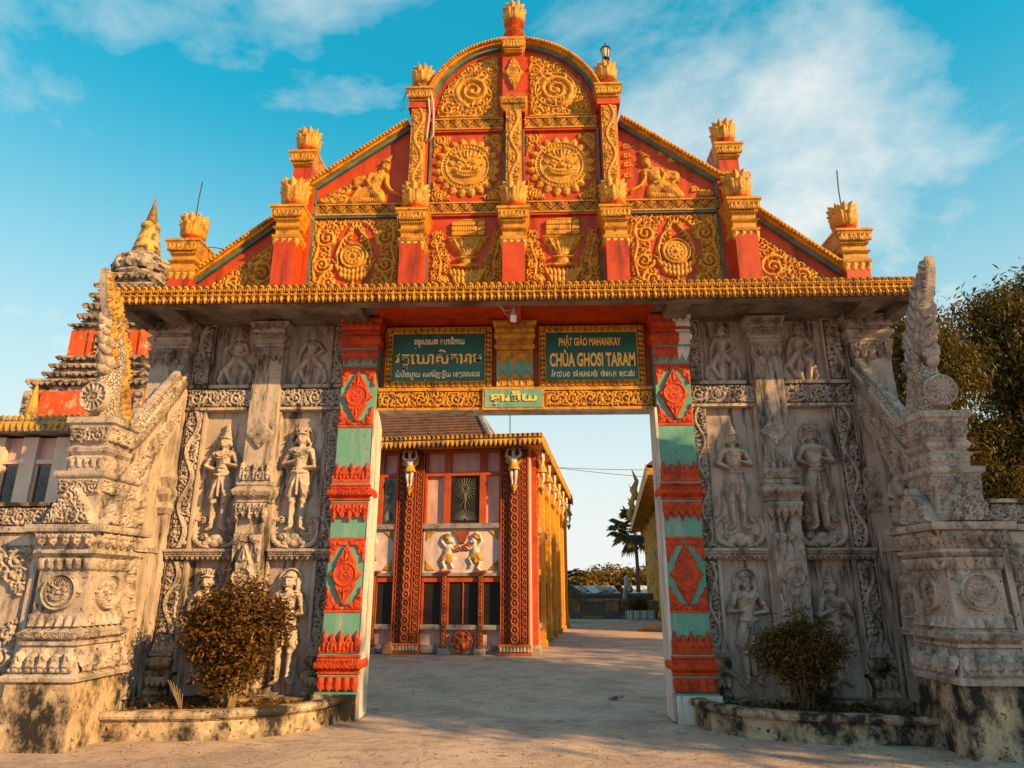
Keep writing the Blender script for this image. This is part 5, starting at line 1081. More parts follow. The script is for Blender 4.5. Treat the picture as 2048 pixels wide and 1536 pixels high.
    for k in range(6): z = 3.62 + .07 * k; y = -1.42 - .03 * k; bk.tube([(hx, y - .12, z), (hx, y + .02, z + .05), (hx, y + .05, z + .16)], [.06, .05, .006], 8, .6)
    bk.obj('back_flames', NMAT if s_ < 0 else STONE, T, True)
    return T
SOIL = mat('planter_soil', (.10, .07, .045), (.16, .11, .06), 8, .95, .6, 40)
PLC = [(2.24, -.34), (2.30, -.62), (2.44, -.88), (2.68, -1.12), (3.0, -1.31), (3.4, -1.44), (3.9, -1.51), (4.545, -1.54)]
def planter(s_):
    T = thing('planter', 'low curved mouldy planter holding the ' + ('bushier reddish shrub' if s_ < 0 else 'rounder trimmed shrub'), 'planter', (s_ * 3.4, -.9, 0), 'planters at the foot of the gate')
    P = [(s_ * a, b) for a, b in PLC]
    def ribbon(prof, nm, m_):
        V = []; F = []; k = len(P); n = len(prof)
        for i, (x, y) in enumerate(P):
            x1, y1 = P[min(i + 1, k - 1)]; x0, y0 = P[max(i - 1, 0)]; tx, ty = x1 - x0, y1 - y0; L = math.hypot(tx, ty); nx, ny = ty / L, -tx / L
            if nx * s_ > 0 and ny > 0 or ny > 0: nx, ny = -nx, -ny
            if nx * s_ > 0: nx, ny = -nx, -ny
            for o, z in prof: V.append((x + nx * o, y + ny * o, z))
        for i in range(k - 1):
            for j in range(n): F.append((i * n + j, i * n + (j + 1) % n, (i + 1) * n + (j + 1) % n, (i + 1) * n + j))
        F += [tuple(range(n)), tuple(range((k - 1) * n, k * n))]
        return mkobj(nm, V, F, m_, T)
    ribbon([(-.10, -.08), (.02, -.08), (.0, .185), (-.10, .185)], 'curb_wall', MOULD)
    ribbon([(-.12, .186), (.02, .186), (.035, .20), (.06, .215), (.07, .245), (.06, .275), (.03, .288), (-.10, .288), (-.12, .27)], 'coping', MOULD)
    n = len(P); V = [(x, y, .17 + .02 * math.sin(9 * x)) for x, y in P] + [(x, .045, .20) for x, y in P]
    mkobj('soil', V, [(i, i + 1, n + i + 1, n + i) for i in range(n - 1)], SOIL, T)
    MB().box(*sorted((s_ * 2.61, s_ * 5.0)), -.22, -.005, .0, .235).obj('wall_step', MOULD, T)
    return T
def wing(s_):
    x0, x1 = sorted((s_ * 5.30, s_ * 8.2)); y = -1.90
    T = thing('boundary_wall', 'carved boundary wall running outward from the ' + ('pier by the pink building' if s_ < 0 else 'pier under the leafy trees'), 'wall', (s_ * 6.5, y, 0), 'boundary walls beyond the piers')
    MB().box(x0, x1, y, y + .25, 0, 2.2).obj('wall', STONEP, T); MB().box(x0, x1, y - .16, y - .002, -.05, .64).obj('footing', MOULD, T)
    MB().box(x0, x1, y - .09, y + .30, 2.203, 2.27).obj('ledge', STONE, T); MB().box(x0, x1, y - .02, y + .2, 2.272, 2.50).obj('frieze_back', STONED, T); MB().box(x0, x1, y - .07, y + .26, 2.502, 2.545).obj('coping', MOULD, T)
    scrollband(2.9, .22, .03, 12).obj('scroll_band', STONE, T, (x0, y - .02, 2.275))
    MB().box(x0, x1, y - .04, y - .003, 2.06, 2.19).obj('rail', STONEP, T)
    px0 = x0 + (.10 if s_ > 0 else 1.5)
    r = Rel(1.3, 1.40, .009); ins = lambda x, z: abs(x - .65) / .65 + abs(z - .7) / .7 > 1.04 and 0 < x < 1.3 and 0 < z < 1.4
    for X in (.15, 1.15):
        for Z in (.18, 1.22): r.spiral((X, Z), .12, 1.6, 1, 1 if (X < .5) == (Z < .5) else -1, w=.03, A=.05, leaves=8, ll=.12)
    r.fill(ins, (.08, .055, .04), 21, .04); r.obj('scroll_relief', STONE, T, (px0, y - .001, .68))
    r = Rel(1.0, 1.2, .009); figure(r, .5, .05, 1.05, 'dancel', 'cone', 'dance'); r.obj('relief_figure', STONEF, T, (px0 + .15, y - .001, .74))
    MB().box(*sorted((s_ * 5.31, s_ * 5.38)), y - .06, y - .002, .66, 2.055).obj('panel_frame', STONEP, T)
for s_ in (-1, 1): pier(s_); raked(s_); naga(s_); planter(s_); wing(s_)

# ============================================================ pixel helper: where the photograph's pixel meets a height or a depth
def ray(px, py):
    f, pi, ya = 1357.0, R_(16.73), R_(1.75)
    fw = Vector((-math.sin(ya) * math.cos(pi), math.cos(ya) * math.cos(pi), math.sin(pi))); rt = Vector((math.cos(ya), math.sin(ya), 0)); up = rt.cross(fw)
    return (fw * f + rt * (px - 1024) + up * (768 - py)).normalized()
def at_z(px, py, z=0): d = ray(px, py); c = cam.location; t = (z - c.z) / d.z; return c + d * t
def at_y(px, py, y): d = ray(px, py); c = cam.location; t = (y - c.y) / d.y; return c + d * t

# ============================================================ the hall seen through the opening
PINK = mat('pink_plaster', (.70, .42, .385), (.58, .33, .31), 1.6, .85, .15, dirt=(.28, .21, .21), dlo=.50, dhi=.68, dscale=4, streak=.18)
PALE = mat('pale_pink_plaster', (.70, .54, .52), (.58, .43, .42), 2.6, .85, .2, dirt=(.20, .16, .165), dlo=.48, dhi=.72, dscale=2.4, streak=.35)
WOOD = mat('red_painted_wood', (.50, .085, .018), (.36, .05, .015), 3, .55, .2, 30, dirt=(.12, .04, .02), dlo=.58, dhi=.8, dscale=4)
ORN = mat('red_brown_carving', (.36, .085, .025), (.24, .05, .018), 5, .6, .2, 50, dirt=(.08, .03, .02), dlo=.55, dhi=.75, dscale=5)
ORND = mat('red_brown_groove', (.10, .03, .015), (.07, .02, .012), 5, .8, .1)
OLDG = mat('mossy_gold', (.58, .30, .035), (.42, .20, .03), 4, .65, .3, 40, dirt=(.06, .05, .045), dlo=.50, dhi=.62, dscale=2.8)
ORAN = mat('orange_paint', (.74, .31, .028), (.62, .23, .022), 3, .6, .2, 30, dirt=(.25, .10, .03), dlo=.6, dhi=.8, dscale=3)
GLASS = mat('dark_window_glass', (.02, .022, .026), (.03, .03, .03), 3, .08, 0, spec=.6)
TILE = mat('brown_roof_tile', (.20, .10, .06), (.12, .065, .045), 4, .85, .3, 30, dirt=(.05, .04, .035), dlo=.5, dhi=.7, dscale=2)
GREYL = mat('grey_ledge', (.34, .29, .27), (.22, .19, .18), 4, .9, .3, 30, dirt=(.06, .05, .05), dlo=.5, dhi=.68, dscale=5)
BODYW = mat('white_figure_paint', (.64, .56, .50), (.52, .44, .39), 6, .6, .1, dirt=(.25, .2, .17), dlo=.5, dhi=.7, dscale=8)
HALL = thing('temple_hall', 'two storey pink temple hall with red carved columns behind the opening', 'building', (.19, 8.49, 0), rz=R_(-6.5)); LOCAL.add(HALL.name)
XL = -9.0; DEP = 13.0
HW = MB().box(XL, -.03, .10, DEP, 0, 5.3).obj('wall', PINK, HALL)
ROOFB = MB().box(XL, .36, -.58, DEP + .4, 5.27, 5.34).obj('eave_slab', ORAN, HALL)
MB().box(XL, .38, -.62, -.585, 5.20, 5.52).obj('eave_board', ORND, HALL); MB().box(.365, .385, -.58, DEP + .4, 5.20, 5.52).obj('eave_board', ORND, HALL)
def eave_tile(w, h):
    r = Rel(w, h, .012); n = int(w / .13); p = w / n
    for i in range(n):
        c = (i + .5) * p; r.pg([(c - p * .45, h * .55), (c - p * .4, h * .25), (c, .0), (c + p * .4, h * .25), (c + p * .45, h * .55)], .035, .02); r.el(c, h * .32, p * .22, h * .16, .05)
        r.pg([(c - p * .05, h * .58), (c + p * .5, h * .42), (c + p * 1.05, h * .58)], .02, .01); r.spiral((c, h * .72), p * .34, 1.2, 0, 1, w=p * .11, A=.03); r.pg([(c - p * .4, h * .86), (c, h), (c + p * .4, h * .86)], .03, .02)
    return r
et = eave_tile(2.345, .33); e0 = None
for i in range(4):
    l = (XL + 2.345 * i, -.62, 5.195); e0 = et.obj('eave_carving', OLDG, HALL, (0, 0, 0), FRONT, loc=l) if e0 is None else place(e0, l, HALL, 'eave_carving')
et2 = eave_tile(2.2, .33); e1 = None
for i in range(6):
    l = (.385, -.6 + 2.2 * i, 5.195); e1 = et2.obj('eave_carving', OLDG, HALL, (0, 0, 0), ((0, 1, 0), (1, 0, 0)), loc=l) if e1 is None else place(e1, l, HALL, 'eave_carving')
# small dancing bracket figures: one skinned body, gold wrap
def skin_figure(name, J, E, rad, m_, parent, loc, rz=0, sc=1):
    me = bpy.data.meshes.new(name); me.from_pydata(J, E, []); o = bpy.data.objects.new(name, me); COL.objects.link(o)
    md = o.modifiers.new('s', 'SKIN'); o.modifiers.new('u', 'SUBSURF').levels = 1
    for i, q in enumerate(rad): me.skin_vertices[0].data[i].radius = (q, q); 
    me.skin_vertices[0].data[0].use_root = True
    bpy.context.view_layer.update(); dg = bpy.context.evaluated_depsgraph_get(); m2 = bpy.data.meshes.new_from_object(o.evaluated_get(dg)); bpy.data.objects.remove(o)
    m2.materials.clear(); m2.materials.append(m_); m2.polygons.foreach_set('use_smooth', [True] * len(m2.polygons))
    ob = bpy.data.objects.new(name, m2); COL.objects.link(ob); ob.location = loc; ob.rotation_euler = (0, 0, rz); ob.scale = (sc,) * 3; setp(ob, parent); return ob
AJ = [(0, 0, .50), (0, -.02, .62), (0, -.03, .72), (0, -.03, .78), (0, -.05, .86), (0, -.05, .95), (-.10, -.03, .72), (-.20, -.05, .80), (-.16, -.04, .95), (-.10, -.02, 1.0), (.10, -.03, .72), (.20, -.05, .80), (.16, -.04, .95), (.10, -.02, 1.0), (-.06, -.02, .46), (-.06, -.06, .26), (-.04, 0, .04), (-.04, -.06, .0), (.06, -.02, .46), (.06, -.06, .26), (.04, 0, .04), (.04, -.06, .0)]
AE = [(0, 1), (1, 2), (2, 3), (3, 4), (4, 5), (2, 6), (6, 7), (7, 8), (8, 9), (2, 10), (10, 11), (11, 12), (12, 13), (0, 14), (14, 15), (15, 16), (16, 17), (0, 18), (18, 19), (19, 20), (20, 21)]
AR_ = [.09, .075, .09, .035, .065, .03, .045, .036, .026, .024, .045, .036, .026, .024, .07, .05, .028, .02, .07, .05, .028, .02]
def atlant(x, y, z, rz, src=[None]):
    if src[0] is None:
        b = skin_figure('bracket_figure', AJ, AE, AR_, BODYW, HALL, (x, y, z), rz)
        m = MB(); m.lathe([(.10, .58), (.13, .5), (.17, .40), (.12, .39)], (0, -.01, 0), 10); m.lathe([(.07, .91), (.075, .95), (.05, 1.0), (.01, 1.06)], (0, -.05, 0), 10); m.lathe([(.02, -.22), (.09, -.05), (.09, -.01)], (0, 0, 0), 8)
        for q in (-1, 1): m.prism([(q * .08, .52), (q * .22, .62), (q * .24, .86), (q * .16, .74), (q * .09, .66)], .02, .05, 'y')
        c = m.obj('gold_wrap', OLDG, None); c.parent = b; src[0] = (b, c)
    else:
        b = place(src[0][0], (x, y, z), HALL, 'bracket_figure', rz); c = place(src[0][1], (0, 0, 0), b, 'gold_wrap'); c.matrix_parent_inverse = Matrix()
def big_column(xc):
    C_ = MB().box(xc - .36, xc + .36, -.05, .098, .25, 5.2).obj('column', ORND, HALL)
    MB().box(xc - .14, xc + .14, -.14, -.052, .25, 5.2).obj('column_core', ORND, C_)
    cached('chain0', lambda: chain(.26, 4.9)).obj('chain_strip', ORN, C_, (xc - .13, -.14, .27))
    for d in (-1, 1):
        a = xc + d * .25; r = cached('chain', lambda: chain(.19, 4.9)); r.obj('chain_strip', ORN, C_, (a - .095, -.05, .27))
        MB().box(a - d * .105 - .012, a - d * .105 + .012, -.085, -.052, .25, 5.2).obj('fillet', WOOD, C_); MB().box(a + d * .108 - .012, a + d * .108 + .012, -.085, -.052, .25, 5.2).obj('fillet', WOOD, C_)
    MB().sq([(.42, .16, -.02), (.42, .16, .06), (.38, .13, .08), (.40, .15, .18), (.41, .16, .20), (.37, .12, .25)], xc, -.04).obj('base', ORN, C_); petalrow(.78, .12, 9, False, .03).obj('petal_band', GREYL, C_, (xc - .39, -.195, .08))
def chain(w, h):
    r = Rel(w, h, .011); n = int(h / (w * .8)); p = h / n
    for i in range(n): r.ring(w / 2, (i + .5) * p, w * .33, w * .09, .025, 14, p * .42); r.el(w / 2, (i + .5) * p, w * .13, p * .16, .03); r.el(w / 2, i * p, w * .10, p * .10, .022); [r.leaf((w / 2 + q * w * .1, i * p), 0 if q > 0 else math.pi, w * .34, w * .07, q * e * 1.0, .022) for q in (-1, 1) for e in (-1, 1)]
    return r
for xc in (-.42, -3.28, -6.2): big_column(xc)
for xc in (-.42, -3.28): atlant(xc, -.22, 4.22, 0)
def monkey(r, cx, d):
    S = lambda P, q, A: r.st([(cx + d * x, z) for x, z in P], q, A, .012)
    S([(0, .42), (.02, .62)], [.11, .10], .07); r.el(cx + d * .06, .80, .085, .10, .085, k=.01); r.el(cx + d * .12, .77, .045, .04, .095)
    S([(.0, .40), (.16, .34), (.10, .20), (.14, .12)], [.07, .06, .04, .03], .06); S([(-.04, .38), (-.12, .24), (-.06, .10), (-.14, .03), (-.05, .02)], [.08, .06, .04, .03, .02], .065)
    S([(-.06, .66), (-.16, .78), (-.10, .95), (.0, 1.0)], [.045, .04, .03, .025], .06); S([(.06, .64), (.18, .58), (.24, .64)], [.045, .038, .028], .06); S([(.22, .62), (.28, .56)], [.02, .01], .05)
def bay(x0, x1, second=False):
    u = lambda a: x1 - a                      # a: distance from the bay's right edge
    w = x1 - x0
    fr = MB()
    for a0, a1 in ((0, .06), (.42, .59), (1.40, 1.57), (w - .06, w)): fr.box(u(a1), u(a0), .0, .098, 3.25, 5.2)
    for z0, z1 in ((5.16, 5.24), (4.53, 4.63)): fr.box(x0 + .062, u(.061), .004, .097, z0, z1)
    fr.obj('window_frame', WOOD, HALL)
    def win(a0, a1, z0, z1):
        g = MB().box(u(a1), u(a0), .06, .099, z0, z1).obj('window', GLASS, HALL); c = (u(a0) + u(a1)) / 2; W = a1 - a0; H = z1 - z0; m = MB(); zc = z0 + H * .72
        for k in range(22): t = 2 * math.pi * k / 22; m.tube([(c + .09 * math.cos(t), .045, zc + .09 * math.sin(t)), (c + min(W * .44, .30) * math.cos(t), .045, zc + .30 * math.sin(t))], .007, 4)
        for rr in (.09, .05): m.tube([(c + rr * math.cos(t), .045, zc + rr * math.sin(t)) for t in np.linspace(0, 6.283, 15)], .008, 4)
        m.tube([(c, .045, zc - .1), (c, .045, z0 + .35)], .010, 4); m.tube([(c - .16, .045, z0 + .42), (c, .045, zc - .28), (c + .16, .045, z0 + .42), (c, .045, z0 + .2), (c - .16, .045, z0 + .42)], .008, 4)
        for k in range(14): t = math.pi * (k + .5) / 14; m.tube([(c + .05 * math.cos(t), .045, z0 + .06 + .05 * math.sin(t)), (c + W * .42 * math.cos(t), .045, z0 + .06 + .28 * math.sin(t))], .007, 4)
        gr_ = m.obj('grille', mat_grille, g); gr_['kind'] = 'stuff'
    win(.60, 1.39, 3.27, 4.52)
    if second: win(.07, .41, 3.27, 4.52)
    ledge = MB().box(x0, x1, -.06, .098, 3.12, 3.245).obj('ledge', GREYL, HALL)
    MB().box(x0, x1, .03, .098, 1.98, 3.118).obj('panel', PALE, HALL)
    f = MB().box(x0, x1, -.03, .097, 1.90, 1.975).obj('ledge', GREYL, HALL)
    rt_ = Rel(.30, .30, .01); rt_.pg([(0, 0), (.28, 0), (0, .28)], .02, .02); rt_.fill(lambda x, z: x + z < .24, (.05, .035), 3, .03)
    for mx_ in (0, 1):
        for mz_ in (0, 1):
            q = Rel(.30, .30, .01); H = rt_.H; H = H[:, ::-1] if mx_ else H; H = H[::-1] if mz_ else H; q.H = H.copy(); q.obj('corner_carving', OLDG, HALL, (x0 + .08 if not mx_ else x1 - .38, .028, 2.04 if not mz_ else 2.77))
    c = (x0 + x1) / 2
    for d in (1, -1):
        cx = -.38 * d; r = Rel(1.0, 1.12, .010, x0=-.5); monkey(r, 0, d); o = r.obj('monkey_relief', BODYW, HALL, (c + cx, .028, 2.0), loc=(0, 0, 0))
        g = Rel(1.0, 1.12, .010, x0=-.5); g.st([(0, .44), (d * .06, .36), (d * .02, .30)], [.10, .12, .10], .075); g.st([(-.04 * d, .44), (-.12 * d, .32)], [.09, .07], .078)
        for k in range(7): g.leaf((d * .04 - d * .03, .86), 1.2 + k * .35 if d > 0 else 1.94 - k * .35, .14, .03, .3, .09)
        g.obj('gold_cloth', OLDG, o, (c + cx, .028, 2.0), loc=(0, 0, 0))
    e = Rel(.6, 1.12, .010); e.pg([(.1, 1.05), (.5, 1.05), (.42, .85), (.36, .72), (.24, .72), (.18, .85)], .05, .03)
    for q in (-1, 1): e.spiral((.3 + q * .12, .62), .10, 1.4, 0, q, w=.03, A=.06); e.leaf((.3 + q * .15, .95), 1.57 - q * .5, .2, .03, q, .06)
    e.obj('emblem_relief', ORN, HALL, (c - .3, .028, 2.0))
    # ground storey
    MB().box(x0, x1, .02, .097, 1.75, 1.898).obj('beam', WOOD, HALL)
    for a0, a1 in ((.02, .46), (.60, 1.38), (1.60, w - .05)):
        fr2 = MB().box(u(a1) - .05, u(a1), .03, .097, .70, 1.748).box(u(a0), u(a0) + .05, .03, .097, .70, 1.748).obj('window_frame', WOOD, HALL)
        MB().box(u(a1), u(a0), .07, .099, .70, 1.748).obj('window', DARK, HALL)
    MB().box(u(1.0) - .015, u(1.0) + .015, .04, .069, .70, 1.745).obj('shutter_edge', WOOD, HALL)
    MB().box(x0, x1, -.03, .097, .58, .695).obj('ledge', GREYL, HALL)
    for a in (.53, 1.49):
        p_ = MB().box(u(a) - .07, u(a) + .07, -.05, .028, .12, 1.93).obj('small_column', ORND, HALL); r = cached('chain2', lambda: chain(.13, 1.75)); r.obj('chain_strip', ORN, p_, (u(a) - .065, -.05, .15))
        MB().sq([(.08, .05, 1.93), (.16, .10, 2.0), (.16, .10, 2.04)], u(a), -.02).obj('capital', ORN, p_); MB().sq([(.14, .10, -.02), (.13, .09, .1), (.09, .06, .13)], u(a), -.01).obj('base', GREYL, p_)
    MB().box(x0, x1, .05, .096, 0, .2).obj('footing', GREYL, HALL)
    d_ = Rel(.60, .60, .01); d_.el(.3, .3, .28, .28, .05, p=.15); d_.ring(.3, .3, .265, .018, .07)
    for a, L in ((.3, .2), (1.5, .18), (2.6, .2), (3.8, .18), (5.0, .2)): d_.st([(.3, .3), (.3 + L * math.cos(a), .3 + L * math.sin(a)), (.3 + L * math.cos(a + .5), .3 + L * math.sin(a + .5))], [.07, .05, .03], .10)
    d_.obj('disc_relief', ORN, HALL, (u(1.0) - .30, .045, .0))
mat_grille = mat('pale_grille', (.20, .19, .18), (.14, .13, .12), 5, .5, 0)
bay(-2.90, -.79); bay(-5.82, -3.66, True)
# right side with its row of lit columns
for k in range(7):
    y = .55 + k * 1.95
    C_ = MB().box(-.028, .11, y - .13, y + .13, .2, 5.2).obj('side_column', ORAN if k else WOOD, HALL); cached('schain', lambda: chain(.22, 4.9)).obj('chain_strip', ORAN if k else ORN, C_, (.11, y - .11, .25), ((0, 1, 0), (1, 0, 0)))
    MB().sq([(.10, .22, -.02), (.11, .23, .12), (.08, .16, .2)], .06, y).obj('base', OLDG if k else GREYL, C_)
    atlant(.24, y, 4.25, R_(90))
    if k < 6:
        y0, y1 = y + .22, y + 1.73
        MB().box(-.028, .05, y0, y1, 3.1, 3.25).obj('ledge', GREYL, HALL); MB().box(-.028, .03, y0 + .3, y1 - .3, 3.5, 4.7).obj('window', GLASS, HALL); MB().box(-.028, .05, y0, y1, .55, .66).obj('ledge', GREYL, HALL); MB().box(-.028, .03, y0 + .25, y1 - .25, .75, 1.75).obj('window', DARK, HALL); MB().box(-.028, .04, y0, y1, 1.95, 2.1).obj('beam', ORAN, HALL)
# tiled hip roof set back from the eave
def roof():
    V = []; F = []; rows = 26; cols = 60
    A0, A1 = Vector((XL, .75, 5.5)), Vector((-1.15, .75, 5.5)); B0, B1 = Vector((XL, 4.6, 8.7)), Vector((-3.0, 4.6, 8.7))
    for j in range(rows):
        for e in (0, 1):
            t = (j + e) / rows; L0 = A0.lerp(B0, t); L1 = A1.lerp(B1, t); up = .05 * (1 - e)
            for i in range(cols * 2 + 1): p = L0.lerp(L1, i / (cols * 2)); V.append((p.x, p.y - up * .5, p.z + up + (.018 if i % 2 else 0)))
    n = cols * 2 + 1
    for j in range(rows * 2 - 1):
        for i in range(n - 1): F.append((j * n + i, j * n + i + 1, (j + 1) * n + i + 1, (j + 1) * n + i))
    return mkobj('roof', V, F, TILE, HALL)
RF = roof()
MB().add([(-1.1, .75, 5.47), (-1.1, 8.4, 5.47), (-3.0, 4.6, 8.7)], [(0, 1, 2)]).obj('hip_end', TILE, RF)
MB().tube([(-1.1, .72, 5.52), (-2.05, 2.67, 7.15), (-3.0, 4.6, 8.75)], .10, 8).obj('hip_ridge', GREYL, RF); MB().ball((-1.08, .70, 5.56), .16, 8, (1, 1, 1.4)).obj('ridge_end', GREYL, RF)
MB().box(XL, -1.0, .55, .75, 5.342, 5.52).obj('roof_curb', GREYL, HALL)
p = at_y(1020, 862, 9.2); RD = MB().tube([(p.x, 9.2, p.z - .25), (p.x, 9.2, p.z + .5)], .014, 6).ball((p.x, 9.2, p.z + .5), .02, 6).obj('thin_rod', METAL); tag(RD, 'thin dark rod standing on the hall eave behind the opening', 'rod')
p = at_z(780, 1306); BK = MB().sq([(.11, .09, 0), (.11, .09, .01), (.10, .085, .28), (.09, .08, .29)], p.x - .02, p.y - .25).obj('wooden_block', mat('raw_wood', (.40, .22, .09), (.28, .14, .06), 9, .8, .3), None); tag(BK, 'small wooden block standing on the ground at the foot of a hall column', 'block')

# ============================================================ stepped tower, left building
TOW = thing('stepped_tower', 'weathered stepped tower with red panels and ringed spire behind the left flank', 'tower', (-13.6, 12, 0))
RUIN = mat('weathered_tower_stone', (.48, .37, .28), (.33, .245, .19), 3, .9, .6, 14, dirt=(.04, .032, .027), dlo=.45, dhi=.58, dscale=3.8, streak=2.2)
REDT = mat('peeling_red_plaster', (.58, .09, .018), (.46, .06, .015), 2, .7, .2, dirt=(.50, .30, .18), dlo=.56, dhi=.62, dscale=3.0, streak=.6)
tx, ty = -13.6, 12.0
def tier(z0, z1, h0, nm, m_, n=3, flare=.10, step=.08):
    p = []; d = (z1 - z0) / n
    for k in range(n):
        z = z0 + k * d; h = h0 - step * k
        p += [(h, h, z), (h, h, z + d * .25), (h + flare * .5, h + flare * .5, z + d * .35), (h - .02, h - .02, z + d * .5), (h + flare, h + flare, z + d * .7), (h + flare * 1.3, h + flare * 1.3, z + d * .95), (h - .05, h - .05, z + d)]
    b = MB().sq(p, tx, ty); o = b.obj(nm, m_, TOW)
    for k in range(n):
        z = z0 + k * d; h = h0 - step * k + flare * 1.2; w = 2 * h
        leafrow(round(w, 1), round(d * .5, 2), int(w / .2), True, .04, False).obj('leaf_band', RUIN, o, (tx - round(w, 1) / 2, ty - h, z + d * .4))
MB().sq([(2.15, 2.15, 0), (2.1, 2.1, 6.0), (1.90, 1.90, 6.02), (1.85, 1.85, 7.45)], tx, ty).obj('base', REDT, TOW)
for d in (-1.76, -1.2, .6, 1.1, 1.76): MB().box(tx + d - .10, tx + d + .10, ty - 1.97, ty - 1.87, 5.0, 7.44).obj('pilaster', RUIN if abs(d) > 1.5 else REDT, TOW)
tier(7.46, 7.86, 1.78, 'cornice_tier', RUIN, 1, .12); tier(7.87, 8.78, 1.54, 'stepped_tier', RUIN, 3, .10, .10)
MB().sq([(1.24, 1.24, 8.79), (1.22, 1.22, 9.70)], tx, ty).obj('red_body', REDT, TOW)
for d in (-1.16, -.55, .5, .82, 1.16): MB().box(tx + d - .06, tx + d + .06, ty - 1.31, ty - 1.238, 8.80, 9.69).obj('pilaster', REDT, TOW)
NI = Rel(.7, .85, .015); NI.pg([(.03, 0), (.67, 0), (.62, .48), (.35, .83), (.08, .48)], .08, .05); NI.fill(lambda x, z: True, (.09, .06), 3, .13); NI.obj('niche_carving', RUIN, TOW, (tx - .35, ty - 1.24, 8.80))
tier(9.71, 9.93, 1.22, 'cornice_tier', RUIN, 1, .10); tier(9.94, 11.98, 1.08, 'stepped_tier', RUIN, 5, .11, .075)
MB().lathe([(.80, 11.98), (.92, 12.1), (.85, 12.25), (.98, 12.42), (.86, 12.58), (.90, 12.75), (.70, 12.90), (.56, 13.0)], (tx, ty, 0), 20).obj('drum', RUIN, TOW)
for k in range(12): a = k * .5236; o = MB().tube([(0, 0, 0), (.05, 0, .2), (.0, 0, .4), (.08, 0, .52)], [.14, .14, .10, .02], 7).obj('leaf_lobe', RUIN, TOW, True); o.location = (tx + .84 * math.cos(a), ty + .84 * math.sin(a), 12.25); o.rotation_euler = (0, 0, a)
MB().lathe([(.54, 12.95), (.45, 13.3), (.35, 13.8), (.28, 14.08), (.32, 14.12), (.33, 14.25), (.26, 14.34), (.2, 14.38), (.14, 14.40)], (tx, ty, 0), 20).obj('bell', mat('gilded_bell', (.56, .32, .06), (.38, .22, .07), 4, .7, .3, dirt=(.05, .04, .03), dlo=.47, dhi=.60, dscale=4), TOW, True)
P_ = []
for k in range(9): z = 14.40 + k * .10; r_ = .20 * (1 - k / 10.5); P_ += [(r_ * .5, z), (r_, z + .03), (r_, z + .06), (r_ * .5, z + .09)]
MB().lathe(P_ + [(.03, 15.3), (.006, 15.65)], (tx, ty, 0), 14).obj('spire', mat('dark_gilt', (.34, .19, .05), (.14, .08, .03), 7, .6, .1), TOW, True)
# pink building beside it
CREAM = mat('cream_plaster', (.70, .50, .40), (.58, .40, .33), 2, .8, .1, dirt=(.3, .2, .16), dlo=.55, dhi=.75, dscale=2.5, streak=.4)
LB = thing('pink_building', 'low pink building with white pilasters and dark windows below the stepped tower', 'building', (-12, 4, 0))
W_ = MB().box(-16, -7.6, 4.06, 6.5, 0, 4.62).obj('wall', PINK, LB)
MB().box(-16, -7.3, 3.6, 6.8, 4.68, 4.98).obj('eave_slab', GREYL, LB); et3 = eave_tile(2.9, .36)
for i in range(3): et3.obj('eave_carving', OLDG, LB, (-16 + 2.9 * i, 3.6, 4.66))
MB().box(-16, -7.6, 3.9, 4.058, 2.98, 3.14).obj('sill', GREYL, LB)
for i in range(7):
    x = -13.7 + i * .70 * 1.0
    MB().box(x - .16, x + .16, 3.92, 4.058, 3.142, 4.61).obj('pilaster', CREAM, LB); 
    wn_ = MB().box(x + .20, x + .50, 4.03, 4.058, 3.142, 4.02).obj('window', GLASS, LB); MB().box(x + .165, x + .535, 3.95, 4.056, 4.06, 4.15).obj('lintel', CREAM, LB); MB().box(x + .165, x + .198, 3.99, 4.056, 3.143, 4.058).box(x + .502, x + .535, 3.99, 4.056, 3.143, 4.058).obj('window_frame', CREAM, LB)
    m = MB(); c = x + .35
    for k in range(12): t = 2 * math.pi * k / 12; m.tube([(c + .03 * math.cos(t), 4.015, 3.5 + .03 * math.sin(t)), (c + .14 * math.cos(t), 4.015, 3.5 + .33 * math.sin(t))], .006, 4)
    g = m.obj('grille', mat_grille, wn_); g['kind'] = 'stuff'
GF = MB().lathe([(.12, 0), (.16, .12), (.1, .25), (.14, .5), (.1, .8), (.05, 1.1), (.01, 1.35)], (-11.55, 5.5, 4.98), 10).obj('gold_finial', OLDG, None, True); tag(GF, 'golden finial on the low roof left of the stepped tower', 'finial')

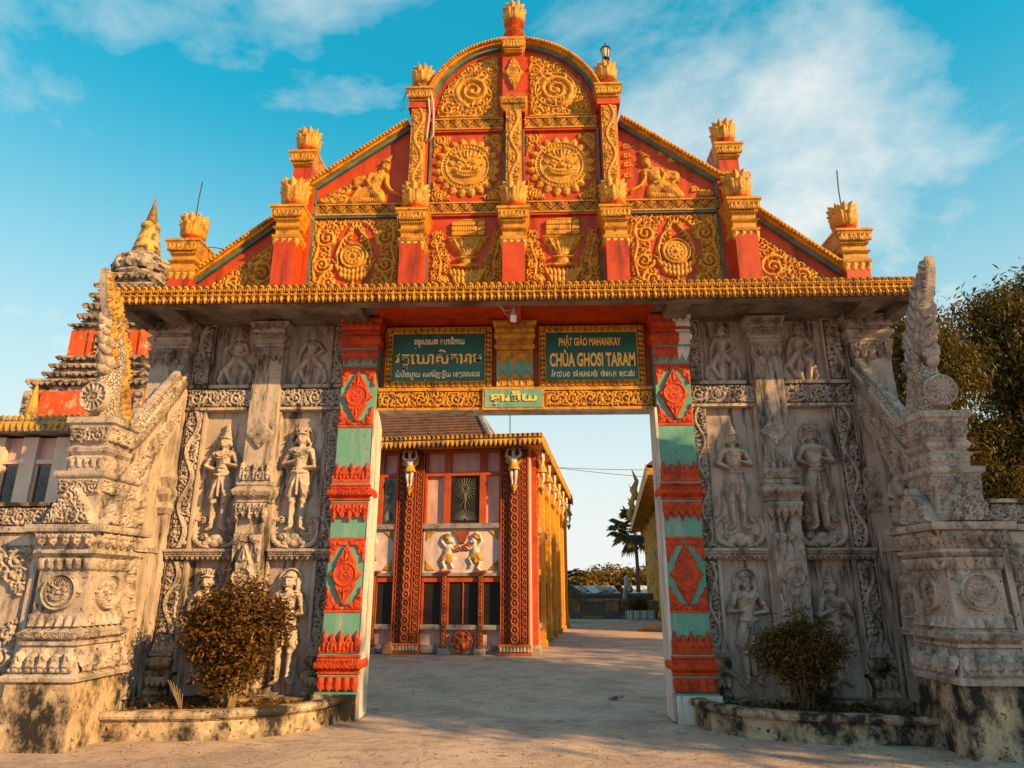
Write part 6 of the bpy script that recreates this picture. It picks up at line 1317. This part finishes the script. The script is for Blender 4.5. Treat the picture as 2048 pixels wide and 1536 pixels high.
# ============================================================ golden hall far right, wall, statues, sheds
GH = thing('golden_hall', 'golden columned hall with wide eave seen past the right pillar', 'building', (8.75, 41, 0), rz=R_(-6.5)); LOCAL.add(GH.name)
YEL = mat('yellow_paint', (.62, .34, .06), (.50, .25, .05), 3, .7, .2, dirt=(.2, .1, .03), dlo=.6, dhi=.8, dscale=2)
MB().box(0, 9, -24, 0, 0, 6.0).obj('wall', YEL, GH); MB().box(-1.3, 10, -25, 1.2, 5.75, 6.0).obj('eave_slab', OLDG, GH); MB().box(-1.34, -1.302, -25, 1.2, 5.6, 6.15).obj('eave_board', OLDG, GH); MB().box(-1.34, 10, 1.202, 1.24, 5.6, 6.15).obj('eave_board', OLDG, GH)
MB().prism([(-1.3, 6.16), (10, 6.16), (4.4, 10.5)], -24.8, 1.0, 'y').obj('roof', TILE, GH)
for k in range(9):
    y = -.4 - 2.6 * k; c = MB().lathe([(.30, 0), (.32, .3), (.22, .4), (.20, 2.6), (.26, 2.8), (.22, 3.0), (.20, 5.0), (.32, 5.4), (.34, 5.74)], (-.25, y, 0), 10).obj('column', OLDG, GH, True)
    MB().box(-.03, -.004, y - 1.7, y - .9, .9, 2.4).obj('window', TEAL, GH); MB().box(-.7, -.004, y - .06, y + .06, 5.3, 5.74).obj('bracket', OLDG, GH)
for y, z in ((-2, 6.15), (-8, 6.15), (-14, 6.15)): MB().tube([(-1.3, y, z), (-1.5, y, z + .5), (-1.3, y, z + 1.0), (-1.55, y, z + 1.7)], [.16, .2, .12, .01], 8).obj('roof_horn', OLDG, GH, True)
for k in range(24): MB().box(-1.25, -.01, -24.5 + k * 1.05, -24.4 + k * 1.05, 5.68, 5.748).obj('soffit_rib', YEL, GH)
# garden wall with balusters
BWm = mat('ochre_masonry', (.36, .20, .08), (.25, .14, .07), 3, .9, .3, dirt=(.08, .06, .05), dlo=.52, dhi=.7, dscale=3); STN = mat('grey_block_base', (.16, .14, .15), (.10, .09, .10), 5, .9, .5, 10)
GW = thing('garden_wall', 'low ochre garden wall with balusters at the far end of the courtyard', 'wall', (4.5, 30, 0))
x = 2.2
for k in range(2):
    MB().box(x, x + .62, 29.6, 30.4, .36, .92).box(x - .05, x + .67, 29.55, 30.45, .922, 1.0).obj('post', BWm, GW); MB().box(x, x + 2.1, 29.62, 30.38, 0, .358).obj('base', STN, GW); MB().box(x + .622, x + 2.05, 29.75, 30.25, .86, .98).obj('rail', BWm, GW); MB().box(x + .7, x + 1.7, 29.2, 29.61, 0, .14).obj('step', BWm, GW)
    for j in range(7): MB().lathe([(.05, .36), (.075, .45), (.04, .58), (.07, .7), (.05, .86)], (x + .72 + j * .19, 30, 0), 7).obj('baluster', BWm, GW, True)
    x += 2.1
MB().box(x, x + .62, 29.6, 30.4, .36, .92).obj('post', BWm, GW); MB().box(x, x + 2.2, 29.62, 30.38, 0, .358).obj('base', STN, GW); MB().box(x + .622, 8.2, 29.75, 30.25, .36, .9).obj('rail', BWm, GW)
LM_ = MB().box(2.3, 8.0, 33, 33.5, 0, 1.15).box(2.3, 8.0, 32.9, 33.6, 1.152, 1.3).obj('rear_ledge', STN, None); tag(LM_, 'dark stone ledge behind the garden wall carrying the animal statues', 'ledge')
STAT = mat('statue_cement', (.50, .44, .38), (.36, .31, .27), 4, .85, .2)
def beast(x, y, z, kind, lab, sc=.85):
    if kind == 'lie':
        J = [(0, 0, .25), (-.35, 0, .26), (-.62, 0, .36), (-.78, 0, .5), (-.95, 0, .46), (.35, 0, .24), (.62, 0, .18), (-.45, -.18, .12), (-.75, -.18, .06), (.3, -.2, .14), (0, -.24, .06), (-.45, .18, .12), (-.75, .18, .06)]; E = [(0, 1), (1, 2), (2, 3), (3, 4), (0, 5), (5, 6), (1, 7), (7, 8), (5, 9), (9, 10), (1, 11), (11, 12)]; r = [.24, .22, .17, .15, .08, .22, .06, .1, .07, .13, .08, .1, .07]
    else:
        J = [(0, 0, .22), (-.08, 0, .55), (-.12, 0, .80), (-.18, 0, 1.05), (-.36, 0, 1.02), (.28, 0, .12), (-.28, -.15, .40), (-.32, -.15, .05), (-.28, .15, .40), (-.32, .15, .05), (-.15, -.25, .12), (-.15, .25, .12), (-.1, 0, 1.25)]; E = [(0, 1), (1, 2), (2, 3), (3, 4), (0, 5), (1, 6), (6, 7), (1, 8), (8, 9), (0, 10), (0, 11), (3, 12)]; r = [.26, .24, .18, .17, .09, .06, .10, .07, .10, .07, .13, .13, .05]
    o = skin_figure('animal_statue', J, E, r, STAT, None, (x, y, z), 0, sc); tag(o, lab, 'statue', 'animal statues on the garden wall')
beast(3.1, 33.2, 1.3, 'lie', 'pale reclining animal statue on the dark ledge nearest the hall'); beast(4.75, 33.2, 1.3, 'lie', 'pale reclining animal statue in the middle of the dark ledge'); beast(6.0, 33.2, 1.3, 'sit', 'pale seated animal statue on the ledge beside the palm trunk'); beast(5.35, 30, .98, 'sit', 'small seated animal statue on the ochre garden wall', .42)
# sheds beyond
def shed(x0, x1, y, h, mroof, mwall, lab):
    T = thing('shed', lab, 'shed', ((x0 + x1) / 2, y, 0), 'sheds beyond the garden wall'); MB().box(x0, x1, y, y + 5, 0, h).obj('wall', mwall, T)
    V = []; F = []; n = int((x1 - x0 + 1) / .25)
    for i in range(n + 1):
        xx = x0 - .5 + i * .25; dz = .05 if i % 2 else 0; V += [(xx, y - .8, h + dz), (xx, y + 3, h + .6 + dz)]
    F = [(2 * i, 2 * i + 2, 2 * i + 3, 2 * i + 1) for i in range(n)]; mkobj('roof', V, F, mroof, T); MB().box(x0 + .5, x1 - .5, y - .02, y - .003, h * .35, h * .7).obj('opening', DARK, T)
ZINC = mat('grey_corrugated_iron', (.34, .33, .33), (.25, .24, .24), 3, .6, .1, dirt=(.2, .1, .06), dlo=.6, dhi=.8); ZW = mat('pale_sheet_roof', (.62, .60, .56), (.5, .48, .45), 3, .6, .1); LW = mat('pale_shed_wall', (.62, .58, .54), (.5, .46, .43), 2, .8, .1)
shed(3.6, 6.6, 46, 1.15, ZINC, LW, 'small shed with grey corrugated roof beyond the garden wall'); shed(8.0, 12.5, 46, 1.15, ZW, mat('blue_shed_wall', (.30, .38, .46), (.4, .45, .5), 2, .8, .1), 'shed with pale flat roof and bluish wall beside the palm trunk'); shed(-1.5, 2.6, 52, 1.3, ZINC, LW, 'farther shed with grey roof half hidden by the hall corner')
# picket planter and shrub are built with the plants
for k, (a, b) in enumerate(((937, 940), (935, 952))):
    p, q = at_y(1110, a - 2 + k * 2, 22), at_y(1420, 938 + 24 * k, 22); w = MB().tube([(p.x + (q.x - p.x) * t, 22, p.z + (q.z - p.z) * t - .25 * 4 * t * (1 - t) * .3) for t in np.linspace(0, 1, 9)], .012, 5).obj('overhead_wire', METAL); tag(w, ('upper level' if k == 0 else 'lower slanting') + ' dark wire crossing the sky beside the hall eave', 'wire', 'overhead wires')
p = at_z(1230, 1400); BT = thing('bottle', 'small clear plastic bottle lying on the shaded courtyard ground', 'bottle', (p.x, p.y, 0)); PB_ = mat('pale_plastic', (.36, .33, .31), (.26, .24, .22), 9, .25, 0)
o = MB().lathe([(.03, 0), (.034, .02), (.034, .14), (.016, .18), (.014, .20)], n=12).obj('body', PB_, BT, True); o.matrix_basis = Matrix.Translation((p.x - .1, p.y + .02, .035)) @ Matrix.Rotation(R_(88), 4, 'Y'); o = MB().lathe([(.017, .2), (.017, .225)], n=10).obj('cap', mat('brown_cap', (.16, .07, .04), None, 5, .5, 0), BT); o.matrix_basis = Matrix.Translation((p.x - .1, p.y + .02, .035)) @ Matrix.Rotation(R_(88), 4, 'Y'); MB().tube([(p.x - .03, p.y + .02, .035), (p.x + .04, p.y + .02, .035)], .0355, 12).obj('label_band', mat('brown_label', (.2, .08, .05), None, 6, .5, 0), BT)

# ============================================================ plants
LEAFG = mat('dark_olive_leaf', (.050, .052, .009), (.11, .075, .010), 12, .5, 0, dirt=(.34, .19, .02), dlo=.51, dhi=.64, dscale=22, transl=.28)
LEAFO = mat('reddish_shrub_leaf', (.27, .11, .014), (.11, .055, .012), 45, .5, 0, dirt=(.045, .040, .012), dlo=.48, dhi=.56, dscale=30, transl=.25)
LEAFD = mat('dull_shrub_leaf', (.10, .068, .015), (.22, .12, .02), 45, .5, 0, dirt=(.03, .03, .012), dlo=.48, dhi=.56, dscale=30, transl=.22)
LEAFB = mat('autumn_tree_leaf', (.24, .13, .02), (.12, .08, .018), .9, .6, 0, transl=.25)
PALML = mat('palm_leaf', (.085, .08, .03), (.13, .105, .04), 3, .5, 0, transl=.15)
BARK = mat('bark', (.14, .09, .055), (.08, .055, .04), 9, .9, .6, 30); BARKP = mat('pale_stem', (.36, .25, .13), (.26, .17, .09), 12, .85, .3)
def leaves(C, L, W, droop, rng, fold=.25):
    """one mesh of folded leaf blades at points C"""
    n = len(C); az = rng.uniform(0, 2 * np.pi, n); pit = rng.normal(-droop, .45, n); l = L * rng.uniform(.5, 1.6, n)[:, None]; w = W * rng.uniform(.7, 1.25, n)[:, None]
    d = np.stack([np.cos(az) * np.cos(pit), np.sin(az) * np.cos(pit), np.sin(pit)], 1); s = np.cross(d, np.tile([0, 0, 1.], (n, 1)) + rng.normal(0, .5, (n, 3))); s /= np.linalg.norm(s, axis=1)[:, None] + 1e-9; u = np.cross(s, d)
    V = np.stack([C, C + d * l * .5 + s * w * .5 + u * w * fold, C + d * l, C + d * l * .5 - s * w * .5 + u * w * fold], 1).reshape(-1, 3); i = np.arange(n)[:, None] * 4
    return V, np.concatenate([i + np.array([[0, 1, 2]]), i + np.array([[0, 2, 3]])])
def fast(name, V, F, m, parent):
    me = bpy.data.meshes.new(name); me.vertices.add(len(V)); me.vertices.foreach_set('co', np.asarray(V, np.float32).ravel()); F = np.asarray(F, np.int32); k = F.shape[1]
    me.loops.add(F.size); me.loops.foreach_set('vertex_index', F.ravel()); me.polygons.add(len(F)); me.polygons.foreach_set('loop_start', (np.arange(len(F)) * k).astype(np.int32)); me.update(calc_edges=True); me.materials.append(m)
    o = bpy.data.objects.new(name, me); COL.objects.link(o); setp(o, parent); return o
def crown_points(lobes, n, rng, clump=.35, per=26, spread=.22, hollow=.55):
    """leaf points gathered in twig clumps inside a set of ellipsoid lobes"""
    vol = np.array([a[3] * a[4] * a[5] for a in lobes]); pick = rng.choice(len(lobes), max(1, n // per), p=vol / vol.sum()); P = []
    for k in pick:
        x, y, z, a, b, c = lobes[k]; v = rng.normal(size=3); v /= np.linalg.norm(v); r = rng.uniform(hollow, 1.0) * (1 + rng.normal(0, .08)); ctr = np.array([x, y, z]) + v * r * np.array([a, b, c])
        q = rng.normal(0, spread, (per, 3)); q[:, 2] *= .75; P.append(ctr + q)
    return np.concatenate(P)
def tree(x, y, h, lobes, n, label, m, L=.16, W=.05, droop=.7, seed=1, spread=.22, group=None, trunk=.18, name='leafy_tree', limbs=9, per=26, hollow=.5):
    rng = np.random.default_rng(seed); T = thing(name, label, 'tree', (x, y, 0), group)
    P = crown_points([(x + a, y + b, c, d, e, f) for a, b, c, d, e, f in lobes], n, rng, spread=spread, per=per, hollow=hollow); V, F = leaves(P, L, W, droop, rng); fast('crown', V, F, m, T)
    b_ = MB(); top = h * .55; b_.tube([(x, y, -.05), (x + .1, y, h * .2), (x - .05, y + .05, h * .4), (x, y, top)], [trunk * 1.25, trunk, trunk * .85, trunk * .6], 9)
    for k in range(limbs):
        l = lobes[k % len(lobes)]; z0 = h * (.28 + .25 * rng.random()); e = Vector((x + l[0] + rng.normal(0, l[3] * .35), y + l[1] + rng.normal(0, l[4] * .35), l[2] + rng.normal(0, l[5] * .3))); s = Vector((x, y, z0)); mdd = s.lerp(e, .5) + Vector((0, 0, -.2)); b_.tube([s, mdd, e], [trunk * .5, trunk * .32, trunk * .08], 6)
    b_.obj('trunk', BARK, T, True); return T
# tree behind the right flank
tree(10.6, 6.3, 9, [(-1.0, -.4, 6.6, 1.05, 1.0, 1.25), (-1.6, -.2, 5.4, .95, .9, .9), (-.7, .3, 4.2, 1.3, 1.0, 1.0), (-1.3, 0, 8.0, .5, .5, .65), (.4, .3, 3.6, 1.3, 1.2, .9), (.6, .6, 5.0, .9, .9, .7)], 42000, 'leafy tree standing close behind the right stone flank', LEAFG, L=.17, W=.05, seed=3, per=34, spread=.24)
tree(13.3, 7.2, 11, [(-.3, -.4, 6.9, 1.6, 1.5, 1.4), (-.9, 0, 8.1, 1.1, 1.1, .9), (.6, .2, 8.9, 1.2, 1.1, .9), (.2, -.6, 5.2, 1.7, 1.4, 1.1), (1.8, .3, 8.2, 1.4, 1.4, 1.4), (-.6, .2, 3.9, 1.6, 1.3, .9)], 70000, 'taller leafy tree beside the boundary wall beyond the right pier', LEAFG, L=.18, W=.055, seed=4, per=34, spread=.26)
# roadside trees to the right of the viewer: they throw the shade on the right flank and the courtyard
for k, (x, y, hh) in enumerate(SHADE):
    s_ = hh / 10.0; src_l = [(0, 0, 6.4 * s_, 2.0, 2.2, 2.0 * s_), (.3, 1.2, 7.8 * s_, 1.6, 1.7, 1.6 * s_), (-.2, -1.3, 7.6 * s_, 1.6, 1.7, 1.7 * s_), (.1, .1, 8.6 * s_, 1.3, 1.5, 1.1 * s_), (.2, 0, 4.2 * s_, 1.8, 2.2, 1.2 * s_)]
    tree(x, y, hh, src_l, 9000 if k < 2 else 1800, 'dense roadside tree shading the gate from the right', LEAFG, L=.30, W=.15, seed=20 + k, group='roadside trees right of the gate', spread=.34, per=20, trunk=.22, hollow=.25)
# shrubs in the planters
def shrub(x, y, zc, rx, rz, n, m, label, seed, L, W, lobes, name='planter_shrub'):
    rng = np.random.default_rng(seed); T = thing(name, label, 'shrub', (x, y, .17), 'shrubs in the planters')
    P = crown_points([(x + a * rx, y + b * rx * .8, zc + c * rz, d * rx, d * rx * .85, d * rz) for a, b, c, d in lobes], n, rng, per=9, spread=.05, hollow=.5); sh = []
    for k in range(34):
        a = rng.uniform(0, 6.28); e = rng.uniform(-.3, 1.4); dv_ = np.array([math.cos(a) * math.cos(e) * rx, math.sin(a) * math.cos(e) * rx * .8, math.sin(e) * rz]); c_ = np.array([x, y, zc + .1 * rz])
        for t in np.linspace(.75, rng.uniform(1.1, 1.38), 16): sh.append(c_ + dv_ * t + rng.normal(0, .018, 3))
    P = np.concatenate([P, np.array(sh)]); P = P[P[:, 2] > .24]; P[:, 1] = np.minimum(P[:, 1], -.28 + rng.uniform(-.05, .05, len(P))); V, F = leaves(P, L, W, .15, rng); fast('foliage', V, F, m, T)
    b = MB()
    for k in range(9):
        a = rng.uniform(0, 6.28); r = rng.uniform(.3, .85); e = (x + rx * r * math.cos(a), y + rx * .6 * r * math.sin(a), zc + rz * rng.uniform(-.1, .7)); b.tube([(x + rng.normal(0, .03), y + rng.normal(0, .03), .12), (x * .6 + e[0] * .4, y * .6 + e[1] * .4, (.17 + e[2]) * .5), e], [.022, .015, .004], 6)
    b.obj('stems', BARKP if seed == 31 else BARK, T, True); return T
shrub(-3.44, -.82, 1.10, .68, .58, 12500, LEAFO, 'loose reddish shrub with golden leaves in the sunlit planter', 31, .062, .030, [(0, 0, 0, .72), (-.55, 0, -.15, .48), (.62, .1, .12, .42), (.2, 0, .62, .42), (-.25, -.2, .45, .45), (.15, 0, -.6, .5), (-.1, 0, -.95, .42), (-.35, 0, -.6, .4), (.75, 0, .4, .25), (-.75, 0, .2, .28)])
shrub(3.44, -.82, .86, .54, .38, 9000, LEAFD, 'rounder trimmed dull shrub in the shaded planter', 32, .052, .026, [(0, 0, 0, .8), (-.5, 0, .05, .52), (.55, 0, .0, .5), (.3, 0, .55, .45), (-.25, 0, .35, .5), (.1, 0, -.7, .5), (-.7, 0, -.3, .3), (.72, 0, .35, .3)])
# dry litter in the planters and on the ground
rng = np.random.default_rng(5)
for s_ in (-1, 1):
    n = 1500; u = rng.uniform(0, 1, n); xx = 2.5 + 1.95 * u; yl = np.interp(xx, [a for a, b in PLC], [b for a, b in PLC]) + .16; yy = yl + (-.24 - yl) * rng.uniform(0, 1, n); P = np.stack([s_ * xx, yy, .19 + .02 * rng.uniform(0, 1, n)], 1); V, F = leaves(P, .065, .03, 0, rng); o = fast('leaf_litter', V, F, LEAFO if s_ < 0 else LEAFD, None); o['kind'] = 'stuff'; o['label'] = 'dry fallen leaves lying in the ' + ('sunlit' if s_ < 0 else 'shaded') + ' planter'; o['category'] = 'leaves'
n = 900; P = np.stack([rng.uniform(-5, 5.5, n), rng.uniform(-5.2, -1.6, n) , np.full(n, .004)], 1); V, F = leaves(P, .035, .016, 0, rng); o = fast('ground_litter', V, F, mat('dry_litter', (.20, .13, .07), (.08, .055, .035), 20, .9, 0), None); o['kind'] = 'stuff'; o['label'] = 'scattered dry leaf bits on the courtyard ground'; o['category'] = 'leaves'
# bare dead twigs sticking out of the sunlit planter, broken pipe in the shaded one
TW = MB()
for k in range(6): a = .3 + .18 * k; TW.tube([(-3.95, -.95, .2), (-3.95 + .25 * math.cos(a + 1.2), -1.0, .2 + .35 * math.sin(a + .3))], [.007, .003], 5)
o = TW.obj('dead_twigs', BARKP, None); tag(o, 'bare dead twigs sticking up beside the reddish shrub', 'twigs')
o = MB().tube([(2.62, -.42, .62), (2.70, -.5, .60), (2.86, -.62, .42), (2.98, -.70, .20)], [.02, .035, .03, .03], 8).obj('bent_stalk', BARK, None, True); tag(o, 'bent dark stalk leaning over the shaded planter beside the red pillar', 'stalk')
# sugar palm, feathery palm by the hall, far trees, picket planter
def fan_palm(x, y, h, R, label):
    T = thing('fan_palm', label, 'palm', (x, y, 0)); MB().tube([(x, y, 0), (x + .05, y, h * .5), (x, y, h)], [.20, .14, .13], 10).obj('trunk', BARK, T, True); rng = np.random.default_rng(8); V = []; F = []
    for k in range(46):
        az = rng.uniform(0, 6.28); el = rng.uniform(-1.2, 1.35); d = Vector((math.cos(az) * math.cos(el), math.sin(az) * math.cos(el), math.sin(el))); s = d.cross(Vector((0, 0, 1))).normalized(); u = s.cross(d); c = Vector((x, y, h)) + d * R * rng.uniform(.42, .68)
        for j in range(13):
            a = -1.35 + 2.7 * j / 12; dd = d * math.cos(a) + s * math.sin(a); ln = R * .40 * rng.uniform(.75, 1.15); side = (s * math.cos(a) - d * math.sin(a)) * .035 * R; tip = c + dd * ln - Vector((0, 0, .12 * R)); n = len(V); V += [c, c + dd * ln * .6 + side + u * .03, tip, c + dd * ln * .6 - side + u * .03]; F += [(n, n + 1, n + 2), (n, n + 2, n + 3)]
        n = len(V); V += [Vector((x, y, h)), Vector((x, y, h)) + s * .03, c + s * .02, c]; F += [(n, n + 1, n + 2), (n, n + 2, n + 3)]
    fast('crown', np.array([tuple(v) for v in V]), np.array(F), PALML, T)
p = at_y(1270, 1060, 46); fan_palm(p.x, 46, p.z, 2.4, 'tall fan palm with dark round crown beside the golden hall')
def feather_palm(x, y, h, R, label):
    T = thing('feather_palm', label, 'palm', (x, y, 0)); MB().tube([(x, y, 0), (x, y, h)], [.16, .12], 8).obj('trunk', BARK, T, True); rng = np.random.default_rng(9); V = []; F = []
    for k in range(34):
        az = rng.uniform(0, 6.28); el = rng.uniform(-.5, 1.2); c = Vector((x, y, h)); pts = []
        for j in range(10): t = j / 9; pts.append(c + Vector((math.cos(az) * t * R * math.cos(el * (1 - .3 * t)), math.sin(az) * t * R * math.cos(el), R * (math.sin(el) * t - .55 * t * t))))
        for j in range(1, 10):
            d = (pts[j] - pts[j - 1]).normalized(); s = d.cross(Vector((0, 0, 1))).normalized()
            for q in (-1, 1):
                for e in (0, .5): n = len(V); b = pts[j - 1].lerp(pts[j], e); V += [b, b + d * .12 + s * q * .10 * R, b + d * .22 + s * q * .22 * R - Vector((0, 0, .06)), b + d * .07]; F += [(n, n + 1, n + 2), (n, n + 2, n + 3)]
    fast('crown', np.array([tuple(v) for v in V]), np.array(F), PALML, T)
p = at_y(1128, 1165, 26); feather_palm(p.x - .2, 26, p.z, 1.6, 'dark feathery palm rising beside the far end of the hall')
for k, (px, py, yy, w) in enumerate(((1160, 1172, 55, 2.0), (1205, 1166, 58, 1.8), (1235, 1160, 62, 2.4), (1270, 1164, 60, 2.0), (1300, 1166, 57, 2.2), (1182, 1168, 64, 2.4))):
    p = at_y(px, py, yy); tree(p.x, yy, p.z + w * .6, [(0, 0, p.z, w, w, w * .62), (w * .6, 0, p.z - .4, w * .7, w * .7, w * .5), (-w * .5, .2, p.z - .3, w * .7, w * .7, w * .5), (0, 0, p.z - w * .6, w, w, w * .6)], 2600, 'rounded golden brown tree in the row beyond the sheds', LEAFB, L=.42, W=.26, droop=.2, seed=40 + k, spread=.3, group='trees beyond the sheds', name='distant_tree', limbs=4, per=20)
q = at_y(1276, 1213, 28.5); PS = thing('round_shrub', 'dark round clipped shrub inside the white picket fence', 'shrub', (q.x, 28.5, 0)); rng = np.random.default_rng(77); P = crown_points([(q.x, 28.5, q.z + .05, .55, .55, .42)], 2600, rng, per=12, spread=.07, hollow=.6); V, F = leaves(P, .10, .05, .1, rng); fast('foliage', V, F, LEAFG, PS); MB().tube([(q.x, 28.5, 0), (q.x, 28.5, q.z)], [.07, .04], 7).obj('stem', BARK, PS)
PF = thing('picket_fence', 'small white and blue picket fence around the round shrub', 'fence', (q.x, 28.5, 0)); pw, pb = mat('picket_white', (.78, .78, .76), None, 6, .6, 0), mat('picket_blue', (.25, .50, .60), None, 6, .6, 0)
for k in range(13):
    x = q.x - .72 + .12 * k; MB().prism([(x - .042, .02), (x + .042, .02), (x + .042, .44), (x, .50), (x - .042, .44)], 27.88, 27.92, 'y').obj('picket', pw if k % 3 else pb, PF)
for z in (.14, .36): MB().box(q.x - .78, q.x + .78, 27.922, 27.95, z, z + .05).obj('rail', pb, PF)
q = at_z(1305, 1262); o = MB().tube([(q.x - .6, q.y, .03), (q.x - .2, q.y + .1, .09), (q.x + .3, q.y - .1, .07), (q.x + .8, q.y, .03)], [.03, .16, .2, .05], 8).obj('leaf_pile', mat('straw_pile', (.46, .30, .12), (.3, .18, .07), 14, .9, .6, 20), None, True); tag(o, 'low straw coloured heap on the sunlit courtyard past the right pillar', 'heap')
